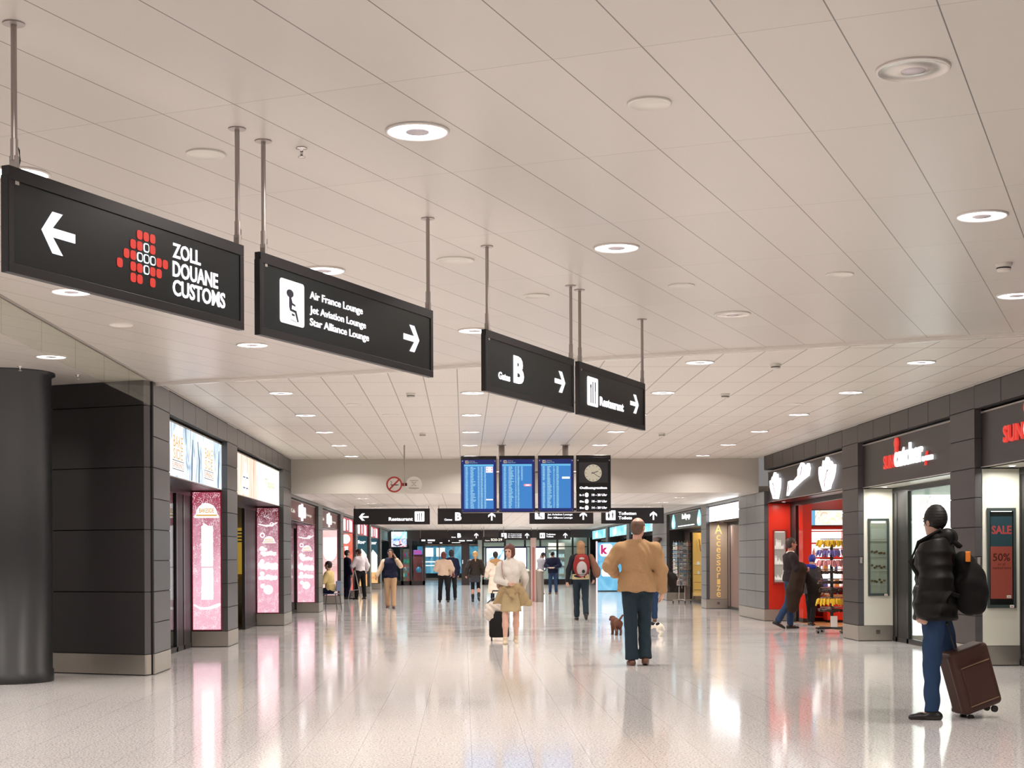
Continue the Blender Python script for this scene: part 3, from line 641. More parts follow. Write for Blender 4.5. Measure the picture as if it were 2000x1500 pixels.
# ------------------------------------------------------------------ printed backlit materials
def glitter_mat(name, top, bot, z0, z1, s=1.0):
    """backlit print: the picture runs from one pink to another and is strewn with white sparkles"""
    m = glow(name, top, s); nt = m.node_tree; b = nt.nodes['Principled BSDF']
    tc = nt.nodes.new('ShaderNodeTexCoord'); sep = nt.nodes.new('ShaderNodeSeparateXYZ'); nt.links.new(tc.outputs['Object'], sep.inputs[0])
    mr = nt.nodes.new('ShaderNodeMapRange'); mr.inputs[1].default_value = z0; mr.inputs[2].default_value = z1; nt.links.new(sep.outputs[2], mr.inputs[0])
    n0 = nt.nodes.new('ShaderNodeTexNoise'); n0.inputs['Scale'].default_value = 4; nt.links.new(tc.outputs['Object'], n0.inputs['Vector'])
    r = nt.nodes.new('ShaderNodeValToRGB'); r.color_ramp.elements[0].color = (*bot, 1); r.color_ramp.elements[1].color = (*top, 1); r.color_ramp.elements[0].position = 0.35; r.color_ramp.elements[1].position = 0.95
    f = node_math(nt, 'ADD', mr.outputs[0], node_math(nt, 'MULTIPLY', node_math(nt, 'SUBTRACT', n0.outputs['Fac'], 0.5), 0.5)); nt.links.new(f, r.inputs[0])
    v = nt.nodes.new('ShaderNodeTexVoronoi'); v.inputs['Scale'].default_value = 62; nt.links.new(tc.outputs['Object'], v.inputs['Vector'])
    n1 = nt.nodes.new('ShaderNodeTexNoise'); n1.inputs['Scale'].default_value = 9; n1.inputs['Detail'].default_value = 2; nt.links.new(tc.outputs['Object'], n1.inputs['Vector'])
    th = node_math(nt, 'MULTIPLY', node_math(nt, 'SUBTRACT', n1.outputs['Fac'], 0.22), 1.15)
    sp = node_math(nt, 'LESS_THAN', v.outputs['Distance'], th)
    mx = nt.nodes.new('ShaderNodeMix'); mx.data_type = 'RGBA'; nt.links.new(node_math(nt, 'MULTIPLY', sp, 0.75), mx.inputs[0]); nt.links.new(r.outputs[0], mx.inputs[6]); mx.inputs[7].default_value = (1.0, 0.90, 0.94, 1)
    nt.links.new(mx.outputs[2], b.inputs['Emission Color']); return m
def photo_mat(name, cols, scale, s=1.0, stretch=(1, 1, 1), rough=0.5):
    """backlit photograph, a soft mix of a few colours"""
    m = glow(name, cols[0], s); nt = m.node_tree; b = nt.nodes['Principled BSDF']
    tc = nt.nodes.new('ShaderNodeTexCoord'); mp = nt.nodes.new('ShaderNodeMapping'); mp.inputs['Scale'].default_value = stretch; nt.links.new(tc.outputs['Object'], mp.inputs[0])
    n = nt.nodes.new('ShaderNodeTexNoise'); n.inputs['Scale'].default_value = scale; n.inputs['Detail'].default_value = 3; n.inputs['Distortion'].default_value = 1.5; nt.links.new(mp.outputs[0], n.inputs['Vector'])
    r = nt.nodes.new('ShaderNodeValToRGB'); e = r.color_ramp.elements; k = len(cols)
    e[0].position = 0.3; e[0].color = (*cols[0], 1); e[1].position = 0.7; e[1].color = (*cols[-1], 1)
    for i in range(1, k - 1): q = e.new(0.3 + 0.4 * i / (k - 1)); q.color = (*cols[i], 1)
    nt.links.new(n.outputs['Fac'], r.inputs[0]); nt.links.new(r.outputs[0], b.inputs['Emission Color']); return m
M_g1 = glitter_mat('pink_glitter_print', (0.38, 0.055, 0.10), (0.92, 0.50, 0.62), 0.0, 2.25, 1.05)
M_g2 = glitter_mat('deep_pink_glitter_print', (0.16, 0.018, 0.03), (0.88, 0.44, 0.56), 0.3, 2.3, 1.05)
M_bottle = photo_mat('grey_blue_bottle_print', [(0.20, 0.27, 0.36), (0.55, 0.68, 0.80), (0.85, 0.95, 1.0), (0.62, 0.64, 0.74)], 2.2, 1.25, (1.6, 1, 0.7))
M_fries = photo_mat('orange_stripe_print', [(0.50, 0.16, 0.06), (0.85, 0.55, 0.40), (1.0, 0.92, 0.85), (0.80, 0.36, 0.12)], 5, 1.2, (3.2, 1, 0.12))
M_yel = photo_mat('pale_yellow_print', [(1.0, 0.85, 0.50), (1.0, 1.0, 0.80), (1.0, 1.0, 0.92), (0.9, 1.0, 0.7)], 2.5, 1.5)
M_yelink = glow('golden_print', (0.75, 0.42, 0.10), 1.0)
M_orink = glow('orange_print', (0.62, 0.30, 0.18), 0.9)
M_redframe = mat('dark_red_frame', (0.30, 0.010, 0.03), 0.4)
M_maroon = mat('maroon_lacquer', (0.19, 0.055, 0.055), 0.4)
M_softw = glow('soft_white_print', (1.0, 0.90, 0.92), 1.5)

def light_box(side, yp, z0, z1, label, m, fm=None, w=0.485):
    """upright backlit poster set into the near return of a pier, facing the camera"""
    x0 = XL - REC + 0.002 if side < 0 else XR + REC - w
    t = thing('light_box', label, 'light box', (x0, yp, z0)); H = z1 - z0
    b = MB().box(0, 0.018, -0.022, 0.003, 0, H).box(w - 0.018, w, -0.022, 0.003, 0, H).box(0.012, w - 0.012, -0.022, 0.003, 0, 0.014).box(0.012, w - 0.012, -0.022, 0.003, H - 0.014, H)
    b.build('frame', fm or M_redframe, t, 0.002)
    MB().box(0.012, w - 0.012, -0.012, 0.002, 0.014, H - 0.014).build('picture', m, t)
    return t, w, H
def dome(t, cx, z0, w_, h_, word=True):
    b = MB(); pts = [(cx + w_ / 2 * math.cos(a) * 0.86, z0 + h_ * 0.2 + h_ * 0.8 * math.sin(a)) for a in [PI * k / 14 for k in range(15)]]
    b.prism([(cx - w_ / 2, z0), (cx + w_ / 2, z0), (cx + w_ / 2 * 0.95, z0 + h_ * 0.22)] + pts + [(cx - w_ / 2 * 0.95, z0 + h_ * 0.22)], -0.0145, -0.012); b.build('dome_emblem', M_softw, t)
    if word:
        fit_text('lettering', 'BAKESIDE', (cx - w_ * 0.30, cx + w_ * 0.30, z0 + h_ * 0.34, z0 + h_ * 0.66), M_yelink, t, -0.015, 0.001, 0.03)
        MB().box(cx - w_ * 0.42, cx + w_ * 0.42, -0.0155, -0.0145, z0 + h_ * 0.12, z0 + h_ * 0.22).build('underline', M_yelink, t)
def blob_row(b, x0, x1, z, h_, seed):
    r = random.Random(seed); x = x0
    b.box(x0, x1, -0.0145, -0.012, z - h_ * 0.3, z + h_ * 0.3)
    while x < x1:
        rr = h_ * r.uniform(0.35, 0.62); b.disc(min(x, x1 - rr * 0.6), z + r.uniform(-0.15, 0.15) * h_, rr, rr, -0.0145, -0.012, 0, 10); x += rr * 1.3
t, W, H = light_box(-1, 24.7, 0.27, 2.53, 'tall pink glitter light box with large dome emblem, nearest left pier', M_g1)
dome(t, W / 2, 1.83, 0.40, 0.24)
b = MB()
for a, c_ in ((0.52, 1.0), (1.06, 1.68)):
    b.box(0.16, 0.345, -0.0145, -0.012, a, c_); R2 = random.Random(3)
    for k in range(12):
        z = a + (c_ - a) * k / 11
        b.box(0.15 + R2.uniform(0, 0.012), 0.35 - R2.uniform(0, 0.012), -0.0145, -0.012, z - 0.02, z + 0.02)
b.prism([(0.17, 1.68), (0.345, 1.66), (0.27, 1.70), (0.19, 1.75)], -0.0145, -0.012); b.build('tall_white_lettering_block', M_softw, t)
MB().tube([(0.03, -0.012, 0.42), (0.13, -0.012, 0.36), (0.27, -0.012, 0.36), (0.40, -0.012, 0.40), (0.46, -0.012, 0.43)], [0.012, 0.018, 0.022, 0.03, 0.015], 8).build('white_swoosh', M_softw, t)
def leaf_box(yp, z0, z1, label):
    t, W, H = light_box(-1, yp, z0, z1, label, M_g2)
    k = H / 2.25
    b = MB().tube([(0.04, -0.012, 1.90 * k), (0.2, -0.012, 1.86 * k), (0.32, -0.012, 1.87 * k), (0.45, -0.012, 1.93 * k)], [0.006, 0.017, 0.02, 0.007], 8)
    b.ring(0.33, 1.89 * k, 0.045, 0.028, -0.0145, -0.012, 0, 18); b.build('white_swoosh', M_softw, t)
    dome(t, 0.27, 1.49 * k, 0.28, 0.15)
    b = MB().ring(0.13, 1.66 * k, 0.055, 0.03, -0.0145, -0.012, 0, 18)
    for j, (z, x0, x1, h_) in enumerate(((1.36, 0.10, 0.22, 0.07), (1.27, 0.12, 0.42, 0.10), (1.02, 0.10, 0.44, 0.11), (0.97, 0.12, 0.44, 0.08), (0.76, 0.08, 0.44, 0.10))): blob_row(b, x0, x1, z * k, h_, j)
    for x, z, r in ((0.12, 1.38, 0.05), (0.12, 1.10, 0.05), (0.12, 0.84, 0.05), (0.13, 0.58, 0.05), (0.25, 0.50, 0.10)): b.disc(x, z * k, r, r, -0.0145, -0.012)
    b.build('white_print', M_softw, t); return t
leaf_box(32.35, 0.267, 2.52, 'tall deep pink glitter light box on the second left pier')
leaf_box(40.1, 0.26, 2.32, 'pink glitter light box on the first left pier beyond the bulkhead')
M_palepink = photo_mat('pale_pink_print', [(0.86, 0.48, 0.46), (0.95, 0.66, 0.64), (1.0, 0.80, 0.78)], 1.5, 1.05)
t, W, H = light_box(-1, 47.3, 0.26, 2.32, 'pale pink light box with a big white disc behind seated person', M_palepink)
b = MB().disc(W / 2, 1.38, 0.21, 0.30, -0.0145, -0.012); b.box(0.03, W - 0.03, -0.0145, -0.012, 1.38, 1.82); b.build('white_disc_print', M_softw, t)
b = MB()
for z in (1.12, 1.05, 0.98, 0.90): b.box(0.08, W - 0.08, -0.0145, -0.012, z, z + 0.012)
b.build('fine_print', glow('rose_print', (0.75, 0.35, 0.36), 1.0), t)
M_coral = photo_mat('coral_red_print', [(0.75, 0.10, 0.06), (0.90, 0.22, 0.14), (0.85, 0.16, 0.20)], 1.2, 1.0)
t, W, H = light_box(-1, 53.9, 0.26, 2.32, 'coral red light box with white circle and vertical white lettering', M_coral, mat('dark_frame_red', (0.35, 0.02, 0.02), 0.4))
MB().disc(0.22, 1.85, 0.16, 0.17, -0.0145, -0.012).build('white_circle', M_softw, t)
b = MB(); R2 = random.Random(5); z = 0.28
while z < 1.55:
    h_ = R2.uniform(0.05, 0.09); b.box(0.17 + R2.uniform(0, 0.02), 0.31 - R2.uniform(0, 0.03), -0.0145, -0.012, z, z + h_); z += h_ + 0.015
b.build('vertical_lettering', M_softw, t)
def alp_box(yp, label, w1):
    M_dk = mat('dark_teal_print', (0.02, 0.05, 0.07), 0.4, emit=(0.03, 0.10, 0.13), es=0.8)
    t, W, H = light_box(-1, yp, 0.26, 2.45, label, M_dk, M_frame)
    MB().prism([(0.02, 0.5), (W - 0.04, 0.5), (W - 0.04, 1.3), (0.36, 1.42), (0.24, 1.55), (0.12, 1.30), (0.02, 1.1)], -0.0145, -0.012).build('white_mountain', glow('mountain_white', (1, 1, 0.8), 1.6), t)
    MB().box(0.02, W - 0.02, -0.0148, -0.0145, 0.02, 0.52).build('orange_foreground', photo_mat('orange_food_print', [(0.9, 0.3, 0.1), (1.0, 0.6, 0.2), (0.9, 0.5, 0.3)], 5, 1.0), t)
    fit_text('lettering', w1, (0.05, 0.42, 1.75, 1.90), M_white, t, -0.012, 0.002, 0.05)
alp_box(61.9, 'dark light box with a white mountain shape, third from the left end', 'for')
alp_box(69.5, 'dark light box with a white mountain shape, farthest on the left', 'your')

# ------------------------------------------------------------------ fascias
def fascia(side, y0, y1, z0, z1, label, m, rim=True, glowing=False):
    X = XL - 0.09 if side < 0 else XR + 0.09
    t = thing('shop_fascia', label, 'shop sign', (X, y0 if side < 0 else y1, z0), PI / 2 if side < 0 else -PI / 2); W, H = y1 - y0, z1 - z0
    MB().box(0.0, W, 0.02, 0.10, 0, H).build('back_box', M_frame, t)
    if rim: MB().box(0, W, -0.012, 0.02, H - 0.02, H).box(0, W, -0.012, 0.02, -0.0, 0.01).build('edge_profile', M_alu, t)
    MB().box(0.01, W - 0.01, 0.0, 0.02, 0.01, H - 0.02).build('face', m, t)
    return t, W, H
# 1: bottle picture
t, W, H = fascia(-1, 19.92, 24.69, 2.545, 3.30, 'large backlit fascia picture of pale bottles, nearest on the left', M_bottle)
for cx in (1.02, 3.52):
    w_ = 1.0
    MB().prism([(cx - w_ / 2, 0.04), (cx + w_ / 2, 0.04), (cx + w_ / 2, 0.42), (cx + w_ * 0.36, 0.60), (cx + w_ * 0.15, 0.69), (cx, 0.71), (cx - w_ * 0.15, 0.69), (cx - w_ * 0.36, 0.60), (cx - w_ / 2, 0.42)], -0.003, 0).build('white_arch', glow('arch_white', (1, 1, 0.97), 1.5), t)
    fit_text('lettering', 'BAKE', (cx - 0.34, cx + 0.34, 0.42, 0.58), M_yelink, t, -0.004, 0.002, 0.0); fit_text('lettering', 'SIDE', (cx - 0.34, cx + 0.34, 0.26, 0.40), M_yelink, t, -0.004, 0.002, 0.0)
    fit_text('lettering', 'EXPERIENCE', (cx - 0.42, cx + 0.42, 0.14, 0.215), M_orink, t, -0.004, 0.002, 0.0)
    MB().box(cx - 0.42, cx + 0.42, -0.005, -0.003, 0.232, 0.242).box(cx - 0.42, cx + 0.42, -0.005, -0.003, 0.112, 0.122).build('rules', M_blackink, t)
b = MB()
for cx, k in ((0.30, 1), (2.05, 1), (2.65, -1), (4.40, 1)):
    b.prism([(cx - 0.03, 0.02), (cx + 0.06, 0.02), (cx + 0.10, 0.35), (cx + 0.04 + 0.1 * k, 0.62), (cx - 0.01 + 0.1 * k, 0.62), (cx + 0.01, 0.35)], -0.002, 0)
b.build('bottle_shadow_print', glow('slate_print', (0.10, 0.17, 0.26), 1.0), t)
# 2: two pictures
t, W, H = fascia(-1, 25.82, 32.34, 2.545, 3.30, 'backlit fascia with orange striped half and glaring yellow half, second on left', M_yel)
MB().box(0.01, 3.15, -0.003, 0.0, 0.01, H - 0.02).build('striped_picture', M_fries, t)
b = MB().prism([(1.15, 0.05), (1.95, 0.05), (1.98, 0.30), (1.75, 0.45), (1.68, 0.62), (1.42, 0.62), (1.35, 0.45), (1.12, 0.30)], -0.006, -0.003); b.build('white_label', glow('label_white', (1, 1, 1), 1.4), t)
b = MB()
for x in (1.22, 1.58):
    for z in (0.34, 0.15): b.box(x, x + 0.26, -0.008, -0.006, z, z + 0.022)
b.build('label_text', glow('navy_print', (0.05, 0.06, 0.25), 1.0), t)
fit_text('lettering', 'Tapas', (4.2, 5.7, 0.28, 0.48), glow('olive_print', (0.55, 0.62, 0.30), 1.1), t, -0.001, 0.002, 0.0)
# 3,4 maroon with white mark
for y0, y1, lb in ((33.80, 40.09, 'maroon fascia with a white glowing mark, first beyond the bulkhead'), (41.32, 47.29, 'maroon fascia with a white glowing mark, second beyond the bulkhead')):
    t, W, H = fascia(-1, y0, y1, 2.31, 2.79, lb, M_maroon)
    cx = W * 0.50; b = MB()
    b.rbox(cx - 0.85, cx + 0.55, -0.03, 0, 0.11, 0.37, 0.03); b.box(cx - 0.30, cx - 0.05, -0.03, 0, 0.03, 0.44); b.box(cx - 0.75, cx - 0.45, -0.03, 0, 0.3, 0.40); b.build('glowing_mark', M_white, t)
    fit_text('lettering', 'Cafe', (cx - 2.4, cx - 1.6, 0.18, 0.27), MATS['plain_white_print'], t, -0.001, 0.004, 0.0); fit_text('lettering', 'Lounge', (cx + 0.9, cx + 2.2, 0.16, 0.25), MATS['plain_white_print'], t, -0.001, 0.004, 0.0)
M_redfas = glow('red_backlit_print', (0.62, 0.03, 0.06), 0.9)
for y0, y1, lb in ((48.42, 53.89, 'red backlit fascia with white figures, nearest of the three'), (54.92, 61.89, 'red backlit fascia with white figures, middle of the three'), (62.92, 69.49, 'red backlit fascia with white figures, farthest of the three')):
    t, W, H = fascia(-1, y0, y1, 2.31, 2.79, lb, M_redfas)
    b = MB(); R2 = random.Random(int(y0))
    for cx in (W * 0.22, W * 0.5, W * 0.76):
        ww = 0.10 if abs(cx - W * 0.5) < 0.1 else 0.55
        b.box(cx - ww, cx + ww, -0.02, 0, 0.06, 0.40)
        if ww > 0.2:
            for k in range(4): x = cx - ww + 0.3 * k; b.box(x, x + 0.16, -0.02, 0, 0.03, 0.30 + R2.uniform(0.08, 0.14))
    b.build('white_figures', M_white, t)
t, W, H = fascia(-1, 70.85, 78.9, 2.31, 2.79, 'dark green unlit fascia at the far left end', mat('dark_green_board', (0.02, 0.05, 0.04), 0.4))

# right side
M_fdark = mat('dark_fascia_board', (0.029, 0.023, 0.021), 0.38, noise=0.06, nscale=4)
def sun_sign(t, x, z, k=1.0, full=True):
    fit_text('red_lettering', 'SUN', (x, x + 0.66 * k, z, z + 0.21), M_redg, t, -0.004, 0.03, 0.02)
    b = MB().disc(x + 0.80 * k, z + 0.37, 0.11 * k, 0.085, -0.034, -0.004, 0, 20); b.box(x + 0.72 * k, x + 0.88 * k, -0.034, -0.004, z + 0.20, z + 0.30); b.build('red_sun_disc', M_redg, t)
    if full:
        fit_text('white_lettering', 'catcher.', (x + 0.70 * k, x + 2.45 * k, z + 0.0, z + 0.33), M_white, t, -0.006, 0.03, 0.025)
        MB().rbox(x + 2.52 * k, x + 2.90 * k, -0.034, -0.004, z + 0.005, z + 0.075, 0.02).build('small_white_lettering', M_white, t)
        MB().prism([(x + 2.48 * k, z - 0.06), (x + 2.54 * k, z - 0.06), (x + 2.62 * k, z + 0.14), (x + 2.56 * k, z + 0.14)], -0.03, -0.004).build('red_stroke', M_redg, t)
# opening width 4.83 (25.25 .. 20.42); the lettering's middle lies near x = 2.3
t, W, H = fascia(1, 20.43, 25.24, 2.575, 3.30, 'dark fascia with red and white glowing lettering and red dot', M_fdark)
sun_sign(t, 1.33, 0.235, 0.86)
t, W, H = fascia(1, 13.61, 19.42, 2.575, 3.30, 'dark fascia with red lettering cut off by the right frame edge', M_fdark)
sun_sign(t, 0.86, 0.255, 1.0)
t, W, H = fascia(1, 26.31, 33.19, 2.62, 3.30, 'dark fascia with two glowing hand shapes and a slanted script between', mat('near_black_fascia_board', (0.035, 0.028, 0.028), 0.38))
def hand_sign(x, w_, z0, z1, nm='glowing_hand', flip=1):
    P = [(0.28, 0.0), (0.66, 0.04), (0.72, 0.16), (0.88, 0.34), (0.97, 0.52), (1.0, 0.72), (0.90, 0.74), (0.84, 0.62), (0.80, 0.80), (0.72, 0.86), (0.66, 0.70), (0.62, 0.90), (0.52, 1.0), (0.44, 0.88), (0.42, 0.70), (0.38, 0.90), (0.30, 0.92), (0.24, 0.66), (0.14, 0.76), (0.04, 0.74), (0.02, 0.60), (0.06, 0.38), (0.16, 0.20)]
    pts = [(x + (a if flip > 0 else 1 - a) * w_, z0 + b_ * (z1 - z0)) for a, b_ in P]
    MB().prism(pts, -0.06, -0.005).build(nm, M_white, t)
    b = MB(); q = lambda a, b_: (x + (a if flip > 0 else 1 - a) * w_, z0 + b_ * (z1 - z0))
    for pth in ([(0.62, 0.62), (0.55, 0.50), (0.50, 0.38), (0.42, 0.28)], [(0.68, 0.6), (0.6, 0.56)], [(0.42, 0.28), (0.46, 0.10)]):
        b.tube([(q(*p)[0], -0.061, q(*p)[1]) for p in pth], 0.006, 5)
    b.build('dark_red_lines', mat('wine_red_ink', (0.25, 0.02, 0.04), 0.5), t)
hand_sign(0.42, 1.02, 0.03, 0.62, flip=-1)
hand_sign(4.95, 1.20, 0.02, 0.64)
MB().prism([(2.15, 0.06), (2.35, 0.13), (2.9, 0.22), (3.45, 0.31), (4.05, 0.38), (4.15, 0.52), (4.05, 0.62), (3.75, 0.50), (3.72, 0.60), (3.6, 0.64), (3.5, 0.665), (3.35, 0.60), (3.2, 0.55), (3.18, 0.42), (2.75, 0.33), (2.55, 0.36), (2.3, 0.35)], -0.06, -0.005).build('slanted_glowing_script', M_white, t)
MB().tube([(2.27, -0.061, 0.13), (2.36, -0.061, 0.2), (2.38, -0.061, 0.3)], 0.008, 5).tube([(3.45, -0.061, 0.42), (3.56, -0.061, 0.5), (3.6, -0.061, 0.58)], 0.008, 5).build('dark_red_lines', MATS['wine_red_ink'], t)
# beyond the bulkhead on the right
t, W, H = fascia(1, 36.31, 41.19, 2.37, 2.79, 'glaring white backlit fascia above the gilded vertical lettering', glow('blank_white_fascia', (0.93, 0.96, 1.0), 5.0))
t, W, H = fascia(1, 42.11, 49.29, 2.30, 2.79, 'dark green fascia with two glowing drop shapes', mat('dark_green_board2', (0.02, 0.06, 0.05), 0.4))
M_aqua = glow('aqua_glow', (0.35, 0.80, 0.95), 1.4)
for cx in (1.1, 6.4):
    MB().prism([(cx, 0.47), (cx - 0.16, 0.36), (cx - 0.34, 0.20), (cx - 0.30, 0.08), (cx - 0.15, 0.02), (cx + 0.15, 0.02), (cx + 0.30, 0.08), (cx + 0.34, 0.20), (cx + 0.16, 0.36)], -0.03, 0).build('glowing_drop', M_aqua, t)
    MB().disc(cx, 0.17, 0.2, 0.1, -0.034, -0.03, 0, 16).build('drop_centre', M_white, t)
fit_text('lettering', 'Lolipop', (3.0, 4.6, 0.24, 0.44), M_white, t, -0.001, 0.02, 0.03)
MB().box(2.1, 5.4, -0.015, 0, 0.06, 0.09).build('thin_glowing_line', M_white, t)
M_aquap = photo_mat('aqua_backlit_print', [(0.10, 0.55, 0.75), (0.25, 0.75, 0.90), (0.7, 1, 1)], 1.2, 1.2)
for y0, y1, lb in ((53.02, 60.49, 'aqua backlit fascia, nearer of the two on the right'), (61.52, 69.49, 'aqua backlit fascia, farther of the two on the right'), (70.52, 78.9, 'pale aqua backlit fascia at the far right end')):
    t, W, H = fascia(1, y0, y1, 2.34, 2.79, lb, M_aquap)
    MB().disc(W * 0.3, 0.2, 0.6, 0.15, -0.02, 0, 0, 20).build('glowing_blob', M_white, t)

# ------------------------------------------------------------------ shopfronts in the recess plane
def shopfront(side, y0, y1, zt, label, sills, fm=None, doorm=None, glass=None, soffit=None):
    """sills: list of (x0, x1, kind) with kind glass / panel / open, x from the picture's left"""
    X = XL - REC if side < 0 else XR + REC
    t = thing('shopfront', label, 'shop window', (X, y0 if side < 0 else y1, 0), PI / 2 if side < 0 else -PI / 2); W = y1 - y0; fm = fm or M_frame
    b = MB().box(0, W, 0, 0.06, zt - 0.09, zt)
    MB().box(0, W, -REC + 0.12, 0.0, zt, zt + 0.02).build('soffit', soffit or fm, t)
    for a, c_, k in sills:
        b.box(a, a + 0.05, 0, 0.06, 0, zt - 0.09); b.box(c_ - 0.05, c_, 0, 0.06, 0, zt - 0.09)
        if k != 'open': b.box(a, c_, 0, 0.06, 0, 0.08)
    b.build('frame', fm, t)
    for a, c_, k in sills:
        if k == 'glass': MB().box(a + 0.05, c_ - 0.05, 0.025, 0.035, 0.08, zt - 0.09).build('glass_pane', glass or M_glass, t)
        if k == 'panel': MB().box(a + 0.05, c_ - 0.05, 0.01, 0.05, 0.08, zt - 0.09).build('door_leaf', doorm or M_black, t)
    return t, W
shopfront(-1, 19.9, 24.7, 2.54, 'black framed shopfront under the bottle picture fascia', [(0, 1.2, 'panel'), (1.2, 2.2, 'panel'), (2.2, 3.55, 'glass'), (3.55, 4.15, 'panel'), (4.15, 4.8, 'panel')])
shopfront(-1, 25.8, 32.35, 2.54, 'black framed shopfront under the orange and yellow fascia', [(0, 1.7, 'panel'), (1.7, 3.2, 'panel'), (3.2, 4.9, 'open'), (4.9, 6.55, 'panel')])
for (a, b_, lb) in ((33.78, 40.1, 'black shopfront under the first maroon fascia'), (41.3, 47.3, 'black shopfront under the second maroon fascia'), (48.4, 53.9, 'black shopfront under the nearest red fascia'), (54.9, 61.9, 'black shopfront under the middle red fascia'), (62.9, 69.5, 'black shopfront under the farthest red fascia'), (70.8, 79.0, 'dark shopfront at the far left end')):
    W = b_ - a; shopfront(-1, a, b_, 2.31, lb, [(0, W * 0.3, 'glass'), (W * 0.3, W * 0.7, 'open'), (W * 0.7, W, 'glass')])
shopfront(1, 13.6, 19.43, 2.575, 'black framed shopfront at the right edge', [(0, 0.9, 'panel'), (0.9, 3.4, 'glass'), (3.4, 5.83, 'glass')], soffit=M_cream)
shopfront(1, 20.42, 25.25, 2.575, 'black framed glass shopfront behind the man in the puffer coat', [(0, 0.22, 'panel'), (0.22, 0.85, 'panel'), (0.85, 4.83, 'glass')], soffit=M_cream)
shopfront(1, 26.3, 33.2, 2.62, 'open front of the red shop', [(0, 0.5, 'panel'), (0.5, 6.9, 'open')])
shopfront(1, 36.3, 41.2, 2.37, 'closed grey doors beside the gilded lettering panel', [(0, 0.4, 'panel'), (0.4, 2.6, 'panel'), (2.6, 4.9, 'panel')], doorm=mat('taupe_door', (0.22, 0.15, 0.135), 0.4))
shopfront(1, 42.1, 49.3, 2.30, 'brown framed shop window with warm lit display', [(0, 1.2, 'panel'), (1.2, 7.2, 'glass')], doorm=mat('brown_door', (0.07, 0.045, 0.035), 0.4))
shopfront(1, 53.0, 60.5, 2.34, 'dark shopfront behind the postcard rack', [(0, 3, 'glass'), (3, 7.5, 'glass')])
shopfront(1, 61.5, 69.5, 2.34, 'dark shopfront under the farther aqua fascia', [(0, 3, 'glass'), (3, 8, 'glass')])
shopfront(1, 70.5, 79, 2.34, 'dark shopfront at the far right end', [(0, 3, 'glass'), (3, 8.5, 'glass')])
struct(MB().box(-11, XL - REC, 19.4, 33.1, 2.95, 3.05).build('ceiling_shop', M_wallp))
struct(MB().box(XR + REC, 13, 12.6, 33.1, 2.95, 3.05).build('ceiling_shop', mat('shop_ceiling_white', (0.6, 0.58, 0.55), 0.6)))

# ------------------------------------------------------------------ panels on the right return faces
def soffit_lamp(x, y, z, e, label):
    t = thing('soffit_lamp', label, 'ceiling light', (x, y, z)); MB().lathe([(0.05, 0), (0.05, -0.006), (0.04, -0.008)], seg=20).build('trim_ring', M_trimr, t)
    MB().lathe([(0.04, -0.006), (0.0001, -0.005)], seg=20).build('lens', M_ringglow, t)
    L = bpy.data.lights.new('lamp', 'AREA'); L.shape = 'DISK'; L.size = 0.08; L.energy = e; L.color = (1, 0.97, 0.88); L.spread = math.radians(170)
    o = bpy.data.objects.new('lamp', L); C.objects.link(o); o.parent = t; o.location = (0, 0, -0.02)
soffit_lamp(XR + 0.34, 25.25 - 0.42, 2.573, 13, 'small recessed lamp lighting the cream panel left of the puffer coat man')
soffit_lamp(XR + 0.34, 19.43 - 0.42, 2.573, 13, 'small recessed lamp lighting the cream panel with the sale poster')
soffit_lamp(XR + 0.34, 33.2 - 0.45, 2.618, 6, 'small recessed lamp lighting the glossy red panel')
soffit_lamp(XR + 0.34, 41.2 - 0.5, 2.368, 9, 'small added lamp brightening the panel of gilded letters')  # added lamp, brightens the panel in place of the white fascia's glare
def return_panel(yp, z1, m, name, label, w=0.485, z0=0.262):
    t = thing(name, label, 'wall panel', (XR + 0.095, yp, z0)); H = z1 - z0
    MB().box(0, w, -0.014, 0.0, 0, H).build('panel', m, t, 0.002); return t, w, H
M_dispw = glow('display_lamp', (1, 0.93, 0.8), 3.0)
def showcase(xa, xb, yp, za, zb, label, inner=None, rim=None, name='showcase', cat='display case', x0=XR + 0.095):
    t = thing(name, label, cat, (x0 + xa, yp - 0.014, za)); W, H = xb - xa, zb - za; e = 0.032
    rim = rim or mat('teal_grey_frame', (0.045, 0.06, 0.06), 0.35)
    MB().box(0, e, -0.03, 0, 0, H).box(W - e, W, -0.03, 0, 0, H).box(e, W - e, -0.03, 0, 0, e * 1.3).box(e, W - e, -0.03, 0, H - e * 1.3, H).build('frame', rim, t, 0.002)
    MB().box(e, W - e, -0.006, 0, e * 1.3, H - e * 1.3).build('back_panel', inner or M_cream, t)
    MB().box(e, W - e, -0.026, -0.022, e * 1.3, H - e * 1.3).build('glass', M_glass, t)
    MB().box(e + 0.02, W - e - 0.02, -0.021, -0.016, H - e * 1.3 - 0.008, H - e * 1.3).build('added_case_glow', M_dispw, t)  # glowing strip added at the top to brighten the case inside
    return t, W, H
def sticker(t, x, z): 
    MB().rbox(x, x + 0.055, -0.032, -0.030, z, z + 0.035, 0.005).build('white_sticker', M_whitep, t)
    MB().prism([(x + 0.01, z + 0.01), (x + 0.045, z + 0.014), (x + 0.04, z + 0.02), (x + 0.02, z + 0.02)], -0.033, -0.032).build('red_mark', M_nsr, t)
def base_vent(yp, x):
    b = MB()
    for k in range(5): b.box(x - 0.035, x + 0.035, yp - 0.016, yp - 0.0125, 0.12 + k * 0.014, 0.128 + k * 0.014)
    o = b.build('base_vent', M_frame); return o
return_panel(25.25, 2.56, M_cream, 'pier_panel', 'cream panel on the pier left of the puffer coat man')

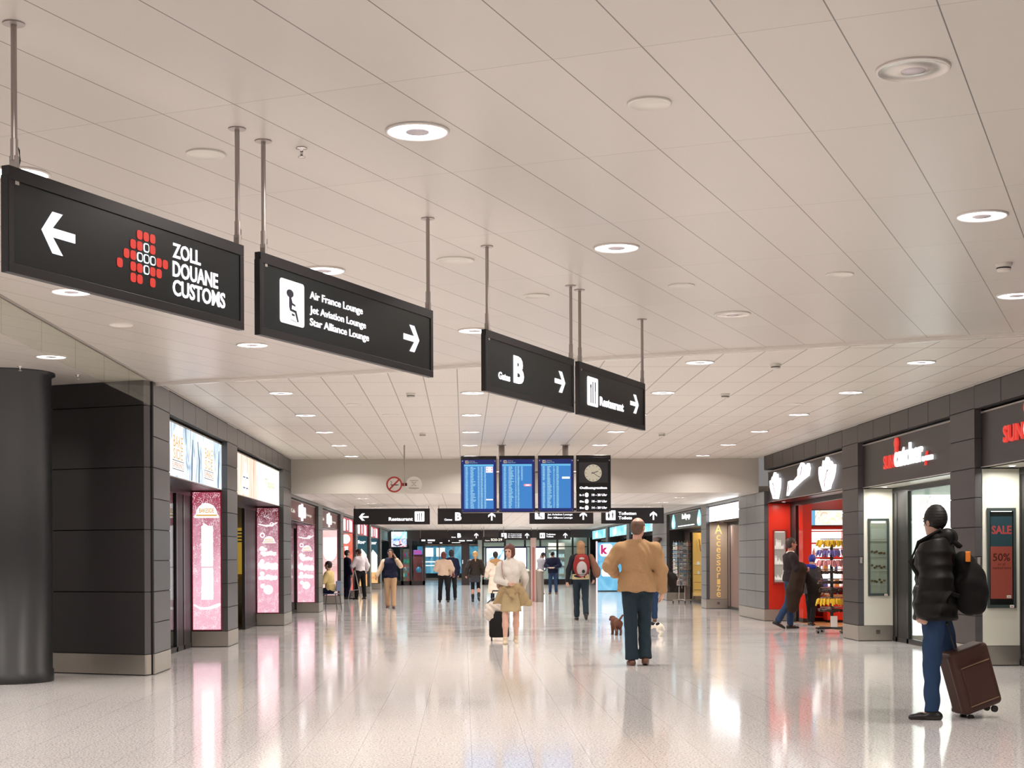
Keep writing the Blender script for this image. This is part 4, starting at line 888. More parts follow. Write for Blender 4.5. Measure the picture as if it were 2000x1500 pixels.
t, W, H = showcase(0.065, 0.42, 25.25, 0.76, 2.06, 'narrow glazed display case with sunglasses on cream panel', mat('case_back_grey', (0.62, 0.60, 0.52), 0.5)); sticker(t, 0.27, 0.0)
b = MB()
for z in (0.18, 0.42, 0.66, 0.92): b.box(0.035, W - 0.035, -0.022, -0.006, z, z + 0.006)
b.build('glass_shelves', M_whitep, t)
MB().box(0.06, W - 0.06, -0.02, -0.008, H - 0.075, H - 0.055).build('display_lamp', M_dispw, t)
MB().box(0.05, W - 0.05, -0.012, -0.007, 0.95, 1.13).build('white_card', M_whitep, t)
b = MB(); R2 = random.Random(9)
for z in (0.19, 0.43, 0.67):
    for x in (0.09, 0.17, 0.25):
        for sg in (-1, 1): b.disc(x + sg * 0.024, z + 0.04 + R2.uniform(0, .05), 0.023, 0.019, -0.018, -0.014, 0, 10)
b.build('sunglasses', mat('amber_lens', (0.20, 0.12, 0.06), 0.2), t)
t, W, H = return_panel(19.43, 2.56, M_cream, 'pier_panel', 'cream panel at the right frame edge carrying the sale poster case')
t, W, H = showcase(0.055, 0.43, 19.43, 0.75, 2.05, 'glazed poster case reading SALE 50% at the right edge', M_core)
M_slate = mat('slate_blue_poster', (0.07, 0.13, 0.18), 0.4); M_coralp = mat('coral_poster', (0.90, 0.16, 0.13), 0.4)
MB().box(0.045, W - 0.045, -0.014, -0.006, 0.80, H - 0.11).build('poster_top', M_slate, t); MB().box(0.045, W - 0.045, -0.014, -0.006, 0.12, 0.80).build('poster_bottom', M_coralp, t)
M_saler = mat('sale_red', (0.72, 0.10, 0.10), 0.4, emit=(0.7, 0.08, 0.08), es=0.25); M_darkr = mat('dark_red_print', (0.20, 0.03, 0.03), 0.4)
fit_text('lettering', 'SALE', (0.06, W - 0.055, 0.96, 1.07), M_saler, t, -0.014, 0.002, 0.03); fit_text('lettering', '50%', (0.075, W - 0.075, 0.61, 0.71), M_darkr, t, -0.014, 0.002, 0.01)
fit_text('lettering', 'on all', (0.14, W - 0.14, 0.555, 0.585), M_darkr, t, -0.014, 0.001); fit_text('lettering', 'marked items', (0.07, W - 0.06, 0.505, 0.54), M_darkr, t, -0.014, 0.001)
sticker(t, 0.29, 0.005); sticker(t, 0.25, 0.13)
for nm, yp in (('left of the puffer coat man', 25.25), ('at the right frame edge', 19.43)):
    o = thing('door_hinge', f'small metal hinge plate on the pier edge {nm}', 'hinge', (XR + 0.05, yp - 0.002, 1.31))
    MB().box(-0.02, 0.02, -0.012, 0, 0, 0.10).build('plate', M_alu, o, 0.002); MB().tube([(0.02, -0.012, 0.01), (0.02, -0.012, 0.09)], 0.006, 8).build('pin', M_chrome, o)
# red return with its case
return_panel(33.2, 2.60, M_red, 'pier_panel', 'glossy red panel on the pier beside the red shop')
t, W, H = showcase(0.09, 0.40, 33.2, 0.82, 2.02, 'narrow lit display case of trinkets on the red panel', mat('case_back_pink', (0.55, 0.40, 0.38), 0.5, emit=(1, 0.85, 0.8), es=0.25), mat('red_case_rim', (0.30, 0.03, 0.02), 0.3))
b = MB(); b2 = MB(); R2 = random.Random(4)
for z in (0.08, 0.42, 0.76): b.box(0.035, W - 0.035, -0.022, -0.006, z, z + 0.008)
b.build('shelves', M_whitep, t)
for z0_ in (0.09, 0.43, 0.77):
    for k in range(7):
        x = 0.05 + k * 0.03; h_ = R2.uniform(0.04, 0.24)
        b2.lathe([(0.0001, 0), (0.011, 0), (0.012, h_ * 0.7), (0.005, h_ * 0.8), (0.005, h_), (0.0001, h_)], (x, -0.014, z0_), 8)
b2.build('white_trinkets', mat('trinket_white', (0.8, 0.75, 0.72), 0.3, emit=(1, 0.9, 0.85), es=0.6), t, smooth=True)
# gilded vertical lettering panel
M_taupe = mat('taupe_panel', (0.36, 0.27, 0.205), 0.42)
t, W, H = return_panel(41.2, 2.36, M_taupe, 'pier_panel', 'dark panel with vertical gilded lettering right of the postcard rack')
M_gold = mat('gilded_letter', (0.75, 0.52, 0.20), 0.35, 0.3, emit=(0.75, 0.5, 0.18), es=0.35)
word = 'Accessorize'; zz = H - 0.06
hs = [0.25] + [0.145] * 10
for ch, h_ in zip(word, hs):
    wd = 0.20 if ch == 'A' else 0.115
    if ch in 'rIi': wd = 0.09
    cu = ch if ch != 'i' else 'I'
    fit_text('letter', cu, (0.24 - wd / 2, 0.24 + wd / 2, zz - h_, zz), M_gold, t, -0.014, 0.006, 0.012); zz -= h_ + 0.028
for x, yp in ((XR + 0.33, 25.25), (XR + 0.33, 41.2)):
    o = base_vent(yp, x); tag(o, 'small square grille in the steel base ' + ('left of the puffer coat man' if yp < 30 else 'under the gilded lettering'), 'grille')
# ------------------------------------------------------------------ inside the shops
M_whitegl = glow('bright_shop_panel', (1.0, 1.0, 0.97), 3.2)
M_wood = mat('warm_wood', (0.40, 0.19, 0.07), 0.4, noise=0.2, nscale=6)
# shop behind the puffer coat man: bright panel and mirrored glass lettering
t = thing('display_panel', 'tall glaring white display panel inside the shop behind the puffer coat man', 'display panel', (8.4, 26.0, 0), -PI / 2)
PX, PY = 8.35, 0
struct(MB().box(XR + REC + 0.02, 13, 25.6, 25.79, 0, 2.95).build('wall_shop', mat('shop_wall_grey_green', (0.42, 0.48, 0.44), 0.5)))
t.location = (7.52, 25.0, 0); t.rotation_euler = (0, 0, 0)
MB().box(0, 2.6, 0.0, 0.12, 0.10, 2.45).build('glowing_face', M_whitegl, t)
MB().box(-0.03, 2.63, 0.02, 0.14, 0.0, 0.10).build('plinth', M_steel, t)
l = bpy.data.lights.new('shop_lamp', 'AREA'); l.shape = 'RECTANGLE'; l.size = 3.5; l.size_y = 2.5; l.energy = 110; l.color = (1.0, 0.98, 0.92)
def shop_lamp(x, y, e, label, sx=1.2, sy=0.3, col=(1, 0.95, 0.88), z=2.94):
    t = thing('shop_ceiling_lamp', label, 'ceiling light', (x, y, z))
    MB().box(-sx / 2, sx / 2, -sy / 2, sy / 2, -0.035, 0).build('housing', M_whitep, t)
    MB().box(-sx / 2 + 0.02, sx / 2 - 0.02, -sy / 2 + 0.02, sy / 2 - 0.02, -0.04, -0.035).build('diffuser', glow('shop_diffuser', (1, 0.97, 0.92), 4), t)
    L = bpy.data.lights.new('lamp', 'AREA'); L.shape = 'RECTANGLE'; L.size = sx; L.size_y = sy; L.energy = e; L.color = col
    o = bpy.data.objects.new('lamp', L); C.objects.link(o); o.parent = t; o.location = (0, 0, -0.05)
for k, y in enumerate((21.2, 22.8, 24.3)): shop_lamp(8.3, y, 42, f'strip lamp inside the shop behind the puffer coat man, {["near", "middle", "rear"][k]}', 1.8, 0.3, (1, 0.99, 0.95))
for y in (15.0, 17.5): shop_lamp(8.2, y, 40, f'strip lamp inside the right edge shop, {"near" if y < 16 else "rear"} one', 1.8, 0.3)
t = thing('window_lettering', 'white reversed lettering high on the shop glass behind the puffer coat man', 'lettering', (XR + REC + 0.01, 23.75, 2.17), -PI / 2)
fit_text('letters', 'DKNY', (0.0, 0.62, 0.0, 0.19), mat('white_film', (0.8, 0.8, 0.78), 0.5, emit=(0.9, 0.95, 0.92), es=0.35), t, -0.004, 0.003, 0.0, mir=True)
# red shop
struct(MB().box(XR + REC + 0.02, 13, 32.95, 33.09, 0, 2.95).build('wall_shop', M_red))
struct(MB().box(11.2, 11.35, 25.95, 33.0, 0, 2.95).build('wall_shop', M_red))
shop_lamp(8.6, 30.0, 40, 'strip lamp inside the red shop', 0.3, 2.0, (1, 0.9, 0.8)); shop_lamp(9.8, 31.2, 40, 'rear strip lamp inside the red shop', 0.3, 2.0, (1, 0.9, 0.8))
shop_lamp(7.8, 28.4, 16, 'strip lamp over the sunglasses rack', 0.3, 1.0, (1, 0.92, 0.85))
struct(MB().box(XR + REC, 13, 25.93, 33, 0.0, 0.012).build('floor_shop', M_wood))
t = thing('backlit_picture', 'wide backlit food photograph above the shelves in the red shop', 'picture', (7.48, 32.80, 2.09)); 
MB().box(0, 2.2, 0, 0.14, 0, 0.36).build('case', M_frame, t); MB().box(0.02, 2.18, -0.006, 0, 0.02, 0.34).build('picture', photo_mat('food_photo_print', [(0.75, 0.5, 0.35), (1.0, 0.9, 0.75), (1.0, 1.0, 0.95), (0.95, 0.75, 0.4)], 7, 1.25), t)
MB().box(0.02, 0.20, -0.008, -0.006, 0.02, 0.34).build('blue_corner', glow('sky_blue_print', (0.15, 0.5, 0.8), 1.0), t)
t = thing('wall_shelf', 'red wall shelving full of brightly lit white goods in the red shop', 'shelf', (7.50, 32.55, 0.012)); 
b = MB().box(0, 2.3, 0.32, 0.36, 0, 1.98)
for z in (0.10, 0.42, 0.74, 1.06, 1.38, 1.70, 1.96): b.box(0, 2.3, 0.0, 0.33, z - 0.012, z + 0.012)
for x in (0, 0.76, 1.52, 2.27): b.box(x, x + 0.03, 0, 0.36, 0, 1.98)
b.build('carcass', M_red, t)
b = MB()
for z in (0.74, 1.06, 1.38, 1.70): b.box(0.04, 2.26, 0.30, 0.32, z + 0.02, z + 0.30)
b.build('lit_back', glow('shelf_back_light', (1, 0.97, 0.9), 2.2), t)
R3 = random.Random(21); goods = [mat('goods_white', (0.8, 0.78, 0.7), 0.4), mat('goods_orange', (0.7, 0.35, 0.08), 0.4), mat('goods_red', (0.6, 0.06, 0.05), 0.4), mat('goods_blue', (0.1, 0.15, 0.5), 0.4)]
gb = [MB().box(-0.05, 0.05, 0, 0.16, 0, 0.18).mesh('boxed_good', g_) for g_ in goods] + [MB().lathe([(0.0001, 0), (0.035, 0), (0.035, 0.13), (0.015, 0.17), (0.015, 0.2), (0.0001, 0.2)], (0, 0.08, 0), 12).mesh('bottle', g_, True) for g_ in goods]
n = 0
for zi, z in enumerate((0.112, 0.432, 0.752, 1.072, 1.392)):
    for k in range(9):
        x = 7.50 + 0.13 + k * 0.245 + R3.uniform(-0.02, 0.02); me = R3.choice(gb)
        o = bpy.data.objects.new('bottle' if 'bottle' in me.name else 'boxed_good', me); C.objects.link(o); o.location = (x, 32.60, z + 0.012)
        tag(o, f'small packaged good standing on the {["lowest", "second lowest", "middle", "second highest", "highest"][zi]} shelf of the red shop', 'packaged good', f'goods on shelf level {zi + 1} of the red shop')
# red shop: partition column near the front and low red counter
t = thing('counter', 'low red counter with wooden top behind the boy in the red shop', 'counter', (7.75, 32.0, 0.012)); MB().box(0, 1.2, 0, 0.4, 0.05, 0.55).build('body', M_red, t, 0.01); MB().box(-0.02, 1.22, -0.02, 0.42, 0.55, 0.59).build('top', M_wood, t); MB().box(0.03, 1.17, 0.03, 0.37, 0, 0.05).build('plinth', M_core, t)
t = thing('red_post', 'red square post just inside the red shop entrance', 'post', (7.24, 32.05, 0)); MB().box(0, 0.19, 0, 0.4, 0.0, 2.6).build('shaft', M_red, t, 0.004); MB().box(-0.006, 0.196, -0.006, 0.406, 0, 0.1).build('foot', M_frame, t)
# rack of sunglasses and hair things on castors
t = thing('accessory_rack', 'revolving rack hung with sunglasses and yellow hair ties at the red shop front', 'display rack', (6.80, 27.75, 0))
b = MB().tube([(0, 0, 0.10), (0, 0, 1.72)], 0.03, 12)
for k in range(4):
    a = k * PI / 2 + 0.4; b.box(-0.0, 0.34, -0.03, 0.03, 0.085, 0.12, 0, Matrix.Rotation(a, 4, 'Z'))
b.build('stand', M_rubber, t, 0.003)
for k in range(4):
    a = k * PI / 2 + 0.4; cx, cy = 0.31 * math.cos(a), 0.31 * math.sin(a)
    q = MB()
    for sg in (-0.018, 0.018): q.tube([(cx + sg, cy - 0.012, 0.035), (cx + sg, cy + 0.012, 0.035)], 0.035, 12)
    q.box(cx - 0.015, cx + 0.015, cy - 0.015, cy + 0.015, 0.05, 0.09); q.build('castor', M_chrome, t)
rows = [(1.68, 'yellow_tie'), (1.50, 'blue_piece'), (1.31, 'pink_piece'), (1.12, 'dark_lens'), (0.94, 'dark_lens'), (0.78, 'dark_lens'), (0.60, 'yellow_tie'), (0.42, 'dark_lens')]
pm = {'yellow_tie': mat('yellow_plastic', (0.85, 0.55, 0.03), 0.35), 'blue_piece': mat('blue_purple_plastic', (0.22, 0.18, 0.5), 0.35), 'pink_piece': mat('rose_plastic', (0.75, 0.30, 0.32), 0.35), 'dark_lens': mat('dark_lens', (0.05, 0.035, 0.03), 0.12)}
ringm = MB()
for z, k in rows:
    ringm.lathe([(0.20, z + 0.06), (0.21, z + 0.06), (0.21, z + 0.075), (0.20, z + 0.075), (0.20, z + 0.06)], (0, 0, 0), 20)
    for j in range(6): a = j * PI / 3; ringm.tube([(0, 0, z + 0.067), (0.2 * math.cos(a), 0.2 * math.sin(a), z + 0.067)], 0.005, 5)
ringm.build('hanging_rings', M_chrome, t)
for z, k in rows:
    q = MB(); rr = random.Random(int(z * 100))
    for j in range(40):
        a = 2 * PI * j / 40 + rr.uniform(-0.06, 0.06); r = 0.205 + rr.uniform(-0.02, 0.055); x, y = r * math.cos(a), r * math.sin(a)
        if k == 'dark_lens':
            M = Matrix.Translation((x, y, z + rr.uniform(-0.01, 0.02))) @ Matrix.Rotation(a + PI / 2, 4, 'Z')
            for sg in (-1, 1): q.prism([(sg * 0.032 + 0.026 * math.cos(u * PI / 5), 0.02 * math.sin(u * PI / 5)) for u in range(10)], -0.002, 0.002, 0, M)
            q.box(-0.01, 0.01, -0.002, 0.002, 0.0, 0.006, 1, M)
            if j % 2: q.box(-0.06, 0.06, -0.003, 0.003, 0.02, 0.03, 1, M)
        else:
            h_ = rr.uniform(0.08, 0.14); q.tube([(x * 0.95, y * 0.95, z + 0.05), (x, y, z + 0.02), (x * 1.12, y * 1.12, z + 0.05 - h_)], [0.008, 0.024, 0.015], 6)
    q.build('hanging_' + ('sunglasses' if k == 'dark_lens' else 'hair_ties'), [pm[k], M_chrome], t)
MB().box(-0.07, 0.05, -0.22, -0.19, 0.13, 0.33).build('price_card', M_whitep, t)
# right edge shop interior is outside the frame
# window display behind the postcard rack (warm)
t = thing('window_display', 'warm lit window display with necklaces and glass shelves beside the postcard rack', 'window display', (7.40, 48.6, 0.10))
MB().box(0, 1.6, 0, 0.05, 0, 2.10).build('back_wall', mat('glowing_amber_wall', (0.75, 0.45, 0.15), 0.5, emit=(1.0, 0.55, 0.15), es=1.2), t)  # wall itself glows, the warm display light is put into its material
b = MB()
for z in (0.25, 0.5, 0.75, 1.05): b.box(0.02, 1.5, -0.35, 0, z, z + 0.012)
b.build('shelves', M_whitep, t)
MB().box(0, 1.6, -0.4, 0, -0.1, 0.06).build('plinth', M_wood, t)
b = MB()
for k in range(16):
    z = R3.choice((0.262, 0.512, 0.762, 1.062)); x = R3.uniform(0.08, 1.4); b.lathe([(0.0001, 0), (0.03, 0), (0.035, 0.06), (0.012, 0.10), (0.0001, 0.12)], (x, -0.17, z), 10)
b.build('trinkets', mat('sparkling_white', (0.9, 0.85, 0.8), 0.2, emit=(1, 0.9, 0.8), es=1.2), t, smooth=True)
b = MB()
for k in range(5):
    x = 0.3 + k * 0.25; b.tube([(x - 0.11, -0.06, 1.9), (x - 0.07, -0.06, 1.55 - 0.05 * (k % 2)), (x, -0.06, 1.42 - 0.06 * (k % 3)), (x + 0.07, -0.06, 1.55), (x + 0.11, -0.06, 1.9)], 0.014, 6)
b.build('necklaces', mat('brown_beads', (0.16, 0.07, 0.04), 0.3), t)
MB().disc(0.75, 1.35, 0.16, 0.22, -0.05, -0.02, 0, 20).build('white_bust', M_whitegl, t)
L = bpy.data.lights.new('lamp', 'POINT'); L.energy = 30; L.color = (1, 0.7, 0.4); L.shadow_soft_size = 0.08; o = bpy.data.objects.new('lamp', L); C.objects.link(o); o.parent = t; o.location = (0.5, -0.3, 2.15)
# small things on the left
t = thing('pendant_lamp', 'small bare bluish bulb hanging in the second left shop', 'lamp', (-4.95, 30.9, 1.92)); MB().lathe([(0.0001, -0.07), (0.045, -0.05), (0.06, 0.0), (0.045, 0.05), (0.018, 0.09), (0.018, 0.13)], seg=16).build('bulb', glow('bulb_glow', (0.85, 0.85, 1.0), 8), t, smooth=True); MB().tube([(0, 0, 0.13), (0, 0, 1.03)], 0.006, 6).build('cord', M_rubber, t)
t = thing('bar_counter', 'dark bar counter inside the second left shop', 'counter', (-6.6, 31.6, 0)); MB().box(0, 1.8, 0, 0.5, 0, 1.0).build('body', mat('dark_red_bar', (0.12, 0.03, 0.025), 0.4), t); MB().box(-0.03, 1.83, -0.03, 0.53, 1.0, 1.05).build('top', mat('pale_top', (0.5, 0.45, 0.38), 0.3), t)
t = thing('menu_wall', 'yellow wall panel behind the counter in the second left shop', 'wall panel', (-6.8, 32.75, 1.1)); MB().box(0, 2.3, 0, 0.1, 0, 1.0).build('panel', mat('yellow_wall', (0.7, 0.48, 0.06), 0.5, emit=(0.8, 0.5, 0.05), es=0.35), t)
b = MB()
for k in range(4): b.box(0.1, 2.2, -0.01, 0, 0.9 - k * 0.07, 0.93 - k * 0.07)
b.build('dark_slats', M_frame, t)
t = thing('service_counter', 'dark pink counter with white jug inside the nearest left shop', 'counter', (-6.3, 23.9, 0)); MB().box(0, 1.5, 0, 0.5, 0, 0.85).build('body', mat('dusty_pink_front', (0.38, 0.13, 0.14), 0.35), t); MB().box(-0.02, 1.52, -0.02, 0.52, 0.85, 0.9).build('top', M_steel, t)
t = thing('jug', 'white jug on the counter inside the nearest left shop', 'jug', (-5.15, 24.1, 0.9)); MB().lathe([(0.0001, 0), (0.08, 0), (0.1, 0.12), (0.06, 0.24), (0.07, 0.3), (0.055, 0.3), (0.05, 0.22), (0.0001, 0.02)], seg=20).build('body', M_whitep, t, smooth=True); MB().tube([(0.07, 0, 0.25), (0.14, 0, 0.22), (0.14, 0, 0.1), (0.09, 0, 0.07)], 0.01, 8).build('handle', M_whitep, t)
shop_lamp(-6.5, 22.5, 9, 'strip lamp inside the nearest left shop', 0.3, 1.2, (1, 0.85, 0.7)); shop_lamp(-6.5, 29.5, 9, 'strip lamp inside the second left shop', 0.3, 1.2, (1, 0.85, 0.7))

# ------------------------------------------------------------------ standing things in the corridor
# red post with steel ticket bins
t = thing('steel_bin_post', 'red striped post with two fluted steel bins in the middle of the corridor', 'litter bin', (2.22, 48.3, 0))
MB().box(-0.085, 0.085, -0.06, 0.06, 0, 2.05).build('post', mat('post_pinkish_steel', (0.55, 0.40, 0.37), 0.35, 0.3), t, 0.004); MB().box(-0.03, 0.03, -0.066, -0.06, 0.03, 1.75).build('red_stripe', mat('post_red', (0.38, 0.13, 0.115), 0.4), t)
for sg in (-1, 1):
    cx = sg * 0.20
    MB().lathe([(0.0001, 0), (0.13, 0), (0.13, 0.98), (0.118, 1.0), (0.0001, 1.0)], (cx, 0.02, 0), 24).build('steel_bin', M_steel, t, smooth=False)
    b = MB()
    for k in range(7):
        a = PI + PI * (k + 0.5) / 7; b.tube([(cx + 0.131 * math.cos(a), 0.02 + 0.131 * math.sin(a), 0.03), (cx + 0.131 * math.cos(a), 0.02 + 0.131 * math.sin(a), 0.95)], 0.007, 6)
    b.build('flutes', M_alu, t)
    MB().lathe([(0.09, 1.0), (0.07, 1.03), (0.03, 1.05), (0.0001, 1.055)], (cx, 0.02, 0), 20).build('lid', M_whitep, t, smooth=True)
# blue light pillar with k
t = thing('light_pillar', 'blue backlit advertising pillar with a pink letter k right of the backpacker', 'advertising pillar', (5.53, 62.4, 0))
MB().box(0, 1.15, 0, 0.35, 0, 2.06).build('body', M_frame, t, 0.01); MB().box(-0.035, 0.0, -0.02, 0.36, 0, 2.08).build('edge_light', glow('pale_pink_edge', (0.95, 0.80, 0.85), 1.1), t)
MB().box(0.01, 1.14, -0.012, 0, 0.04, 2.03).build('blue_picture', photo_mat('sky_blue_poster', [(0.10, 0.42, 0.72), (0.20, 0.58, 0.85), (0.35, 0.70, 0.92)], 1.2, 1.0), t)
fit_text('lettering', 'k', (0.14, 0.42, 1.55, 1.93), glow('magenta_print', (0.62, 0.02, 0.16), 1.0), t, -0.016, 0.002, 0.05)
b = MB().rbox(0.10, 0.62, -0.016, -0.012, 1.45, 1.97, 0.12).rbox(0.16, 0.80, -0.016, -0.012, 0.62, 0.95, 0.1); b.build('white_shapes', M_white, t)
# postcard rack
t = thing('postcard_rack', 'tall white wire postcard rack on castors at the right shop window', 'display rack', (6.72, 46.4, 0))
M_wire = mat('cream_wire', (0.55, 0.48, 0.42), 0.4)
b = MB()
for x in (-0.09, 0.09): b.tube([(x, 0, 0.10), (x, 0, 0.5)], 0.014, 8)
b.tube([(0, 0, 0.45), (0, 0, 1.9)], 0.012, 8)
for a in (0.2, 1.77, 3.34, 4.9): b.tube([(0, 0, 0.11), (0.30 * math.cos(a), 0.30 * math.sin(a), 0.09)], 0.012, 8)
b.build('stand', M_wire, t)
for a in (0.2, 1.77, 3.34, 4.9):
    x, y = 0.29 * math.cos(a), 0.29 * math.sin(a); MB().tube([(x - 0.015, y, 0.035), (x + 0.015, y, 0.035)], 0.035, 12).build('castor', M_rubber, t)
cardm = [mat('card_' + n_, c_, 0.4) for n_, c_ in (('sea', (0.10, 0.25, 0.38)), ('snow', (0.62, 0.62, 0.62)), ('rose', (0.50, 0.30, 0.28)), ('slate', (0.18, 0.20, 0.22)), ('green', (0.2, 0.3, 0.15)), ('swiss_red', (0.55, 0.04, 0.05)))]
R4 = random.Random(8); wires = MB()
for f_ in range(6):
    a = PI + 0.52 + f_ * PI / 3; n_ = Vector((math.cos(a), math.sin(a), 0)); tt = Vector((-n_.y, n_.x, 0)); M = Matrix((( tt.x, -n_.x, 0, n_.x * 0.24), (tt.y, -n_.y, 0, n_.y * 0.24), (0, 0, 1, 0), (0, 0, 0, 1)))
    for r in range(11):
        z = 0.55 + r * 0.122; ins = max(0, (0.75 - z)) * 0.5
        wires.box(-0.11, 0.11, -0.028 + ins, -0.022 + ins, z, z + 0.012, 0, M).box(-0.11, 0.11, -0.024 + ins, 0.03, z - 0.004, z + 0.002, 0, M)
        for sx in (-1,) if r > 20 else (-1, 1):
            m_ = 5 if (f_ == 2 and r >= 9) else R4.randrange(5)
            q = MB().box(sx * 0.055 - 0.048, sx * 0.055 + 0.048, -0.018 + ins, -0.012 + ins, z + 0.004, z + 0.10, 0, M).box(sx * 0.055 - 0.04, sx * 0.055 + 0.04, -0.0195 + ins, -0.018 + ins, z + 0.03, z + 0.075, 1, M)
            o = q.build('postcard', [cardm[m_], cardm[(m_ + 1) % 4] if m_ != 5 else cardm[1]]); o.location = t.location
            tag(o, 'postcard in a wire pocket of the white rack by the right shop window', 'postcard', 'postcards in the rack')
    wires.tube([M @ Vector((-0.115, 0.01, 0.5)), M @ Vector((-0.115, 0.01, 1.92))], 0.006, 5)
wires.build('wire_pockets', M_wire, t)
# dome lamp fixture on the pier right of tan man
t = thing('wall_speaker', 'brown dome fixture on the silver pier above the postcard rack', 'wall fixture', (XR - 0.02, 50.6, 2.0)); MB().lathe([(0.0001, -0.12), (0.10, -0.09), (0.16, 0.0), (0.16, 0.06), (0.05, 0.09), (0.0001, 0.09)], (-0.12, 0, 0), 20).build('dome', mat('brown_dome', (0.16, 0.11, 0.10), 0.35), t, smooth=True); MB().tube([(0, 0, 0.03), (-0.12, 0, 0.05)], 0.02, 8).build('arm', M_alu, t)
# folding easel by the white shirt man
t = thing('easel', 'small easel with slanted steel legs by the white shirted man', 'easel', (-3.55, 52.3, 0)); b = MB().tube([(0, 0, 0), (-0.22, 0.1, 1.0)], 0.018, 8).tube([(-0.45, 0, 0), (-0.25, 0.1, 1.0)], 0.018, 8); b.build('legs', M_alu, t); MB().tube([(-0.42, 0.03, 0.30), (-0.08, 0.05, 0.34)], 0.012, 8).build('crossbar', M_alu, t)

# ------------------------------------------------------------------ end wall and the passage behind it
M_dkhead = mat('end_header_dark', (0.045, 0.035, 0.035), 0.4)
YE = 79.0
struct(MB().box(XL - 0.6, -2.05, YE, YE + 0.15, 2.30, ZL).box(-2.05, 6.8, YE, YE + 0.15, 2.45, ZL).build('wall_end_header', M_dkhead))
t = thing('glazed_wall', 'dark framed glass wall at the corridor end behind the man on the phone', 'glazed wall', (-3.9, YE, 0)); b = MB()
for x in (0, 0.62, 1.05, 1.75): b.box(x, x + 0.12, 0, 0.1, 0, 2.3)
b.box(0, 1.87, 0, 0.1, 0, 0.22); b.build('frame', M_dkhead, t); MB().box(0.1, 1.8, 0.04, 0.05, 0.2, 2.3).build('glass_pane', M_glass, t)
t = thing('dark_pillar', 'dark square pillar at the corridor end left of the blonde woman', 'pillar', (-0.13, YE, 0)); MB().box(0, 0.42, 0, 0.4, 0, 2.45).build('shaft', M_dkhead, t); MB().box(0.05, 0.08, -0.02, 0, 1.1, 1.3).box(0.34, 0.37, -0.02, 0, 1.1, 1.3).build('white_handles', M_white, t)
t = thing('glazed_wall', 'pale glass shopfront at the corridor end behind the two reading men', 'glazed wall', (0.95, YE, 0)); b = MB()
for x in (0, 1.15, 2.2, 3.0, 3.9, 4.7, 5.5): b.box(x, x + 0.10, 0, 0.1, 0, 2.45)
b.box(0, 5.6, 0, 0.12, 0, 0.28); b.box(0, 5.6, 0, 0.1, 1.95, 2.0); b.build('frame', M_frame, t); MB().box(0.05, 5.5, 0.04, 0.05, 0.25, 2.45).build('glass_pane', M_glass, t)
M_blueph = photo_mat('icy_blue_poster', [(0.15, 0.35, 0.55), (0.6, 0.85, 0.95), (1, 1, 1), (0.7, 0.9, 1)], 2.0, 1.5)
for x, w_, lb in ((1.12, 1.05, 'blue framed icy backlit poster behind the white coat woman'), (2.35, 0.95, 'blue framed white backlit poster left of the red post'), (3.45, 0.85, 'white backlit poster behind the two reading men')):
    t = thing('light_poster', lb, 'light box', (x, YE - 0.12, 0.72)); MB().box(0, w_, 0, 0.1, 0, 1.25).build('frame', mat('navy_frame', (0.01, 0.02, 0.12), 0.4), t, 0.004); MB().box(0.06, w_ - 0.06, -0.006, 0, 0.06, 1.19).build('picture', M_blueph if x < 2 else M_whitegl, t)
# lit goods room behind the end wall, right
t = thing('shelf_tower', 'tall pale shelf of goods seen through the end glass', 'shelf', (4.6, 82.0, 0)); b = MB().box(0, 0.9, 0.3, 0.34, 0, 2.2)
for z in (0.05, 0.5, 0.95, 1.4, 1.85): b.box(0, 0.9, 0, 0.3, z, z + 0.03)
b.build('carcass', M_whitep, t)
q = MB()
for z in (0.08, 0.53, 0.98, 1.43): 
    for k in range(6): q.box(0.04 + k * 0.14, 0.15 + k * 0.14, 0.04, 0.25, z, z + R3.uniform(0.15, 0.34))
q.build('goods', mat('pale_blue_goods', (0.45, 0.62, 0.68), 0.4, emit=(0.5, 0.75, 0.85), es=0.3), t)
struct(MB().box(0.8, 7.2, 86, 86.1, 0, ZL).build('wall_shop', mat('pale_teal_wall', (0.42, 0.52, 0.50), 0.5)))
# the shop of coloured sweets at the left end
t = thing('backlit_header', 'aqua and white backlit box above the sweets display at the left corridor end', 'light box', (-3.75, 78.3, 2.0)); MB().tube([(0.1, 0.15, 0.78), (0.1, 0.15, 0.87)], 0.02, 8).tube([(0.7, 0.15, 0.78), (0.7, 0.15, 0.87)], 0.02, 8).build('hangers', M_alu, t); MB().box(0, 0.80, 0, 0.3, 0.42, 0.78).build('upper_box', photo_mat('pale_aqua', [(0.2, 0.8, 0.8), (0.8, 1, 1), (1, 1, 1)], 3, 1.3), t); MB().box(0, 0.78, 0, 0.3, 0, 0.40).build('lower_box', photo_mat('blue_red_white', [(0.05, 0.3, 0.8), (0.9, 0.95, 1.0), (0.8, 0.05, 0.15)], 3.5, 1.1), t)
MB().tube([(0.1, -0.01, 0.12), (0.3, -0.01, 0.05), (0.55, -0.01, 0.12)], 0.03, 8).build('dark_curve', mat('navy_curve', (0.01, 0.03, 0.2), 0.4), t)
t = thing('sweets_display', 'shelf stand of many coloured sweets behind the man on the phone', 'display rack', (-3.35, 79.6, 0)); b = MB().box(0, 0.6, 0.3, 0.34, 0, 1.9)
for z in (0.05, 0.4, 0.75, 1.1, 1.45, 1.8): b.box(0, 0.6, 0, 0.3, z, z + 0.025)
b.build('carcass', M_whitep, t)
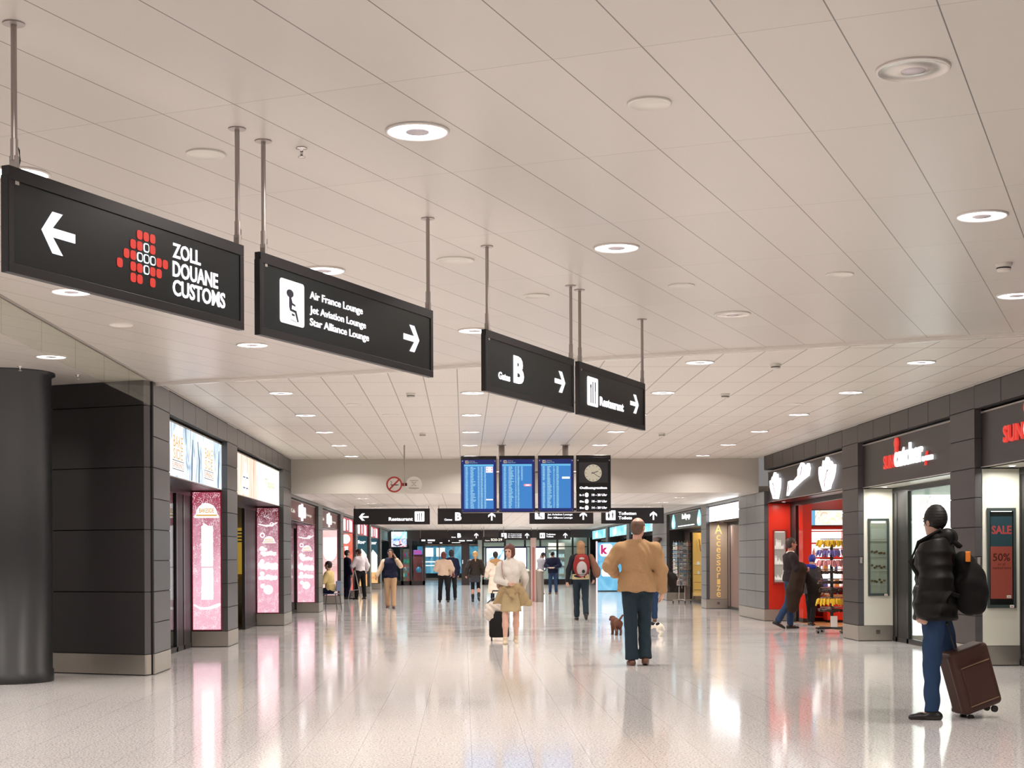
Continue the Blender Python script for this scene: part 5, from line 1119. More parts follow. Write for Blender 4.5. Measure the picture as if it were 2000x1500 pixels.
for nm, col in (('red_packs', (0.7, 0.05, 0.08)), ('green_packs', (0.1, 0.5, 0.25)), ('white_packs', (0.85, 0.85, 0.8)), ('blue_packs', (0.05, 0.3, 0.6))):
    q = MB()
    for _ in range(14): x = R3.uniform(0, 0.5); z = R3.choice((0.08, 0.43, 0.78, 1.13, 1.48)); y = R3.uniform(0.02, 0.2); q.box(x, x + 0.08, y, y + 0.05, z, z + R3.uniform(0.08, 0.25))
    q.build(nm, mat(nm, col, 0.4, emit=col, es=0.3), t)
t = thing('sweets_display', 'second stand of coloured goods deeper behind the left end glass', 'display rack', (-2.75, 82, 0)); MB().box(0, 0.5, 0, 0.4, 0, 1.6).build('body', mat('maroon_stand', (0.2, 0.05, 0.06), 0.5), t); MB().box(0.02, 0.48, -0.05, 0, 1.6, 1.85).build('pink_blue_top', photo_mat('pink_blue', [(0.8, 0.05, 0.3), (0.1, 0.2, 0.8)], 3, 1.0), t); MB().lathe([(0.0001, 0), (0.12, 0.02), (0.16, 0.15), (0.08, 0.3), (0.0001, 0.33)], (0.3, -0.15, 0.62), 14).build('blue_bag', mat('blue_bag', (0.05, 0.3, 0.6), 0.4), t, smooth=True)
# passage with blue lit glass
t = thing('glass_partition', 'blue lit glass partition with doors at the far end of the passage', 'glazed wall', (-2.6, 100, 0)); b = MB()
for k in range(5): b.box(k * 0.95, k * 0.95 + 0.06, 0, 0.08, 0, 2.3)
b.box(0, 3.9, 0, 0.08, 2.22, 2.3).box(0, 3.9, 0, 0.08, 0, 0.08); b.build('frame', M_steel, t); MB().box(0.05, 3.8, 0.03, 0.04, 0.08, 2.22).build('glass_pane', M_glass, t)
t = thing('backlit_screen_wall', 'blue glowing wall with white fields seen far down the passage', 'light box', (-3.2, 104, 0)); MB().box(0, 4.6, 0, 0.1, 0.35, 2.2).build('blue_face', photo_mat('night_blue_glass', [(0.04, 0.16, 0.30), (0.10, 0.32, 0.50), (0.25, 0.55, 0.72)], 1.6, 1.0, (1, 1, 0.5)), t); b = MB().box(0.5, 1.1, -0.03, 0, 1.5, 2.1).box(1.3, 1.9, -0.03, 0, 1.5, 2.1).box(0.2, 1.4, -0.03, 0, 1.1, 1.18).box(0.2, 1.2, -0.03, 0, 0.85, 0.92); b.build('white_fields', M_white, t)
t = thing('hanging_sign', 'small dark sign with tiny glowing marks deep in the passage', 'sign', (-2.2, 88, 2.2)); MB().box(0, 2.2, 0, 0.05, 0, 0.28).build('housing', M_signbody, t)
b = MB(); b.box(0.1, 0.35, -0.01, 0, 0.08, 0.2).box(0.8, 0.95, -0.01, 0, 0.06, 0.22).box(1.5, 2.0, -0.01, 0, 0.08, 0.18); b.build('glowing_marks', M_white, t); b = MB()
for x in (0.05, 2.15): b.tube([(x, 0.02, 0.28), (x, 0.02, 0.67)], 0.01, 6)
b.build('rods', M_alu, t)
t = thing('hanging_sign', 'long dark sign with small white marks just before the end wall', 'sign', (-2.3, 78.6, 2.22)); MB().box(0, 2.9, 0, 0.05, 0, 0.22).build('housing', M_signbody, t)
b = MB(); b.box(0.10, 0.30, -0.01, 0, 0.07, 0.15).box(0.42, 0.80, -0.01, 0, 0.07, 0.15).box(1.50, 1.56, -0.01, 0, 0.05, 0.16).box(2.05, 2.35, -0.01, 0, 0.05, 0.16).box(2.45, 2.75, -0.01, 0, 0.07, 0.14); b.build('small_white_marks', M_white, t); b = MB()
for x in (0.05, 2.85): b.tube([(x, 0.02, 0.22), (x, 0.02, 0.65)], 0.01, 6)
b.build('rods', M_alu, t)
# ------------------------------------------------------------------ sculpting by distance fields (people, dogs, soft bags)
def V(*a): return np.array(a, dtype=np.float64)
def cap(P, a, b, ra, rb):
    a = V(*a); b = V(*b); ba = b - a; L = max(ba @ ba, 1e-9)
    h = np.clip(((P[0] - a[0]) * ba[0] + (P[1] - a[1]) * ba[1] + (P[2] - a[2]) * ba[2]) / L, 0, 1)
    dx, dy, dz = P[0] - a[0] - ba[0] * h, P[1] - a[1] - ba[1] * h, P[2] - a[2] - ba[2] * h
    return np.sqrt(dx * dx + dy * dy + dz * dz) - (ra + (rb - ra) * h)
def ell(P, c, r):
    x, y, z = (P[0] - c[0]) / r[0], (P[1] - c[1]) / r[1], (P[2] - c[2]) / r[2]
    k0 = np.sqrt(x * x + y * y + z * z) + 1e-9
    x, y, z = x / r[0], y / r[1], z / r[2]
    return k0 * (k0 - 1) / (np.sqrt(x * x + y * y + z * z) + 1e-9)
def sm(a, b, k=0.03):
    h = np.clip(0.5 + 0.5 * (b - a) / k, 0, 1); return b + (a - b) * h - k * h * (1 - h)
def ssub(a, b, k=0.01):      # a minus b
    h = np.clip(0.5 - 0.5 * (a + b) / k, 0, 1); return a + (-b - a) * h + k * h * (1 - h)
def frust(P, z0, z1, c0, c1, r0, r1, k=0.0):
    """elliptic cone from z0 (centre c0, radii r0) to z1"""
    t = np.clip((P[2] - z0) / (z1 - z0), 0, 1)
    cx = c0[0] + (c1[0] - c0[0]) * t; cy = c0[1] + (c1[1] - c0[1]) * t; rx = r0[0] + (r1[0] - r0[0]) * t; ry = r0[1] + (r1[1] - r0[1]) * t
    q = np.sqrt(((P[0] - cx) / rx) ** 2 + ((P[1] - cy) / ry) ** 2)
    d = (q - 1) * np.minimum(rx, ry)
    return np.maximum(d, np.maximum(min(z0, z1) - P[2], P[2] - max(z0, z1)))
def nets(fn, lo, hi, h):
    n = [max(4, int(math.ceil((hi[i] - lo[i]) / h)) + 1) for i in range(3)]
    P = np.ogrid[0:n[0], 0:n[1], 0:n[2]]; P = [P[i].astype(np.float64) * h + lo[i] for i in range(3)]
    D = fn(P); D = np.broadcast_to(D, n); S = D < 0
    c8 = [(i, j, k) for i in (0, 1) for j in (0, 1) for k in (0, 1)]
    cs = [S[i:n[0] - 1 + i, j:n[1] - 1 + j, k:n[2] - 1 + k] for i, j, k in c8]
    an = np.logical_or.reduce(cs); al = np.logical_and.reduce(cs); act = an & ~al
    I = np.argwhere(act); idx = -np.ones(act.shape, dtype=np.int64); idx[act] = np.arange(len(I))
    d = np.stack([D[I[:, 0] + i, I[:, 1] + j, I[:, 2] + k] for i, j, k in c8], 1)
    acc = np.zeros((len(I), 3)); cnt = np.zeros(len(I))
    for a in range(8):
        for b in range(a + 1, 8):
            pa, pb = np.array(c8[a]), np.array(c8[b])
            if abs(pa - pb).sum() != 1: continue
            m = (d[:, a] < 0) != (d[:, b] < 0); t = d[m, a] / (d[m, a] - d[m, b])
            acc[m] += pa + (pb - pa) * t[:, None]; cnt[m] += 1
    vs = (I + acc / cnt[:, None]) * h + np.array(lo)
    F = []
    for ax in range(3):
        u, v = (ax + 1) % 3, (ax + 2) % 3
        sl0 = [slice(1, n[i] - 1) for i in range(3)]; sl1 = list(sl0); sl0[ax] = slice(0, n[ax] - 1); sl1[ax] = slice(1, n[ax])
        A, B = S[tuple(sl0)], S[tuple(sl1)]; E = np.argwhere(A != B); 
        if not len(E): continue
        fl = A[tuple(E.T)]; off = np.ones(3, dtype=int); off[ax] = 0; E = E + off
        q = []
        for du, dv in ((-1, -1), (0, -1), (0, 0), (-1, 0)):
            e = E.copy(); e[:, u] += du; e[:, v] += dv; q.append(idx[e[:, 0], e[:, 1], e[:, 2]])
        q = np.stack(q, 1); q[~fl] = q[~fl][:, ::-1]; F.append(q[(q >= 0).all(1)])
    return vs, np.concatenate(F)
def raw_mesh(name, parts, m):
    """parts: list of (verts, quads); one mesh"""
    vs = []; fs = []; o = 0
    for v, f in parts: vs.append(v); fs.append(f + o); o += len(v)
    vs = np.concatenate(vs); fs = np.concatenate(fs)
    me = bpy.data.meshes.new(name); me.vertices.add(len(vs)); me.vertices.foreach_set('co', vs.astype(np.float32).ravel())
    me.loops.add(len(fs) * 4); me.loops.foreach_set('vertex_index', fs.astype(np.int32).ravel()); me.polygons.add(len(fs))
    me.polygons.foreach_set('loop_start', np.arange(0, len(fs) * 4, 4, dtype=np.int32)); me.polygons.foreach_set('use_smooth', [True] * len(fs))
    me.materials.append(m); me.update(calc_edges=True); me.validate(); return me
def sculpt(name, fn, lo, hi, h, m, parent, extra=()):
    v, f = nets(fn, lo, hi, h); o = bpy.data.objects.new(name, raw_mesh(name, [(v, f)] + list(extra), m)); C.objects.link(o)
    if parent: o.parent = parent
    return o
def rot2(a, x, y): c, s_ = math.cos(a), math.sin(a); return x * c - y * s_, x * s_ + y * c

CL = {}
def cloth(name, col, rough=0.85, bump=0.25, ns=60, noise=0.15): return mat(name, col, rough, spec=0.25, noise=noise, nscale=ns, bump=bump)
def hand_fn(wr, dr, inward, curl, ks):
    """palm, four unequal bent fingers and a thumb leaving the side of the palm"""
    wr, d = V(*wr), V(*dr); d = d / np.linalg.norm(d); pn = V(*inward); pn = pn - d * (pn @ d); pn /= np.linalg.norm(pn); lat = np.cross(d, pn)
    def fn(P):
        r = cap(P, wr - d * 0.05, wr, 0.027, 0.026)
        a, b = wr + d * 0.015, wr + d * 0.075
        for o_ in (-0.024, -0.008, 0.008, 0.024): r = sm(r, cap(P, a + lat * o_ * 0.7, b + lat * o_, 0.017, 0.0135), 0.012)
        fl = (0.060, 0.072, 0.068, 0.052)
        for i, o_ in enumerate((-0.029, -0.010, 0.010, 0.028)):
            o_ = o_ * ks; p0 = b + lat * o_ - d * 0.004; c1 = curl * (0.8 + 0.1 * i); L = fl[i] if ks > 0 else fl[3 - i]
            d1 = d * math.cos(c1) + pn * math.sin(c1); d2 = d * math.cos(2.1 * c1) + pn * math.sin(2.1 * c1)
            p1 = p0 + d1 * L * 0.55; p2 = p1 + d2 * L * 0.5
            r = np.minimum(r, np.minimum(cap(P, p0, p1, 0.0095, 0.0085), cap(P, p1, p2, 0.0085, 0.0072)))
        q0 = wr + d * 0.03 - lat * 0.022 * ks; q1 = q0 + d * 0.028 - lat * 0.022 * ks + pn * 0.012; q2 = q1 + d * 0.028 + pn * 0.014
        r = sm(r, cap(P, q0, q1, 0.0125, 0.0105), 0.01); r = np.minimum(r, cap(P, q1, q2, 0.0105, 0.0085)); return r
    c = wr + d * 0.06; return fn, c - 0.135, c + 0.135

def human(label, x, y, rz, H, res, lL=(0, 0, 3), lR=(0, 0, 3), aL=None, aR=None, lean=0.0, turn=0.0, nod=0.0, skin=(0.60, 0.36, 0.27),
          clothes=(), hair=('short', (0.05, 0.03, 0.02)), bust=0.0, wide=1.0, curl=0.5, handres=None, sit=None, face=True, group=None):
    """built 1.75 m tall facing +y, then scaled to H; legs are (swing forward, knee bend, spread) in degrees, arms (elbow, wrist)"""
    t = thing('person', label, 'person', (x, y, 0), rz, group); k = H / 1.75; t.scale = (k, k, k)
    def leg(s, p):
        hp = V(s * 0.092, 0, 0.93); a, b, sp = [math.radians(q) for q in p]
        d1 = V(s * math.sin(sp), math.sin(a), -math.cos(a)); d1 /= np.linalg.norm(d1); kn = hp + d1 * 0.44
        d2 = V(s * math.sin(sp) * 0.6, math.sin(a - b), -math.cos(a - b)); d2 /= np.linalg.norm(d2); an = kn + d2 * 0.41
        tp = -(a - b) * 0.0 if abs(a - b) < 0.2 else (b - a) * 0.75
        if b < 0.12 and a > 0.15: tp = -a * 0.8
        fd = V(s * 0.12, math.cos(tp), -math.sin(tp)); fd /= np.linalg.norm(fd)
        return hp, kn, an, fd
    L_, R2_ = leg(-1, lL), leg(1, lR)
    def sole(l): return min((l[2] - V(0, 0, 0.075))[2], (l[2] + l[3] * 0.15 - V(0, 0, 0.055))[2])
    dz = -min(sole(L_), sole(R2_))
    if sit is not None: dz = sit - 0.93
    L_ = [p + V(0, 0, dz) for p in L_[:3]] + [L_[3]]; R2_ = [p + V(0, 0, dz) for p in R2_[:3]] + [R2_[3]]
    U = lambda p: V(p[0], p[1] + lean * max(0, p[2] - 0.93), p[2] + dz)      # upper body points lean forward
    sw = 0.185 * wide
    def arm(s, a):
        e, w_ = a if a else ((s * (sw + 0.055), -0.03, 1.13), (s * (sw + 0.07), 0.04, 0.88))
        return U((s * sw, -0.01, 1.385)), U(e), U(w_)
    AL, AR = arm(-1, aL), arm(1, aR)
    nb, hc = U((0, -0.015, 1.45)), U((0, 0.015 + lean * 0.02, 1.635))
    # inverse transform into head space
    def HP(P):
        X, Y, Z = P[0] - nb[0], P[1] - nb[1], P[2] - nb[2]
        X2, Y2 = rot2(-turn, X, Y); Y3, Z3 = rot2(nod, Y2, Z)
        return (X2, Y3 - 0.0, Z3 - 0.0)                                       # origin at the neck base
    ho = V(0, 0.03, 0.185)
    def torso(P, g=0.0):
        r = ell(P, U((0, -0.005, 0.97)), (0.165 * wide + g, 0.118 + g, 0.13 + g))
        r = sm(r, ell(P, U((0, 0.0, 1.13)), (0.138 * wide + g, 0.100 + g, 0.17 + g)), 0.06)
        r = sm(r, ell(P, U((0, 0.0, 1.30)), (0.168 * wide + g, 0.112 + g, 0.17 + g)), 0.06)
        for s in (-1, 1): r = sm(r, cap(P, U((s * 0.04, -0.01, 1.425)), U((s * (sw - 0.02), -0.01, 1.375)), 0.060 + g * 0.8, 0.052 + g * 0.8), 0.04)
        if bust:
            for s in (-1, 1): r = sm(r, ell(P, U((s * 0.075, 0.085, 1.27)), (0.065 + g, 0.05 * bust + g, 0.06 + g)), 0.03)
        return r
    def head(P):
        Q = HP(P); Q = (Q[0] - ho[0], Q[1] - ho[1], Q[2] - ho[2])
        r = ell(Q, (0, -0.012, 0.022), (0.076, 0.096, 0.094)); r = sm(r, ell(Q, (0, 0.018, -0.045), (0.056, 0.066, 0.072)), 0.03)
        r = sm(r, ell(Q, (0, 0.060, -0.095), (0.022, 0.02, 0.018)), 0.02)
        if face:
            r = sm(r, cap(Q, (0, 0.082, 0.012), (0, 0.104, -0.022), 0.009, 0.0135), 0.012)
            for s in (-1, 1):
                r = ssub(r, ell(Q, (s * 0.032, 0.092, 0.010), (0.020, 0.012, 0.012)), 0.012)
                r = sm(r, ell(Q, (s * 0.033, 0.079, 0.030), (0.024, 0.010, 0.007)), 0.010)
                r = np.minimum(r, ell(Q, (s * 0.077, -0.008, -0.008), (0.010, 0.020, 0.031)))
            r = sm(r, ell(Q, (0, 0.083, -0.056), (0.024, 0.010, 0.0065)), 0.006)
        return r
    lg = 0.018 if any(c_[0] == 'trousers' for c_ in clothes) else 0.0; ag = 0.008 if any(c_[0] == 'top' and c_[2].get('sleeve', 0.95) > 0.5 for c_ in clothes if len(c_) > 2) else 0.0
    def body(P):
        r = torso(P, -0.01)
        for A in (AL, AR): r = sm(r, sm(cap(P, A[0], A[1], 0.046 - ag, 0.036 - ag), cap(P, A[1], A[2], 0.037 - ag, 0.026), 0.02), 0.04)
        for l in (L_, R2_):
            g = sm(cap(P, l[0], l[1], 0.082 - lg, 0.053 - lg), cap(P, l[1], l[1] + (l[2] - l[1]) * 0.4 + V(0, -0.015, 0), 0.053 - lg, 0.055 - lg), 0.03)
            g = sm(g, cap(P, l[1] + (l[2] - l[1]) * 0.35, l[2], 0.052 - lg, 0.035), 0.03)
            g = sm(g, cap(P, l[2] - V(0, 0, 0.03), l[2] + l[3] * 0.10 - V(0, 0, 0.04), 0.032, 0.025), 0.03); r = sm(r, g, 0.04)
        nk = cap(P, nb - V(0, 0, 0.04), nb + V(0, 0.02, 0.10), 0.060, 0.052); r = sm(r, nk, 0.04)
        return r
    allp = np.array([AL[0], AL[1], AL[2], AR[0], AR[1], AR[2], L_[1], L_[2], R2_[1], R2_[2], L_[2] + L_[3] * .2, R2_[2] + R2_[3] * .2, nb, hc, L_[0], R2_[0]])
    lo, hi = allp.min(0) - 0.22, allp.max(0) + 0.22
    skm = mat('skin_%d' % int(sum(skin) * 1000), skin, 0.5, noise=0.06, nscale=12)
    ex = []
    hl = nb + V(0, 0, 0.17); hr = min(res, 0.0065 if H > 0 and handres else 0.010)
    def headneck(P): 
        return sm(head(P), cap(P, nb + V(0, 0, 0.0), nb + V(0, 0.025, 0.12), 0.054, 0.050), 0.02)
    ex.append(nets(headneck, hl - 0.19, hl + 0.19, hr))
    for s, A in ((-1, AL), (1, AR)):
        f_, a, b = hand_fn(A[2], A[2] - A[1], V(-s * 0.8, 0.4, 0.05), curl, s); ex.append(nets(f_, a, b, handres or 0.0065))
    sculpt('body', body, lo, hi, max(res, 0.012), skm, t, ex)
    if face:
        eb = MB()
        for s in (-1, 1):
            for r_, m_ in ((0.0125, 0),):
                q = V(s * 0.032, 0.076, 0.009) + ho; y_, z_ = rot2(-nod, q[1], q[2]); x_, y_ = rot2(turn, q[0], y_)
                eb.lathe([(0.0001, -r_), (r_ * 0.7, -r_ * 0.7), (r_, 0), (r_ * 0.7, r_ * 0.7), (0.0001, r_)], tuple(nb + V(x_, y_, z_)), 10)
        eb.build('eyes', mat('eye_dark', (0.06, 0.04, 0.03), 0.2), t, smooth=True)
    fold = lambda P, a=0.005: a * np.sin(P[2] * 34 + P[0] * 17 + 2.5 * np.sin(P[0] * 13 + P[1] * 9)) * np.sin(P[0] * 23 + P[1] * 31 + 1.3)
    for cdef in clothes:
        kd, m_ = cdef[0], cdef[1]; o = cdef[2] if len(cdef) > 2 else {}
        if kd == 'top':
            g = o.get('g', 0.014); hem = o.get('hem', 0.90) + dz; nk = o.get('neck', 1.49); sl = o.get('sleeve', 0.95); ar = o.get('ar', 0.0); fa = o.get('fold', 0.005); fl = o.get('flare', 0.0)
            def fn(P):
                r = torso(P, g)
                if hem < 0.93 + dz or fl:
                    z1 = 1.05 + dz; b1 = (0.158 * wide + g, 0.112 + g); b0 = (b1[0] + fl + 0.01, b1[1] + fl + 0.01)
                    r = sm(r, frust(P, hem - 0.0, z1 + 0.05, U((0, 0, hem - dz)), U((0, 0, 1.1)), b0, b1), 0.04)
                r = np.maximum(r, hem - P[2] + 0.008 * np.sin(P[0] * 30))
                for A in (AL, AR):
                    if sl <= 0: continue
                    if sl < 0.5: q = cap(P, A[0], A[0] + (A[1] - A[0]) * sl * 2, 0.054 + g + ar, 0.050 + g + ar)
                    else: q = sm(cap(P, A[0], A[1], 0.052 + g + ar, 0.044 + g + ar), cap(P, A[1], A[1] + (A[2] - A[1]) * ((sl - 0.5) * 2), 0.045 + g + ar, 0.034 + g + ar * 0.7), 0.03)
                    r = sm(r, q, 0.035)
                r = np.maximum(r, P[2] - (nk + dz) - 0.25 * (nb[1] - P[1]))
                if o.get('collar'):
                    q = cap(P, nb + V(0, 0, -0.02), nb + V(0, 0.012, o['collar']), 0.076 + g * 0.4, 0.068 + g * 0.4)
                    r = sm(r, np.maximum(q, P[2] - nb[2] - o['collar']), 0.02)
                if o.get('ribs'): r = r + 0.010 * np.abs(np.sin((P[2] + 0.12 * np.sin(P[0] * 5) * 0.15) * PI / 0.105)) - 0.005
                return r + fold(P, fa)
            sculpt(o.get('name', 'jacket'), fn, lo, hi, res, m_, t)
        if kd == 'trousers':
            g = o.get('g', 0.012); fa = o.get('fold', 0.004); ln = o.get('len', 0.97)
            def fn(P):
                r = ell(P, L_[0] * 0.5 + R2_[0] * 0.5 + V(0, -0.005, 0.04), (0.165 * wide + g, 0.118 + g, 0.14))
                r = np.maximum(r, P[2] - (1.04 + dz))
                for l in (L_, R2_):
                    e = l[1] + (l[2] - l[1]) * ln
                    q = sm(cap(P, l[0], l[1], 0.090 + g, 0.062 + g), cap(P, l[1], e, 0.060 + g, 0.050 + g + o.get('bell', 0.0)), 0.03)
                    dd = (l[2] - l[1]) / np.linalg.norm(l[2] - l[1]); q = np.maximum(q, (P[0] - e[0]) * dd[0] + (P[1] - e[1]) * dd[1] + (P[2] - e[2]) * dd[2] - 0.02)
                    r = sm(r, q, 0.03)
                return r + fold(P, fa)
            sculpt('trousers', fn, lo, hi, res, m_, t)
        if kd == 'skirt':
            z0 = o.get('hem', 0.5) + dz; fl = o.get('flare', 0.03)
            def fn(P):
                r = frust(P, z0, 1.06 + dz, V(0, 0.01, 0), V(0, 0, 0), (0.185 + fl, 0.155 + fl), (0.150, 0.112)); r = sm(r, np.maximum(ell(P, V(0, -0.005, 0.93 + dz), (0.185, 0.145, 0.18)), z0 - P[2]), 0.03)
                return np.maximum(r, z0 - P[2]) + fold(P, o.get('fold', 0.004))
            sculpt('skirt', fn, lo, hi, res, m_, t)
        if kd == 'socks':
            def fn(P):
                r = None
                for l in (L_, R2_):
                    q = sm(cap(P, l[0], l[1], 0.088, 0.059), cap(P, l[1], l[2], 0.061, 0.041), 0.03); r = q if r is None else np.minimum(r, q)
                return r
            sculpt('leggings', fn, lo, hi, res, m_, t)
        if kd == 'shoes':
            sh = o.get('shaft', 0.0)
            for l in (L_, R2_):
                an, fd = l[2], l[3]; upv = V(0, 0, 1) - fd * fd[2]; upv /= np.linalg.norm(upv); base = an - upv * 0.045
                def fn(P):
                    r = sm(cap(P, base - fd * 0.045, base + fd * 0.09 - upv * 0.008, 0.041, 0.036), cap(P, base + fd * 0.09 - upv * 0.006, base + fd * 0.165 - upv * 0.012, 0.036, 0.026), 0.02)
                    r = sm(r, cap(P, base, an + (l[1] - an) * (0.06 + sh), 0.041, 0.044 + sh * 0.06), 0.025)
                    pl = -((P[0] - base[0]) * upv[0] + (P[1] - base[1]) * upv[1] + (P[2] - base[2]) * upv[2]) - 0.032
                    return np.maximum(r, pl)
                c0 = base + fd * 0.06; e = 0.19 + sh * 0.45; sculpt('shoe', fn, c0 - V(e, e, 0.14), c0 + V(e, e, 0.16 + sh * 0.55), min(res, 0.009), m_, t)
        if kd == 'hook': m_(t, U, L_, R2_, AL, AR, nb, lo, hi, res, dz)
    hk, hcol = hair[0], hair[1]
    hm = mat('hair_%d' % int(hcol[0] * 1e4 + hcol[2] * 1e6), hcol, 0.6, noise=0.3, nscale=40, bump=0.4)
    if hk != 'none':
        def fn(P):
            Q = HP(P); Q = (Q[0] - ho[0], Q[1] - ho[1], Q[2] - ho[2])
            g = {'short': 0.008, 'thin': 0.003, 'bob': 0.018, 'long': 0.014, 'pony': 0.010, 'knit': 0.005}.get(hk, 0.01)
            r = ell(Q, (0, -0.016, 0.022), (0.079 + g, 0.098 + g, 0.094 + g))
            if hk in ('short', 'thin', 'pony'):
                r = sm(r, ell(Q, (0, -0.045, -0.03), (0.066 + g, 0.058 + g, 0.06)), 0.02)
                r = np.maximum(r, Q[1] - (0.035 + np.clip(Q[2] - 0.0, -1, 1) * 0.75)); r = np.maximum(r, -0.085 - Q[2])
                for s in (-1, 1): r = ssub(r, ell(Q, (s * 0.085, -0.002, -0.012), (0.03, 0.026, 0.036)), 0.006)
            if hk == 'thin': r = np.maximum(r, Q[2] - 0.075)
            if hk == 'bob':
                r = sm(r, ell(Q, (0, -0.03, -0.05), (0.088, 0.080, 0.085)), 0.03); r = r + 0.004 * np.sin(Q[0] * 120) * np.sin(Q[2] * 20)
                r = np.maximum(r, Q[1] - (0.045 + np.maximum(Q[2] - 0.03, 0) * 1.1 + np.maximum(np.abs(Q[0]) - 0.05, 0) * 0.6))
            if hk == 'long':
                r = sm(r, ell(Q, (0, -0.05, -0.14), (0.095, 0.055, 0.16)), 0.04); r = np.maximum(r, Q[1] - (0.03 + np.maximum(Q[2] - 0.02, 0) * 1.0))
            if hk == 'pony': r = sm(r, sm(cap(Q, (0, -0.11, 0.02), (0, -0.14, -0.06), 0.028, 0.035), cap(Q, (0, -0.14, -0.06), (0.01, -0.125, -0.26), 0.036, 0.012), 0.02), 0.015)
            if hk == 'knit': r = sm(r, ell(Q, (0, -0.02, 0.05), (0.078, 0.095, 0.098)), 0.02); r = np.maximum(r, -0.055 - Q[2] + Q[1] * 0.5) + 0.002 * np.sin(Q[2] * 260)
            return r
        c0 = nb + V(0, 0.0, 0.14); sculpt('hat' if hk == 'knit' else 'hair', fn, c0 - V(0.2, 0.24, 0.34), c0 + V(0.2, 0.2, 0.26), min(res, 0.009), hm, t)
    t['dz'] = float(dz); del t['dz']
    return t
# ------------------------------------------------------------------ the people
def beside(p, name, label, cat, group=None):
    t = thing(name, label, cat, p.location, p.rotation_euler[2], group); t.scale = p.scale; return t
SHO = mat('brown_leather', (0.12, 0.05, 0.03), 0.4); SHB = mat('black_leather', (0.015, 0.013, 0.013), 0.35); SHC = mat('cream_leather', (0.62, 0.52, 0.38), 0.5)
denim = cloth('dark_denim', (0.018, 0.032, 0.045)); jeans = cloth('blue_jeans', (0.020, 0.045, 0.105)); blackc = cloth('black_wool', (0.009, 0.008, 0.010)); navy = cloth('navy_cloth', (0.008, 0.011, 0.035))
# man in the tan jacket
human('man in an ochre tan jacket and dark jeans seen from behind, largest in the middle', 2.30, 19.98, 0.0, 1.96, 0.011, lL=(-2, 3, -1.2), lR=(8, 22, -0.5),
      aL=((-0.335, -0.02, 1.19), (-0.24, 0.20, 1.08)), aR=((0.275, -0.03, 1.13), (0.30, 0.05, 0.87)), turn=-0.55, skin=(0.62, 0.34, 0.25), wide=1.13, handres=0.005, hair=('thin', (0.13, 0.07, 0.045)),
      clothes=[('trousers', denim, dict(g=0.014, bell=0.012)), ('top', cloth('ochre_jacket', (0.40, 0.24, 0.12), 0.8), dict(g=0.024, hem=0.875, flare=0.035, collar=0.045, ar=0.010, fold=0.008, sleeve=0.93)), ('shoes', SHO)])
# woman in white sweater and beige skirt
p = human('woman in white turtleneck and beige skirt with a jacket tied at her waist', 0.78, 25.14, PI, 1.66, 0.011, lL=(-7, 10, 0), lR=(8, 4, 1), aR=((0.235, 0.03, 1.13), (0.06, 0.19, 1.07)), aL=((-0.25, -0.07, 1.16), (-0.20, -0.22, 0.95)),
      turn=-0.45, nod=0.15, bust=0.8, wide=0.94, skin=(0.62, 0.37, 0.28), handres=0.006, hair=('bob', (0.10, 0.028, 0.02)),
      clothes=[('skirt', cloth('beige_skirt', (0.42, 0.32, 0.18)), dict(hem=0.575, flare=0.0)), ('top', cloth('white_knit', (0.62, 0.57, 0.52)), dict(g=0.016, hem=0.93, collar=0.06, ar=0.008, name='sweater')), ('shoes', SHC)])
tj = beside(p, 'tied_jacket', 'beige jacket tied by its sleeves round the waist of the woman in white', 'jacket')
def fn(P):
    r = frust(P, 0.90, 1.06, V(0, 0.0, 0), V(0, 0, 0), (0.205, 0.165), (0.190, 0.15)); r = np.maximum(r, -frust(P, 0.80, 1.2, V(0, 0, 0), V(0, 0, 0), (0.165, 0.125), (0.15, 0.11)))
    a = frust(P, 0.66, 1.0, V(-0.26, 0.02, 0), V(-0.14, 0.05, 0), (0.14, 0.05), (0.075, 0.09)); b = frust(P, 0.70, 1.0, V(0.23, 0.0, 0), V(0.13, 0.05, 0), (0.09, 0.045), (0.07, 0.09))
    c = cap(P, (0.10, 0.14, 0.99), (-0.06, 0.20, 0.80), 0.032, 0.028); d = cap(P, (-0.10, 0.15, 0.98), (0.03, 0.20, 0.84), 0.03, 0.024); e = ell(P, (0.0, 0.185, 0.94), (0.045, 0.035, 0.04))
    for q in (a, b, c, d, e): r = sm(r, q, 0.03)
    return r + 0.006 * np.sin(P[0] * 50 + P[2] * 30)
sculpt('cloth_body', fn, V(-0.48, -0.3, 0.6), V(0.40, 0.32, 1.12), 0.010, cloth('tied_jacket_cloth', (0.36, 0.26, 0.14)), tj)
sb = beside(p, 'shoulder_bag', 'small mauve shoulder bag strap and pouch on the woman in white', 'bag')
MB().tube([(0.15, 0.04, 1.46), (0.165, 0.13, 1.36), (0.15, 0.145, 1.22), (0.10, 0.17, 1.10)], 0.009, 8).tube([(0.15, 0.04, 1.46), (0.17, -0.09, 1.40), (0.17, -0.14, 1.25), (0.2, -0.12, 1.08)], 0.009, 8).build('strap', cloth('mauve_leather', (0.35, 0.22, 0.20)), sb)
sculpt('pouch', lambda P: ell(P, (0.20, -0.13, 1.03), (0.05, 0.10, 0.08)), V(0.1, -0.28, 0.9), V(0.3, 0.02, 1.16), 0.012, MATS['mauve_leather'], sb)
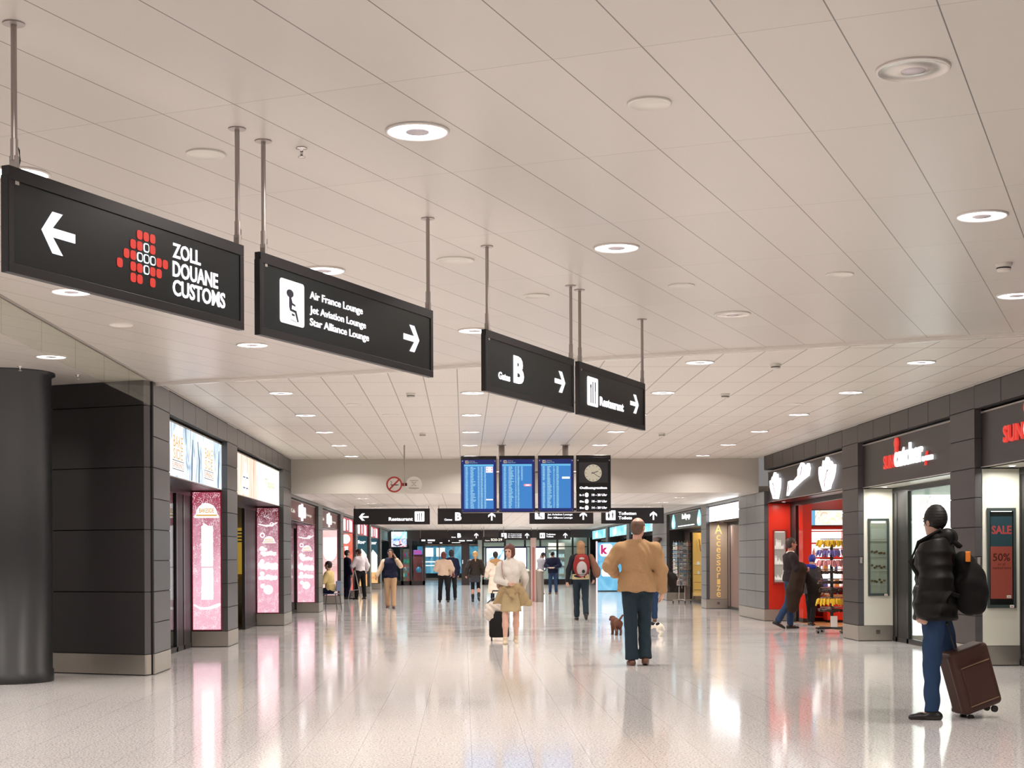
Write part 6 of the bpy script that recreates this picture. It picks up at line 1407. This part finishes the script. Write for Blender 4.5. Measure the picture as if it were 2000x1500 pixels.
# man in the puffer coat
p = human('man in black puffer coat and knit hat with blue jeans, nearest person at right', 4.145, 13.165, math.radians(68), 1.86, 0.010, lL=(3, 3, 0), lR=(-14, 10, 20), aR=((0.25, -0.08, 1.12), (0.15, -0.03, 0.87)), aL=((-0.27, -0.03, 1.13), (-0.25, 0.06, 0.89)),
      turn=-0.7, skin=(0.55, 0.33, 0.25), wide=1.06, handres=0.004, curl=1.0, hair=('knit', (0.006, 0.004, 0.004)),
      clothes=[('trousers', jeans, dict(g=0.010, fold=0.006)), ('top', cloth('black_puffer_nylon', (0.005, 0.004, 0.0035), 0.5, 0.1, 30), dict(g=0.058, hem=0.82, flare=0.0, collar=0.07, ar=0.030, ribs=1, fold=0.0015, sleeve=0.9, name='puffer_coat')), ('shoes', SHB)])
hd = sculpt('hood', lambda P: sm(sm(cap(P, (-0.10, -0.10, 1.50), (0.10, -0.10, 1.50), 0.075, 0.075), cap(P, (-0.13, -0.02, 1.49), (-0.06, 0.09, 1.46), 0.045, 0.03), 0.03), cap(P, (0.13, -0.02, 1.49), (0.06, 0.09, 1.46), 0.045, 0.03), 0.03) + 0.003 * np.sin(P[0] * 60), V(-0.25, -0.25, 1.36), V(0.25, 0.2, 1.62), 0.010, MATS['black_puffer_nylon'], p)
bp = beside(p, 'backpack', 'large dark backpack with an orange tag on the man in the puffer coat', 'backpack')
def fn(P):
    r = sm(ell(P, (0.02, -0.27, 1.09), (0.165, 0.14, 0.23)), cap(P, (-0.04, -0.22, 1.32), (0.06, -0.22, 1.32), 0.065, 0.065), 0.07); r = sm(r, ell(P, (0.02, -0.34, 1.02), (0.13, 0.08, 0.15)), 0.03)
    return r + 0.004 * np.sin(P[2] * 40 + P[0] * 25)
sculpt('sack', fn, V(-0.25, -0.56, 0.80), V(0.3, -0.1, 1.5), 0.012, cloth('backpack_black', (0.006, 0.005, 0.005)), bp)
for s in (-1, 1): MB().tube([(s * 0.12, -0.20, 1.42), (s * 0.14, -0.05, 1.56), (s * 0.14, 0.12, 1.46), (s * 0.15, 0.19, 1.30), (s * 0.19, 0.08, 1.12), (s * 0.13, -0.20, 1.02)], 0.018, 8).build('strap', MATS['backpack_black'], bp, smooth=True)
MB().rbox(-0.15, -0.06, -0.285, -0.25, 1.30, 1.385, 0.01).build('orange_tag', mat('orange_plastic', (0.80, 0.22, 0.01), 0.5), bp)
# brown suitcase
t = thing('suitcase', 'brown wheeled suitcase tilted behind the man in the puffer coat', 'suitcase', (4.57, 13.28, 0.045), math.radians(14)); TL = Matrix.Rotation(-math.radians(17), 4, 'Y')
M_case = mat('brown_nylon', (0.055, 0.018, 0.012), 0.6, noise=0.15, nscale=80, bump=0.2)
def fn(P):
    x, z = rot2(math.radians(-17), P[0], P[2] - 0.0); q = (x, P[1], z); bx = V(0.20, 0.115, 0.285); r_ = 0.045
    ax, ay, az = np.abs(q[0]) - bx[0] + r_, np.abs(q[1]) - bx[1] + r_, np.abs(q[2] - 0.32) - bx[2] + r_
    d = np.sqrt(np.maximum(ax, 0) ** 2 + np.maximum(ay, 0) ** 2 + np.maximum(az, 0) ** 2) + np.minimum(np.maximum(ax, np.maximum(ay, az)), 0) - r_
    px_, pz_ = np.abs(q[0]) - 0.14, np.abs(q[2] - 0.28) - 0.17; f_ = np.maximum(np.maximum(px_, pz_), -(q[1] + 0.145)) ; f_ = np.maximum(f_, q[1] + 0.09)
    return sm(d, f_, 0.02)
def cs(P): return fn((P[0], P[1], P[2]))
sculpt('shell', cs, V(-0.42, -0.18, -0.06), V(0.35, 0.18, 0.75), 0.009, M_case, t)
MT_ = Matrix.Rotation(-math.radians(17), 4, 'Y')
b = MB()
for y in (-0.055, 0.055): b.tube([MT_ @ Vector((-0.10, y, 0.58)), MT_ @ Vector((-0.10, y, 0.86))], 0.007, 8)
b.tube([MT_ @ Vector((-0.10, -0.07, 0.86)), MT_ @ Vector((-0.10, 0.07, 0.86))], 0.014, 10); b.build('pull_handle', M_rubber, t)
b = MB(); b.tube([MT_ @ Vector((0.208, 0.0, 0.25)), MT_ @ Vector((0.235, 0, 0.29)), MT_ @ Vector((0.235, 0, 0.39)), MT_ @ Vector((0.208, 0, 0.43))], 0.009, 8); b.build('side_handle', M_rubber, t)
b = MB()
for z in (0.11, 0.46): b.tube([MT_ @ Vector((-0.145, -0.147, z)), MT_ @ Vector((0.145, -0.147, z))], 0.004, 6)
b.tube([MT_ @ Vector((-0.196, -0.06, 0.08)), MT_ @ Vector((-0.196, -0.06, 0.56))], 0.005, 6); b.build('zips', mat('zip_tan', (0.25, 0.14, 0.08), 0.4), t)
for x, y in ((-0.12, -0.06), (-0.12, 0.06), (0.13, -0.06), (0.13, 0.06)):
    q = MT_ @ Vector((x, y, 0.03)); MB().tube([(q.x, q.y - 0.012, q.z - 0.035 + (0 if x < 0 else 0)), (q.x, q.y + 0.012, q.z - 0.035)], 0.03, 14).build('wheel', M_rubber, t)
# trolley of the woman
t = thing('trolley_case', 'black trolley case behind the woman in white', 'suitcase', (0.60, 26.0, 0)); b = MB(); b.box(-0.17, 0.17, -0.11, 0.11, 0.06, 0.50); b.build('shell', cloth('black_case_cloth', (0.014, 0.013, 0.014)), t, 0.035)
b = MB()
for s in (-1, 1): b.tube([(s * 0.11, 0.09, 0.5), (s * 0.11, 0.02, 0.86)], 0.008, 8)
b.tube([(-0.11, 0.02, 0.86), (0.11, 0.02, 0.86)], 0.013, 8); b.build('pull_handle', M_rubber, t)
for s in (-1, 1): MB().tube([(s * 0.13 - 0.012, -0.05, 0.035), (s * 0.13 + 0.012, -0.05, 0.035)], 0.035, 14).build('wheel', M_rubber, t)
t = thing('soft_bag', 'crumpled whitish soft bag riding on the trolley case', 'bag', (0.55, 26.0, 0.49))
sculpt('pouch', lambda P: sm(ell(P, (0, 0, 0.10), (0.19, 0.11, 0.10)), ell(P, (-0.12, -0.08, -0.02), (0.09, 0.07, 0.12)), 0.04) + 0.006 * np.sin(P[0] * 50 + P[2] * 60), V(-0.3, -0.2, -0.16), V(0.26, 0.18, 0.25), 0.011, cloth('offwhite_cotton', (0.62, 0.55, 0.48)), t)
MB().tube([(-0.15, -0.02, 0.16), (-0.05, -0.04, 0.25), (0.1, -0.02, 0.17)], 0.012, 8).build('handle', SHB, t)
# man carrying coats
p = human('man with white collar and dark sweater carrying coats by the red shop', 6.454, 29.65, math.radians(-82), 1.80, 0.014, lL=(3, 3, 1), lR=(-12, 20, 1), aL=((-0.24, 0.02, 1.16), (-0.12, 0.24, 1.16)), aR=((0.25, 0.03, 1.15), (0.16, 0.24, 1.15)), skin=(0.50, 0.24, 0.17), hair=('short', (0.045, 0.025, 0.02)),
      clothes=[('trousers', jeans, {}), ('top', cloth('dark_brown_knit', (0.022, 0.014, 0.016)), dict(g=0.02, hem=0.92, ar=0.01, name='sweater')), ('top', cloth('white_shirt', (0.75, 0.66, 0.6)), dict(g=0.006, hem=1.0, sleeve=0, collar=0.05, name='shirt')), ('shoes', SHB)])
furm = cloth('dark_brown_fur', (0.030, 0.018, 0.012), 0.95, 0.8, 120, 0.3)
c1 = beside(p, 'coat', 'long dark brown fur coat hanging over the arm of the man by the red shop', 'coat')
sculpt('coat_body', lambda P: sm(cap(P, (0.20, 0.10, 1.16), (0.22, -0.02, 0.72), 0.13, 0.15), cap(P, (0.22, -0.02, 0.72), (0.24, -0.06, 0.42), 0.15, 0.11), 0.05) + 0.010 * np.sin(P[0] * 40 + P[2] * 22) * np.sin(P[1] * 38), V(-0.05, -0.32, 0.24), V(0.5, 0.34, 1.38), 0.014, furm, c1)
sculpt('sleeve', lambda P: cap(P, (0.12, 0.22, 1.15), (0.14, 0.16, 0.70), 0.06, 0.045), V(0, 0.02, 0.6), V(0.26, 0.36, 1.26), 0.014, furm, c1)
c2 = beside(p, 'coat', 'second black coat held in front by the man by the red shop', 'coat')
sculpt('coat_body', lambda P: sm(cap(P, (-0.05, 0.30, 1.06), (-0.02, 0.50, 0.78), 0.08, 0.13), cap(P, (-0.02, 0.50, 0.78), (0.0, 0.42, 0.50), 0.14, 0.10), 0.05) + 0.008 * np.sin(P[0] * 40 + P[2] * 26), V(-0.25, 0.1, 0.34), V(0.22, 0.72, 1.22), 0.014, cloth('black_fur', (0.016, 0.012, 0.010), 0.95, 0.8, 120), c2)
# boy with blue hood
p = human('boy in blue cap and dark grey clothes in front of the red shop shelves', 7.20, 31.10, math.radians(-40), 1.46, 0.014, lL=(8, 4, 0), lR=(-8, 8, 0), skin=(0.52, 0.3, 0.22), hair=('knit', (0.02, 0.03, 0.30)), nod=0.2,
      clothes=[('trousers', blackc, {}), ('top', cloth('charcoal_cloth', (0.045, 0.04, 0.045)), dict(g=0.025, hem=0.80, ar=0.012, flare=0.02)), ('shoes', SHB)])
sculpt('blue_hood', lambda P: sm(cap(P, (-0.12, -0.06, 1.45), (0.10, -0.06, 1.45), 0.07, 0.06), ell(P, (-0.16, 0.0, 1.38), (0.08, 0.08, 0.09)), 0.03), V(-0.3, -0.2, 1.25), V(0.25, 0.12, 1.6), 0.013, cloth('royal_blue_cloth', (0.02, 0.03, 0.28)), p)
# man on the phone
p = human('man in navy vest and khaki trousers walking with a phone at his ear', -2.09, 43.07, PI, 1.70, 0.017, lL=(9, 5, 0), lR=(-7, 12, 0), aL=((-0.30, 0.07, 1.25), (-0.135, 0.06, 1.53)), aR=((0.29, 0.02, 1.17), (0.40, 0.12, 0.95)), turn=0.15, skin=(0.55, 0.30, 0.22), handres=0.006, hair=('short', (0.02, 0.012, 0.01)), wide=1.05,
      clothes=[('trousers', cloth('khaki_cotton', (0.52, 0.34, 0.20)), dict(bell=0.01)), ('top', cloth('cream_sleeve', (0.66, 0.50, 0.36)), dict(g=0.012, hem=0.95, ar=0.012, name='shirt')), ('top', navy, dict(g=0.026, hem=0.90, sleeve=0, collar=0.03, name='vest')), ('shoes', SHO)])
q = beside(p, 'mobile_phone', 'dark phone held to the ear of the man in the navy vest', 'phone'); MB().box(-0.108, -0.092, 0.03, 0.075, 1.55, 1.66).build('body', M_rubber, q, 0.004)
# man in white shirt
human('man in white shirt and black trousers standing by the coral red light box', -3.60, 52.6, math.radians(38), 1.77, 0.018, lL=(3, 2, 4), lR=(-3, 2, 4), aL=((-0.25, 0.08, 1.17), (-0.16, 0.27, 1.10)), aR=((0.26, -0.06, 1.15), (0.30, 0.06, 0.95)), nod=0.3, turn=0.4, skin=(0.5, 0.26, 0.18), hair=('short', (0.03, 0.012, 0.012)),
      clothes=[('trousers', blackc, dict(g=0.016)), ('top', cloth('white_cotton', (0.78, 0.72, 0.76)), dict(g=0.022, hem=0.98, ar=0.016, sleeve=0.8, collar=0.03, name='shirt')), ('shoes', SHB)])
# seated person
ST_ = thing('cafe_chair', 'steel legged chair with blue grey seat under the person in yellow', 'chair', (-3.70, 42.1, 0), math.radians(76))
MB().box(-0.20, 0.20, -0.21, 0.20, 0.43, 0.455).build('seat', mat('blue_grey_plastic', (0.10, 0.14, 0.24), 0.4), ST_, 0.01); MB().box(-0.20, 0.20, -0.24, -0.215, 0.52, 0.80).build('backrest', MATS['blue_grey_plastic'], ST_, 0.01)
for x in (-0.18, 0.18):
    for y in (-0.2, 0.18): MB().tube([(x, y, 0.44), (x * 1.1, y * 1.25, 0.0)], 0.015, 8).build('leg', mat('dark_steel', (0.16, 0.17, 0.20), 0.4, 0.5), ST_)
    MB().tube([(x, -0.21, 0.44), (x, -0.235, 0.80)], 0.010, 8).build('back_post', M_chrome, ST_)
human('seated person in pale yellow shirt at the second pier beyond the bulkhead', -3.70, 42.1, math.radians(76), 1.72, 0.017, lL=(80, 88, 3), lR=(76, 86, 3), lean=0.12, sit=0.555, aL=((-0.24, 0.10, 1.18), (-0.16, 0.34, 1.14)), aR=((0.25, 0.08, 1.17), (0.17, 0.32, 1.12)), skin=(0.55, 0.32, 0.24), hair=('short', (0.035, 0.012, 0.012)),
      clothes=[('trousers', navy, {}), ('top', cloth('pale_yellow_cotton', (0.78, 0.60, 0.28)), dict(g=0.02, hem=0.90, ar=0.012, sleeve=0.6, name='shirt')), ('shoes', SHB)])
human('person in navy suit half hidden by the pier left of the white shirted man', -4.10, 53.2, math.radians(-60), 1.72, 0.02, skin=(0.5, 0.3, 0.22), hair=('short', (0.02, 0.015, 0.015)),
      clothes=[('trousers', navy, {}), ('top', navy, dict(g=0.024, hem=0.84)), ('shoes', SHB)])
# woman in beige top, person behind
p = human('woman in beige blouse and black trousers with brown handbag seen from behind', -0.65, 48.7, 0, 1.62, 0.017, lL=(0, 2, 4), lR=(-3, 3, 5), aL=((-0.26, 0.05, 1.15), (-0.15, 0.22, 1.12)), aR=((0.29, -0.02, 1.16), (0.27, 0.10, 0.98)), wide=1.08, skin=(0.5, 0.3, 0.22), hair=('bob', (0.11, 0.02, 0.02)),
      clothes=[('trousers', blackc, dict(bell=0.01)), ('top', cloth('beige_blouse', (0.66, 0.50, 0.38)), dict(g=0.026, hem=0.93, ar=0.022, name='blouse')), ('shoes', SHB)])
q = beside(p, 'handbag', 'brown leather handbag hanging at the side of the woman in beige', 'handbag'); sculpt('pouch', lambda P: ell(P, (0.34, 0.0, 0.93), (0.055, 0.13, 0.09)), V(0.2, -0.2, 0.78), V(0.48, 0.2, 1.08), 0.013, mat('brown_bag', (0.14, 0.04, 0.035), 0.4), q); MB().tube([(0.33, -0.08, 1.0), (0.22, -0.03, 1.45), (0.33, 0.08, 1.0)], 0.008, 6).build('strap', MATS['brown_bag'], q)
human('person in dark clothes standing right behind the woman in beige', -0.42, 51.2, 0.3, 1.70, 0.022, skin=(0.3, 0.18, 0.14), hair=('bob', (0.015, 0.012, 0.02)), clothes=[('trousers', blackc, {}), ('top', navy, dict(g=0.024, hem=0.82)), ('shoes', SHB)])
# blonde woman
human('blonde woman with ponytail in black jacket and short dark skirt walking away', 0.37, 49.1, 0, 1.64, 0.016, lL=(4, 3, 0), lR=(-10, 24, 2), aL=((-0.28, -0.06, 1.16), (-0.32, 0.0, 0.93)), aR=((0.27, 0.0, 1.15), (0.27, 0.12, 0.95)), skin=(0.6, 0.34, 0.27), hair=('pony', (0.62, 0.36, 0.14)),
      clothes=[('skirt', cloth('dark_grey_skirt', (0.05, 0.05, 0.06)), dict(hem=0.68, flare=0.01)), ('socks', blackc), ('top', cloth('black_leather_jacket', (0.030, 0.022, 0.018), 0.45, 0.15, 30), dict(g=0.026, hem=0.90, ar=0.014, collar=0.03)), ('shoes', SHB, dict(shaft=0.25))])
# white coat
p = human('woman in long white coat with tan fur collar and dark ponytail', 1.0, 47.86, 0.1, 1.62, 0.016, lL=(2, 2, 1), lR=(-6, 10, 1), aL=((-0.26, 0.0, 1.13), (-0.30, 0.08, 0.9)), skin=(0.4, 0.24, 0.18), hair=('pony', (0.012, 0.012, 0.016)),
      clothes=[('trousers', navy, {}), ('top', cloth('white_coat_cloth', (0.86, 0.74, 0.62)), dict(g=0.030, hem=0.33, flare=0.08, ar=0.016, fold=0.008, name='coat')), ('shoes', SHB)])
sculpt('fur_collar', lambda P: sm(ell(P, (0, -0.04, 1.42), (0.23, 0.15, 0.075)), cap(P, (0, -0.12, 1.42), (0, -0.15, 1.33), 0.10, 0.06), 0.04) + 0.008 * np.sin(P[0] * 60) * np.sin(P[2] * 70 + P[1] * 50), V(-0.3, -0.28, 1.22), V(0.3, 0.2, 1.54), 0.013, cloth('tan_fur', (0.45, 0.26, 0.12), 0.95, 0.8, 120, 0.3), p)
# two men reading
human('man in grey and black top and cream trousers bending over papers', 2.98, 58.8, math.radians(-62), 1.66, 0.019, lL=(4, 2, 3), lR=(-4, 3, 3), nod=0.55, lean=0.06, aL=((-0.25, 0.10, 1.17), (-0.10, 0.33, 1.10)), aR=((0.26, 0.10, 1.17), (0.10, 0.34, 1.12)), skin=(0.42, 0.24, 0.18), hair=('short', (0.012, 0.012, 0.02)),
      clothes=[('trousers', cloth('cream_trousers', (0.72, 0.56, 0.42)), {}), ('top', cloth('light_grey_knit', (0.40, 0.40, 0.46)), dict(g=0.018, hem=0.84, ar=0.01, name='sweater')), ('shoes', SHO)])
p = human('man in dark jacket and jeans holding white papers, right of the pair', 3.46, 58.6, math.radians(168), 1.68, 0.019, lL=(1, 2, 3), lR=(-1, 2, 3), nod=0.5, lean=0.04, aL=((-0.29, 0.08, 1.16), (-0.10, 0.28, 1.08)), aR=((0.27, 0.10, 1.16), (0.12, 0.30, 1.08)), skin=(0.48, 0.26, 0.2), hair=('short', (0.02, 0.014, 0.02)), wide=1.05,
      clothes=[('trousers', jeans, {}), ('top', cloth('olive_shirt', (0.22, 0.17, 0.12)), dict(g=0.014, hem=0.95, name='shirt')), ('top', navy, dict(g=0.026, hem=0.84, ar=0.016)), ('shoes', SHO)])
q = beside(p, 'papers', 'white open papers held between the two reading men', 'papers'); MB().box(-0.13, 0.17, 0.33, 0.50, 1.06, 1.075, 0).box(-0.10, 0.10, 0.36, 0.48, 1.075, 1.085).build('sheets', M_whitep, q)
# backpacker
p = human('person with red and grey backpack, jeans and light long hair walking away', 2.66, 34.33, 0.0, 1.80, 0.014, lL=(4, 4, 0), lR=(-12, 20, -0.5), aL=((-0.27, -0.02, 1.12), (-0.30, 0.02, 0.86)), aR=((0.27, -0.03, 1.14), (0.29, 0.06, 0.92)), wide=0.95, skin=(0.6, 0.34, 0.26), hair=('long', (0.36, 0.20, 0.10)), handres=0.006,
      clothes=[('trousers', denim, dict(g=0.008, bell=0.006)), ('top', cloth('black_cotton', (0.015, 0.015, 0.022)), dict(g=0.016, hem=0.92, name='top')), ('shoes', SHB)])
bp = beside(p, 'backpack', 'red backpack with a pale grey front pocket on the person in jeans', 'backpack')
redb = cloth('red_nylon', (0.24, 0.020, 0.018), 0.6)
sculpt('sack', lambda P: sm(ell(P, (0.0, -0.22, 1.20), (0.185, 0.12, 0.25)), cap(P, (-0.07, -0.20, 1.38), (0.07, -0.20, 1.38), 0.07, 0.07), 0.05), V(-0.28, -0.42, 0.9), V(0.28, -0.04, 1.52), 0.012, redb, bp)
greyb = cloth('pale_grey_nylon', (0.42, 0.38, 0.38), 0.6)
sculpt('front_pocket', lambda P: sm(ell(P, (0.0, -0.315, 1.14), (0.115, 0.05, 0.17)), ell(P, (0, -0.30, 1.36), (0.06, 0.045, 0.028)), 0.01), V(-0.2, -0.4, 0.92), V(0.2, -0.2, 1.44), 0.010, greyb, bp)
MB().disc(0.03, 1.08, 0.035, 0.04, -0.372, -0.366, 0, 16).tube([(-0.10, -0.35, 1.02), (0, -0.372, 1.0), (0.10, -0.35, 1.02)], 0.008, 6).build('dark_trim', SHB, bp)
q = beside(p, 'tied_jumper', 'white yellow jumper tied round the waist under the red backpack', 'jumper'); sculpt('cloth_body', lambda P: np.maximum(frust(P, 0.90, 1.02, V(0, 0, 0), V(0, 0, 0), (0.195, 0.15), (0.19, 0.145)), -frust(P, 0.8, 1.1, V(0, 0, 0), V(0, 0, 0), (0.165, 0.12), (0.16, 0.115))), V(-0.24, -0.2, 0.86), V(0.24, 0.2, 1.06), 0.012, cloth('cream_yellow_knit', (0.62, 0.52, 0.30)), q)
q = beside(p, 'shoulder_bag', 'soft brown bag hanging at the right side of the backpacker', 'bag'); sculpt('pouch', lambda P: sm(cap(P, (0.22, -0.05, 1.40), (0.33, -0.06, 1.12), 0.06, 0.09), ell(P, (0.35, -0.06, 1.05), (0.08, 0.10, 0.12)), 0.05), V(0.1, -0.2, 0.88), V(0.48, 0.08, 1.5), 0.013, cloth('soft_brown', (0.22, 0.11, 0.07)), q)
q = beside(p, 'wristband', 'orange band on the left wrist of the backpacker', 'wristband'); MB().tube([(-0.295, 0.008, 0.93), (-0.302, 0.02, 0.865)], 0.042, 14).build('band', mat('orange_band', (0.85, 0.30, 0.02), 0.5), q, smooth=True)
# person behind the tan jacket man
p = human('person in black coat and jeans mostly hidden behind the tan jacket man', 4.12, 33.2, 0, 1.74, 0.016, lL=(0, 2, 0), lR=(0, 2, -1), hair=('short', (0.02, 0.015, 0.012)), aR=((0.27, -0.03, 1.14), (0.33, 0.04, 0.98)), clothes=[('trousers', jeans, {}), ('top', blackc, dict(g=0.024, hem=0.86, ar=0.012)), ('shoes', SHO)])
q = beside(p, 'coat', 'black furry coat carried by the person behind the tan jacket man', 'coat'); sculpt('coat_body', lambda P: sm(cap(P, (0.30, 0.0, 1.10), (0.46, 0.0, 0.95), 0.09, 0.12), cap(P, (0.46, 0, 0.95), (0.50, 0, 0.72), 0.12, 0.07), 0.05) + 0.008 * np.sin(P[0] * 44 + P[2] * 30), V(0.12, -0.2, 0.58), V(0.68, 0.2, 1.26), 0.014, MATS['black_fur'], q)

# ------------------------------------------------------------------ the two dogs
def dog(label, x, y, rz, s, m1, m2, patches, tail, headp, build):
    t = thing('dog', label, 'dog', (x, y, 0), rz); t.scale = (s, s, s)
    def fn(P):
        r = sm(ell(P, (0, 0.13, 0.30), (0.085, 0.13, 0.095)), ell(P, (0, -0.12, 0.29), (0.078, 0.12, 0.078)), 0.06)
        hx, hy, hz = headp
        r = sm(r, cap(P, (0, 0.20, 0.33), (hx * 0.8, hy - 0.03, hz - 0.02), 0.06, 0.045), 0.04)
        r = sm(r, ell(P, (hx, hy, hz), (0.052, 0.062, 0.052)), 0.02); r = sm(r, cap(P, (hx, hy + 0.04, hz - 0.012), (hx, hy + 0.12, hz - 0.03), 0.032, 0.02), 0.02)
        for sx in (-1, 1):
            r = sm(r, sm(cap(P, (hx + sx * 0.04, hy - 0.02, hz + 0.03), (hx + sx * 0.062, hy - 0.015, hz - 0.03), 0.018, 0.014), r, 0.005), 0.01)
            fx = sx * 0.055
            r = sm(r, cap(P, (fx, 0.17, 0.26), (fx, 0.15, 0.13), 0.035, 0.022), 0.03); r = sm(r, cap(P, (fx, 0.15, 0.13), (fx, 0.165, 0.025), 0.021, 0.018), 0.015); r = sm(r, cap(P, (fx, 0.165, 0.02), (fx, 0.195, 0.018), 0.02, 0.017), 0.01)
            r = sm(r, cap(P, (fx, -0.17, 0.27), (fx, -0.13, 0.17), 0.05, 0.032), 0.03); r = sm(r, cap(P, (fx, -0.13, 0.17), (fx, -0.215, 0.10), 0.028, 0.018), 0.015); r = sm(r, cap(P, (fx, -0.215, 0.10), (fx, -0.19, 0.022), 0.017, 0.016), 0.012); r = sm(r, cap(P, (fx, -0.19, 0.02), (fx, -0.16, 0.017), 0.018, 0.016), 0.01)
        for a, b_ in zip(tail, tail[1:]): r = sm(r, cap(P, a, b_, 0.016, 0.013), 0.012)
        return r - 0.010 + 0.003 * np.sin(P[0] * 90) * np.sin(P[1] * 80) * np.sin(P[2] * 85)
    o = sculpt('body', fn, V(-0.2, -0.42, -0.01), V(0.2, 0.45, 0.62), 0.0085, m1, t)
    if patches:
        o.data.materials.append(m2)
        for pl in o.data.polygons:
            c = pl.center
            if any((c.x - a[0]) ** 2 + (c.y - a[1]) ** 2 + (c.z - a[2]) ** 2 < a[3] ** 2 for a in patches): pl.material_index = 1
    MB().tube([(0, 0.225, 0.36), (0, 0.245, 0.31)], [0.03, 0.02], 8)
    b = MB(); hx, hy, hz = headp
    b.lathe([(0.0001, -0.012), (0.012, 0), (0.0001, 0.012)], (hx, hy + 0.138, hz - 0.022), 10)
    for sx in (-1, 1): b.lathe([(0.0001, -0.008), (0.008, 0), (0.0001, 0.008)], (hx + sx * 0.024, hy + 0.052, hz + 0.012), 8)
    b.build('nose_and_eyes', M_rubber, t); return t
furb = cloth('brown_dog_fur', (0.13, 0.055, 0.035), 0.9, 0.5, 150, 0.3); furw = cloth('white_dog_fur', (0.80, 0.74, 0.64), 0.9, 0.5, 150, 0.1); furk = cloth('black_dog_fur', (0.012, 0.012, 0.02), 0.9, 0.5, 150, 0.2)
dog('small brown dog with raised tail seen from behind near the tan jacket man', 2.80, 27.72, 0.15, 0.78, furb, None, [], [(0, -0.22, 0.32), (0.03, -0.27, 0.40), (0.08, -0.27, 0.47)], (-0.02, 0.30, 0.38), 0)
dog('small white dog with black patches right of the tan jacket man', 3.43, 27.2, math.radians(62), 0.66, furw, furk, [(-0.05, 0.02, 0.37, 0.075), (0.05, -0.20, 0.36, 0.065), (-0.06, -0.13, 0.34, 0.06), (0.0, 0.3, 0.33, 0.09), (0.06, 0.12, 0.36, 0.06)], [(0, -0.22, 0.31), (0, -0.27, 0.25), (0.01, -0.29, 0.18)], (0.0, 0.34, 0.30), 0)

# ------------------------------------------------------------------ pieces of a part hang under that part (reparent)
SUBS = [('hanging_sign', ('face', 'housing'), ('arrow', 'lettering', 'gate_letter', 'red_dots', 'outlined_cross', 'pictogram_panel', 'seated_figure', 'cutlery', 'two_figures', 'glowing_marks', 'small_white_marks')),
        ('flight_board', ('screen',), ('screen_header', 'timetable_rows', 'white_field', 'pink_marks')), ('clock_board', ('clock_face',), ('hour_marks', 'hour_hand', 'minute_hand')),
        ('round_sign_pair', ('hotspot_disc',), ('lettering', 'wireless_mark')), ('light_box', ('picture',), ('dome_emblem', 'lettering', 'underline', 'white_swoosh', 'white_print', 'tall_white_lettering_block', 'white_disc_print', 'fine_print', 'white_circle', 'vertical_lettering', 'white_mountain', 'orange_foreground')),
        ('shop_fascia', ('face',), ('white_arch', 'lettering', 'rules', 'bottle_shadow_print', 'striped_picture', 'white_label', 'label_text', 'glowing_mark', 'white_figures', 'red_lettering', 'red_sun_disc', 'white_lettering', 'small_white_lettering', 'red_stroke', 'glowing_hand', 'dark_red_lines', 'slanted_glowing_script', 'glowing_drop', 'drop_centre', 'thin_glowing_line', 'glowing_blob')),
        ('pier_panel', ('panel',), ('letter',)), ('poster_case', ('back_panel',), ()), ('light_pillar', ('blue_picture',), ('lettering', 'white_shapes'))]
base = lambda o: o.name.split('.')[0]
kids = {}
for o in bpy.data.objects:
    if o.parent: kids.setdefault(o.parent.name, []).append(o)
for o in [o for o in bpy.data.objects if not o.parent and o.get('category')]:
    for nm, hosts, subs in SUBS:
        if base(o) != nm: continue
        ch = kids.get(o.name, []); host = None
        for h_ in hosts:
            host = host or next((c_ for c_ in ch if base(c_) == h_), None)
        for c_ in ch:
            if host and base(c_) in subs: c_.parent = host
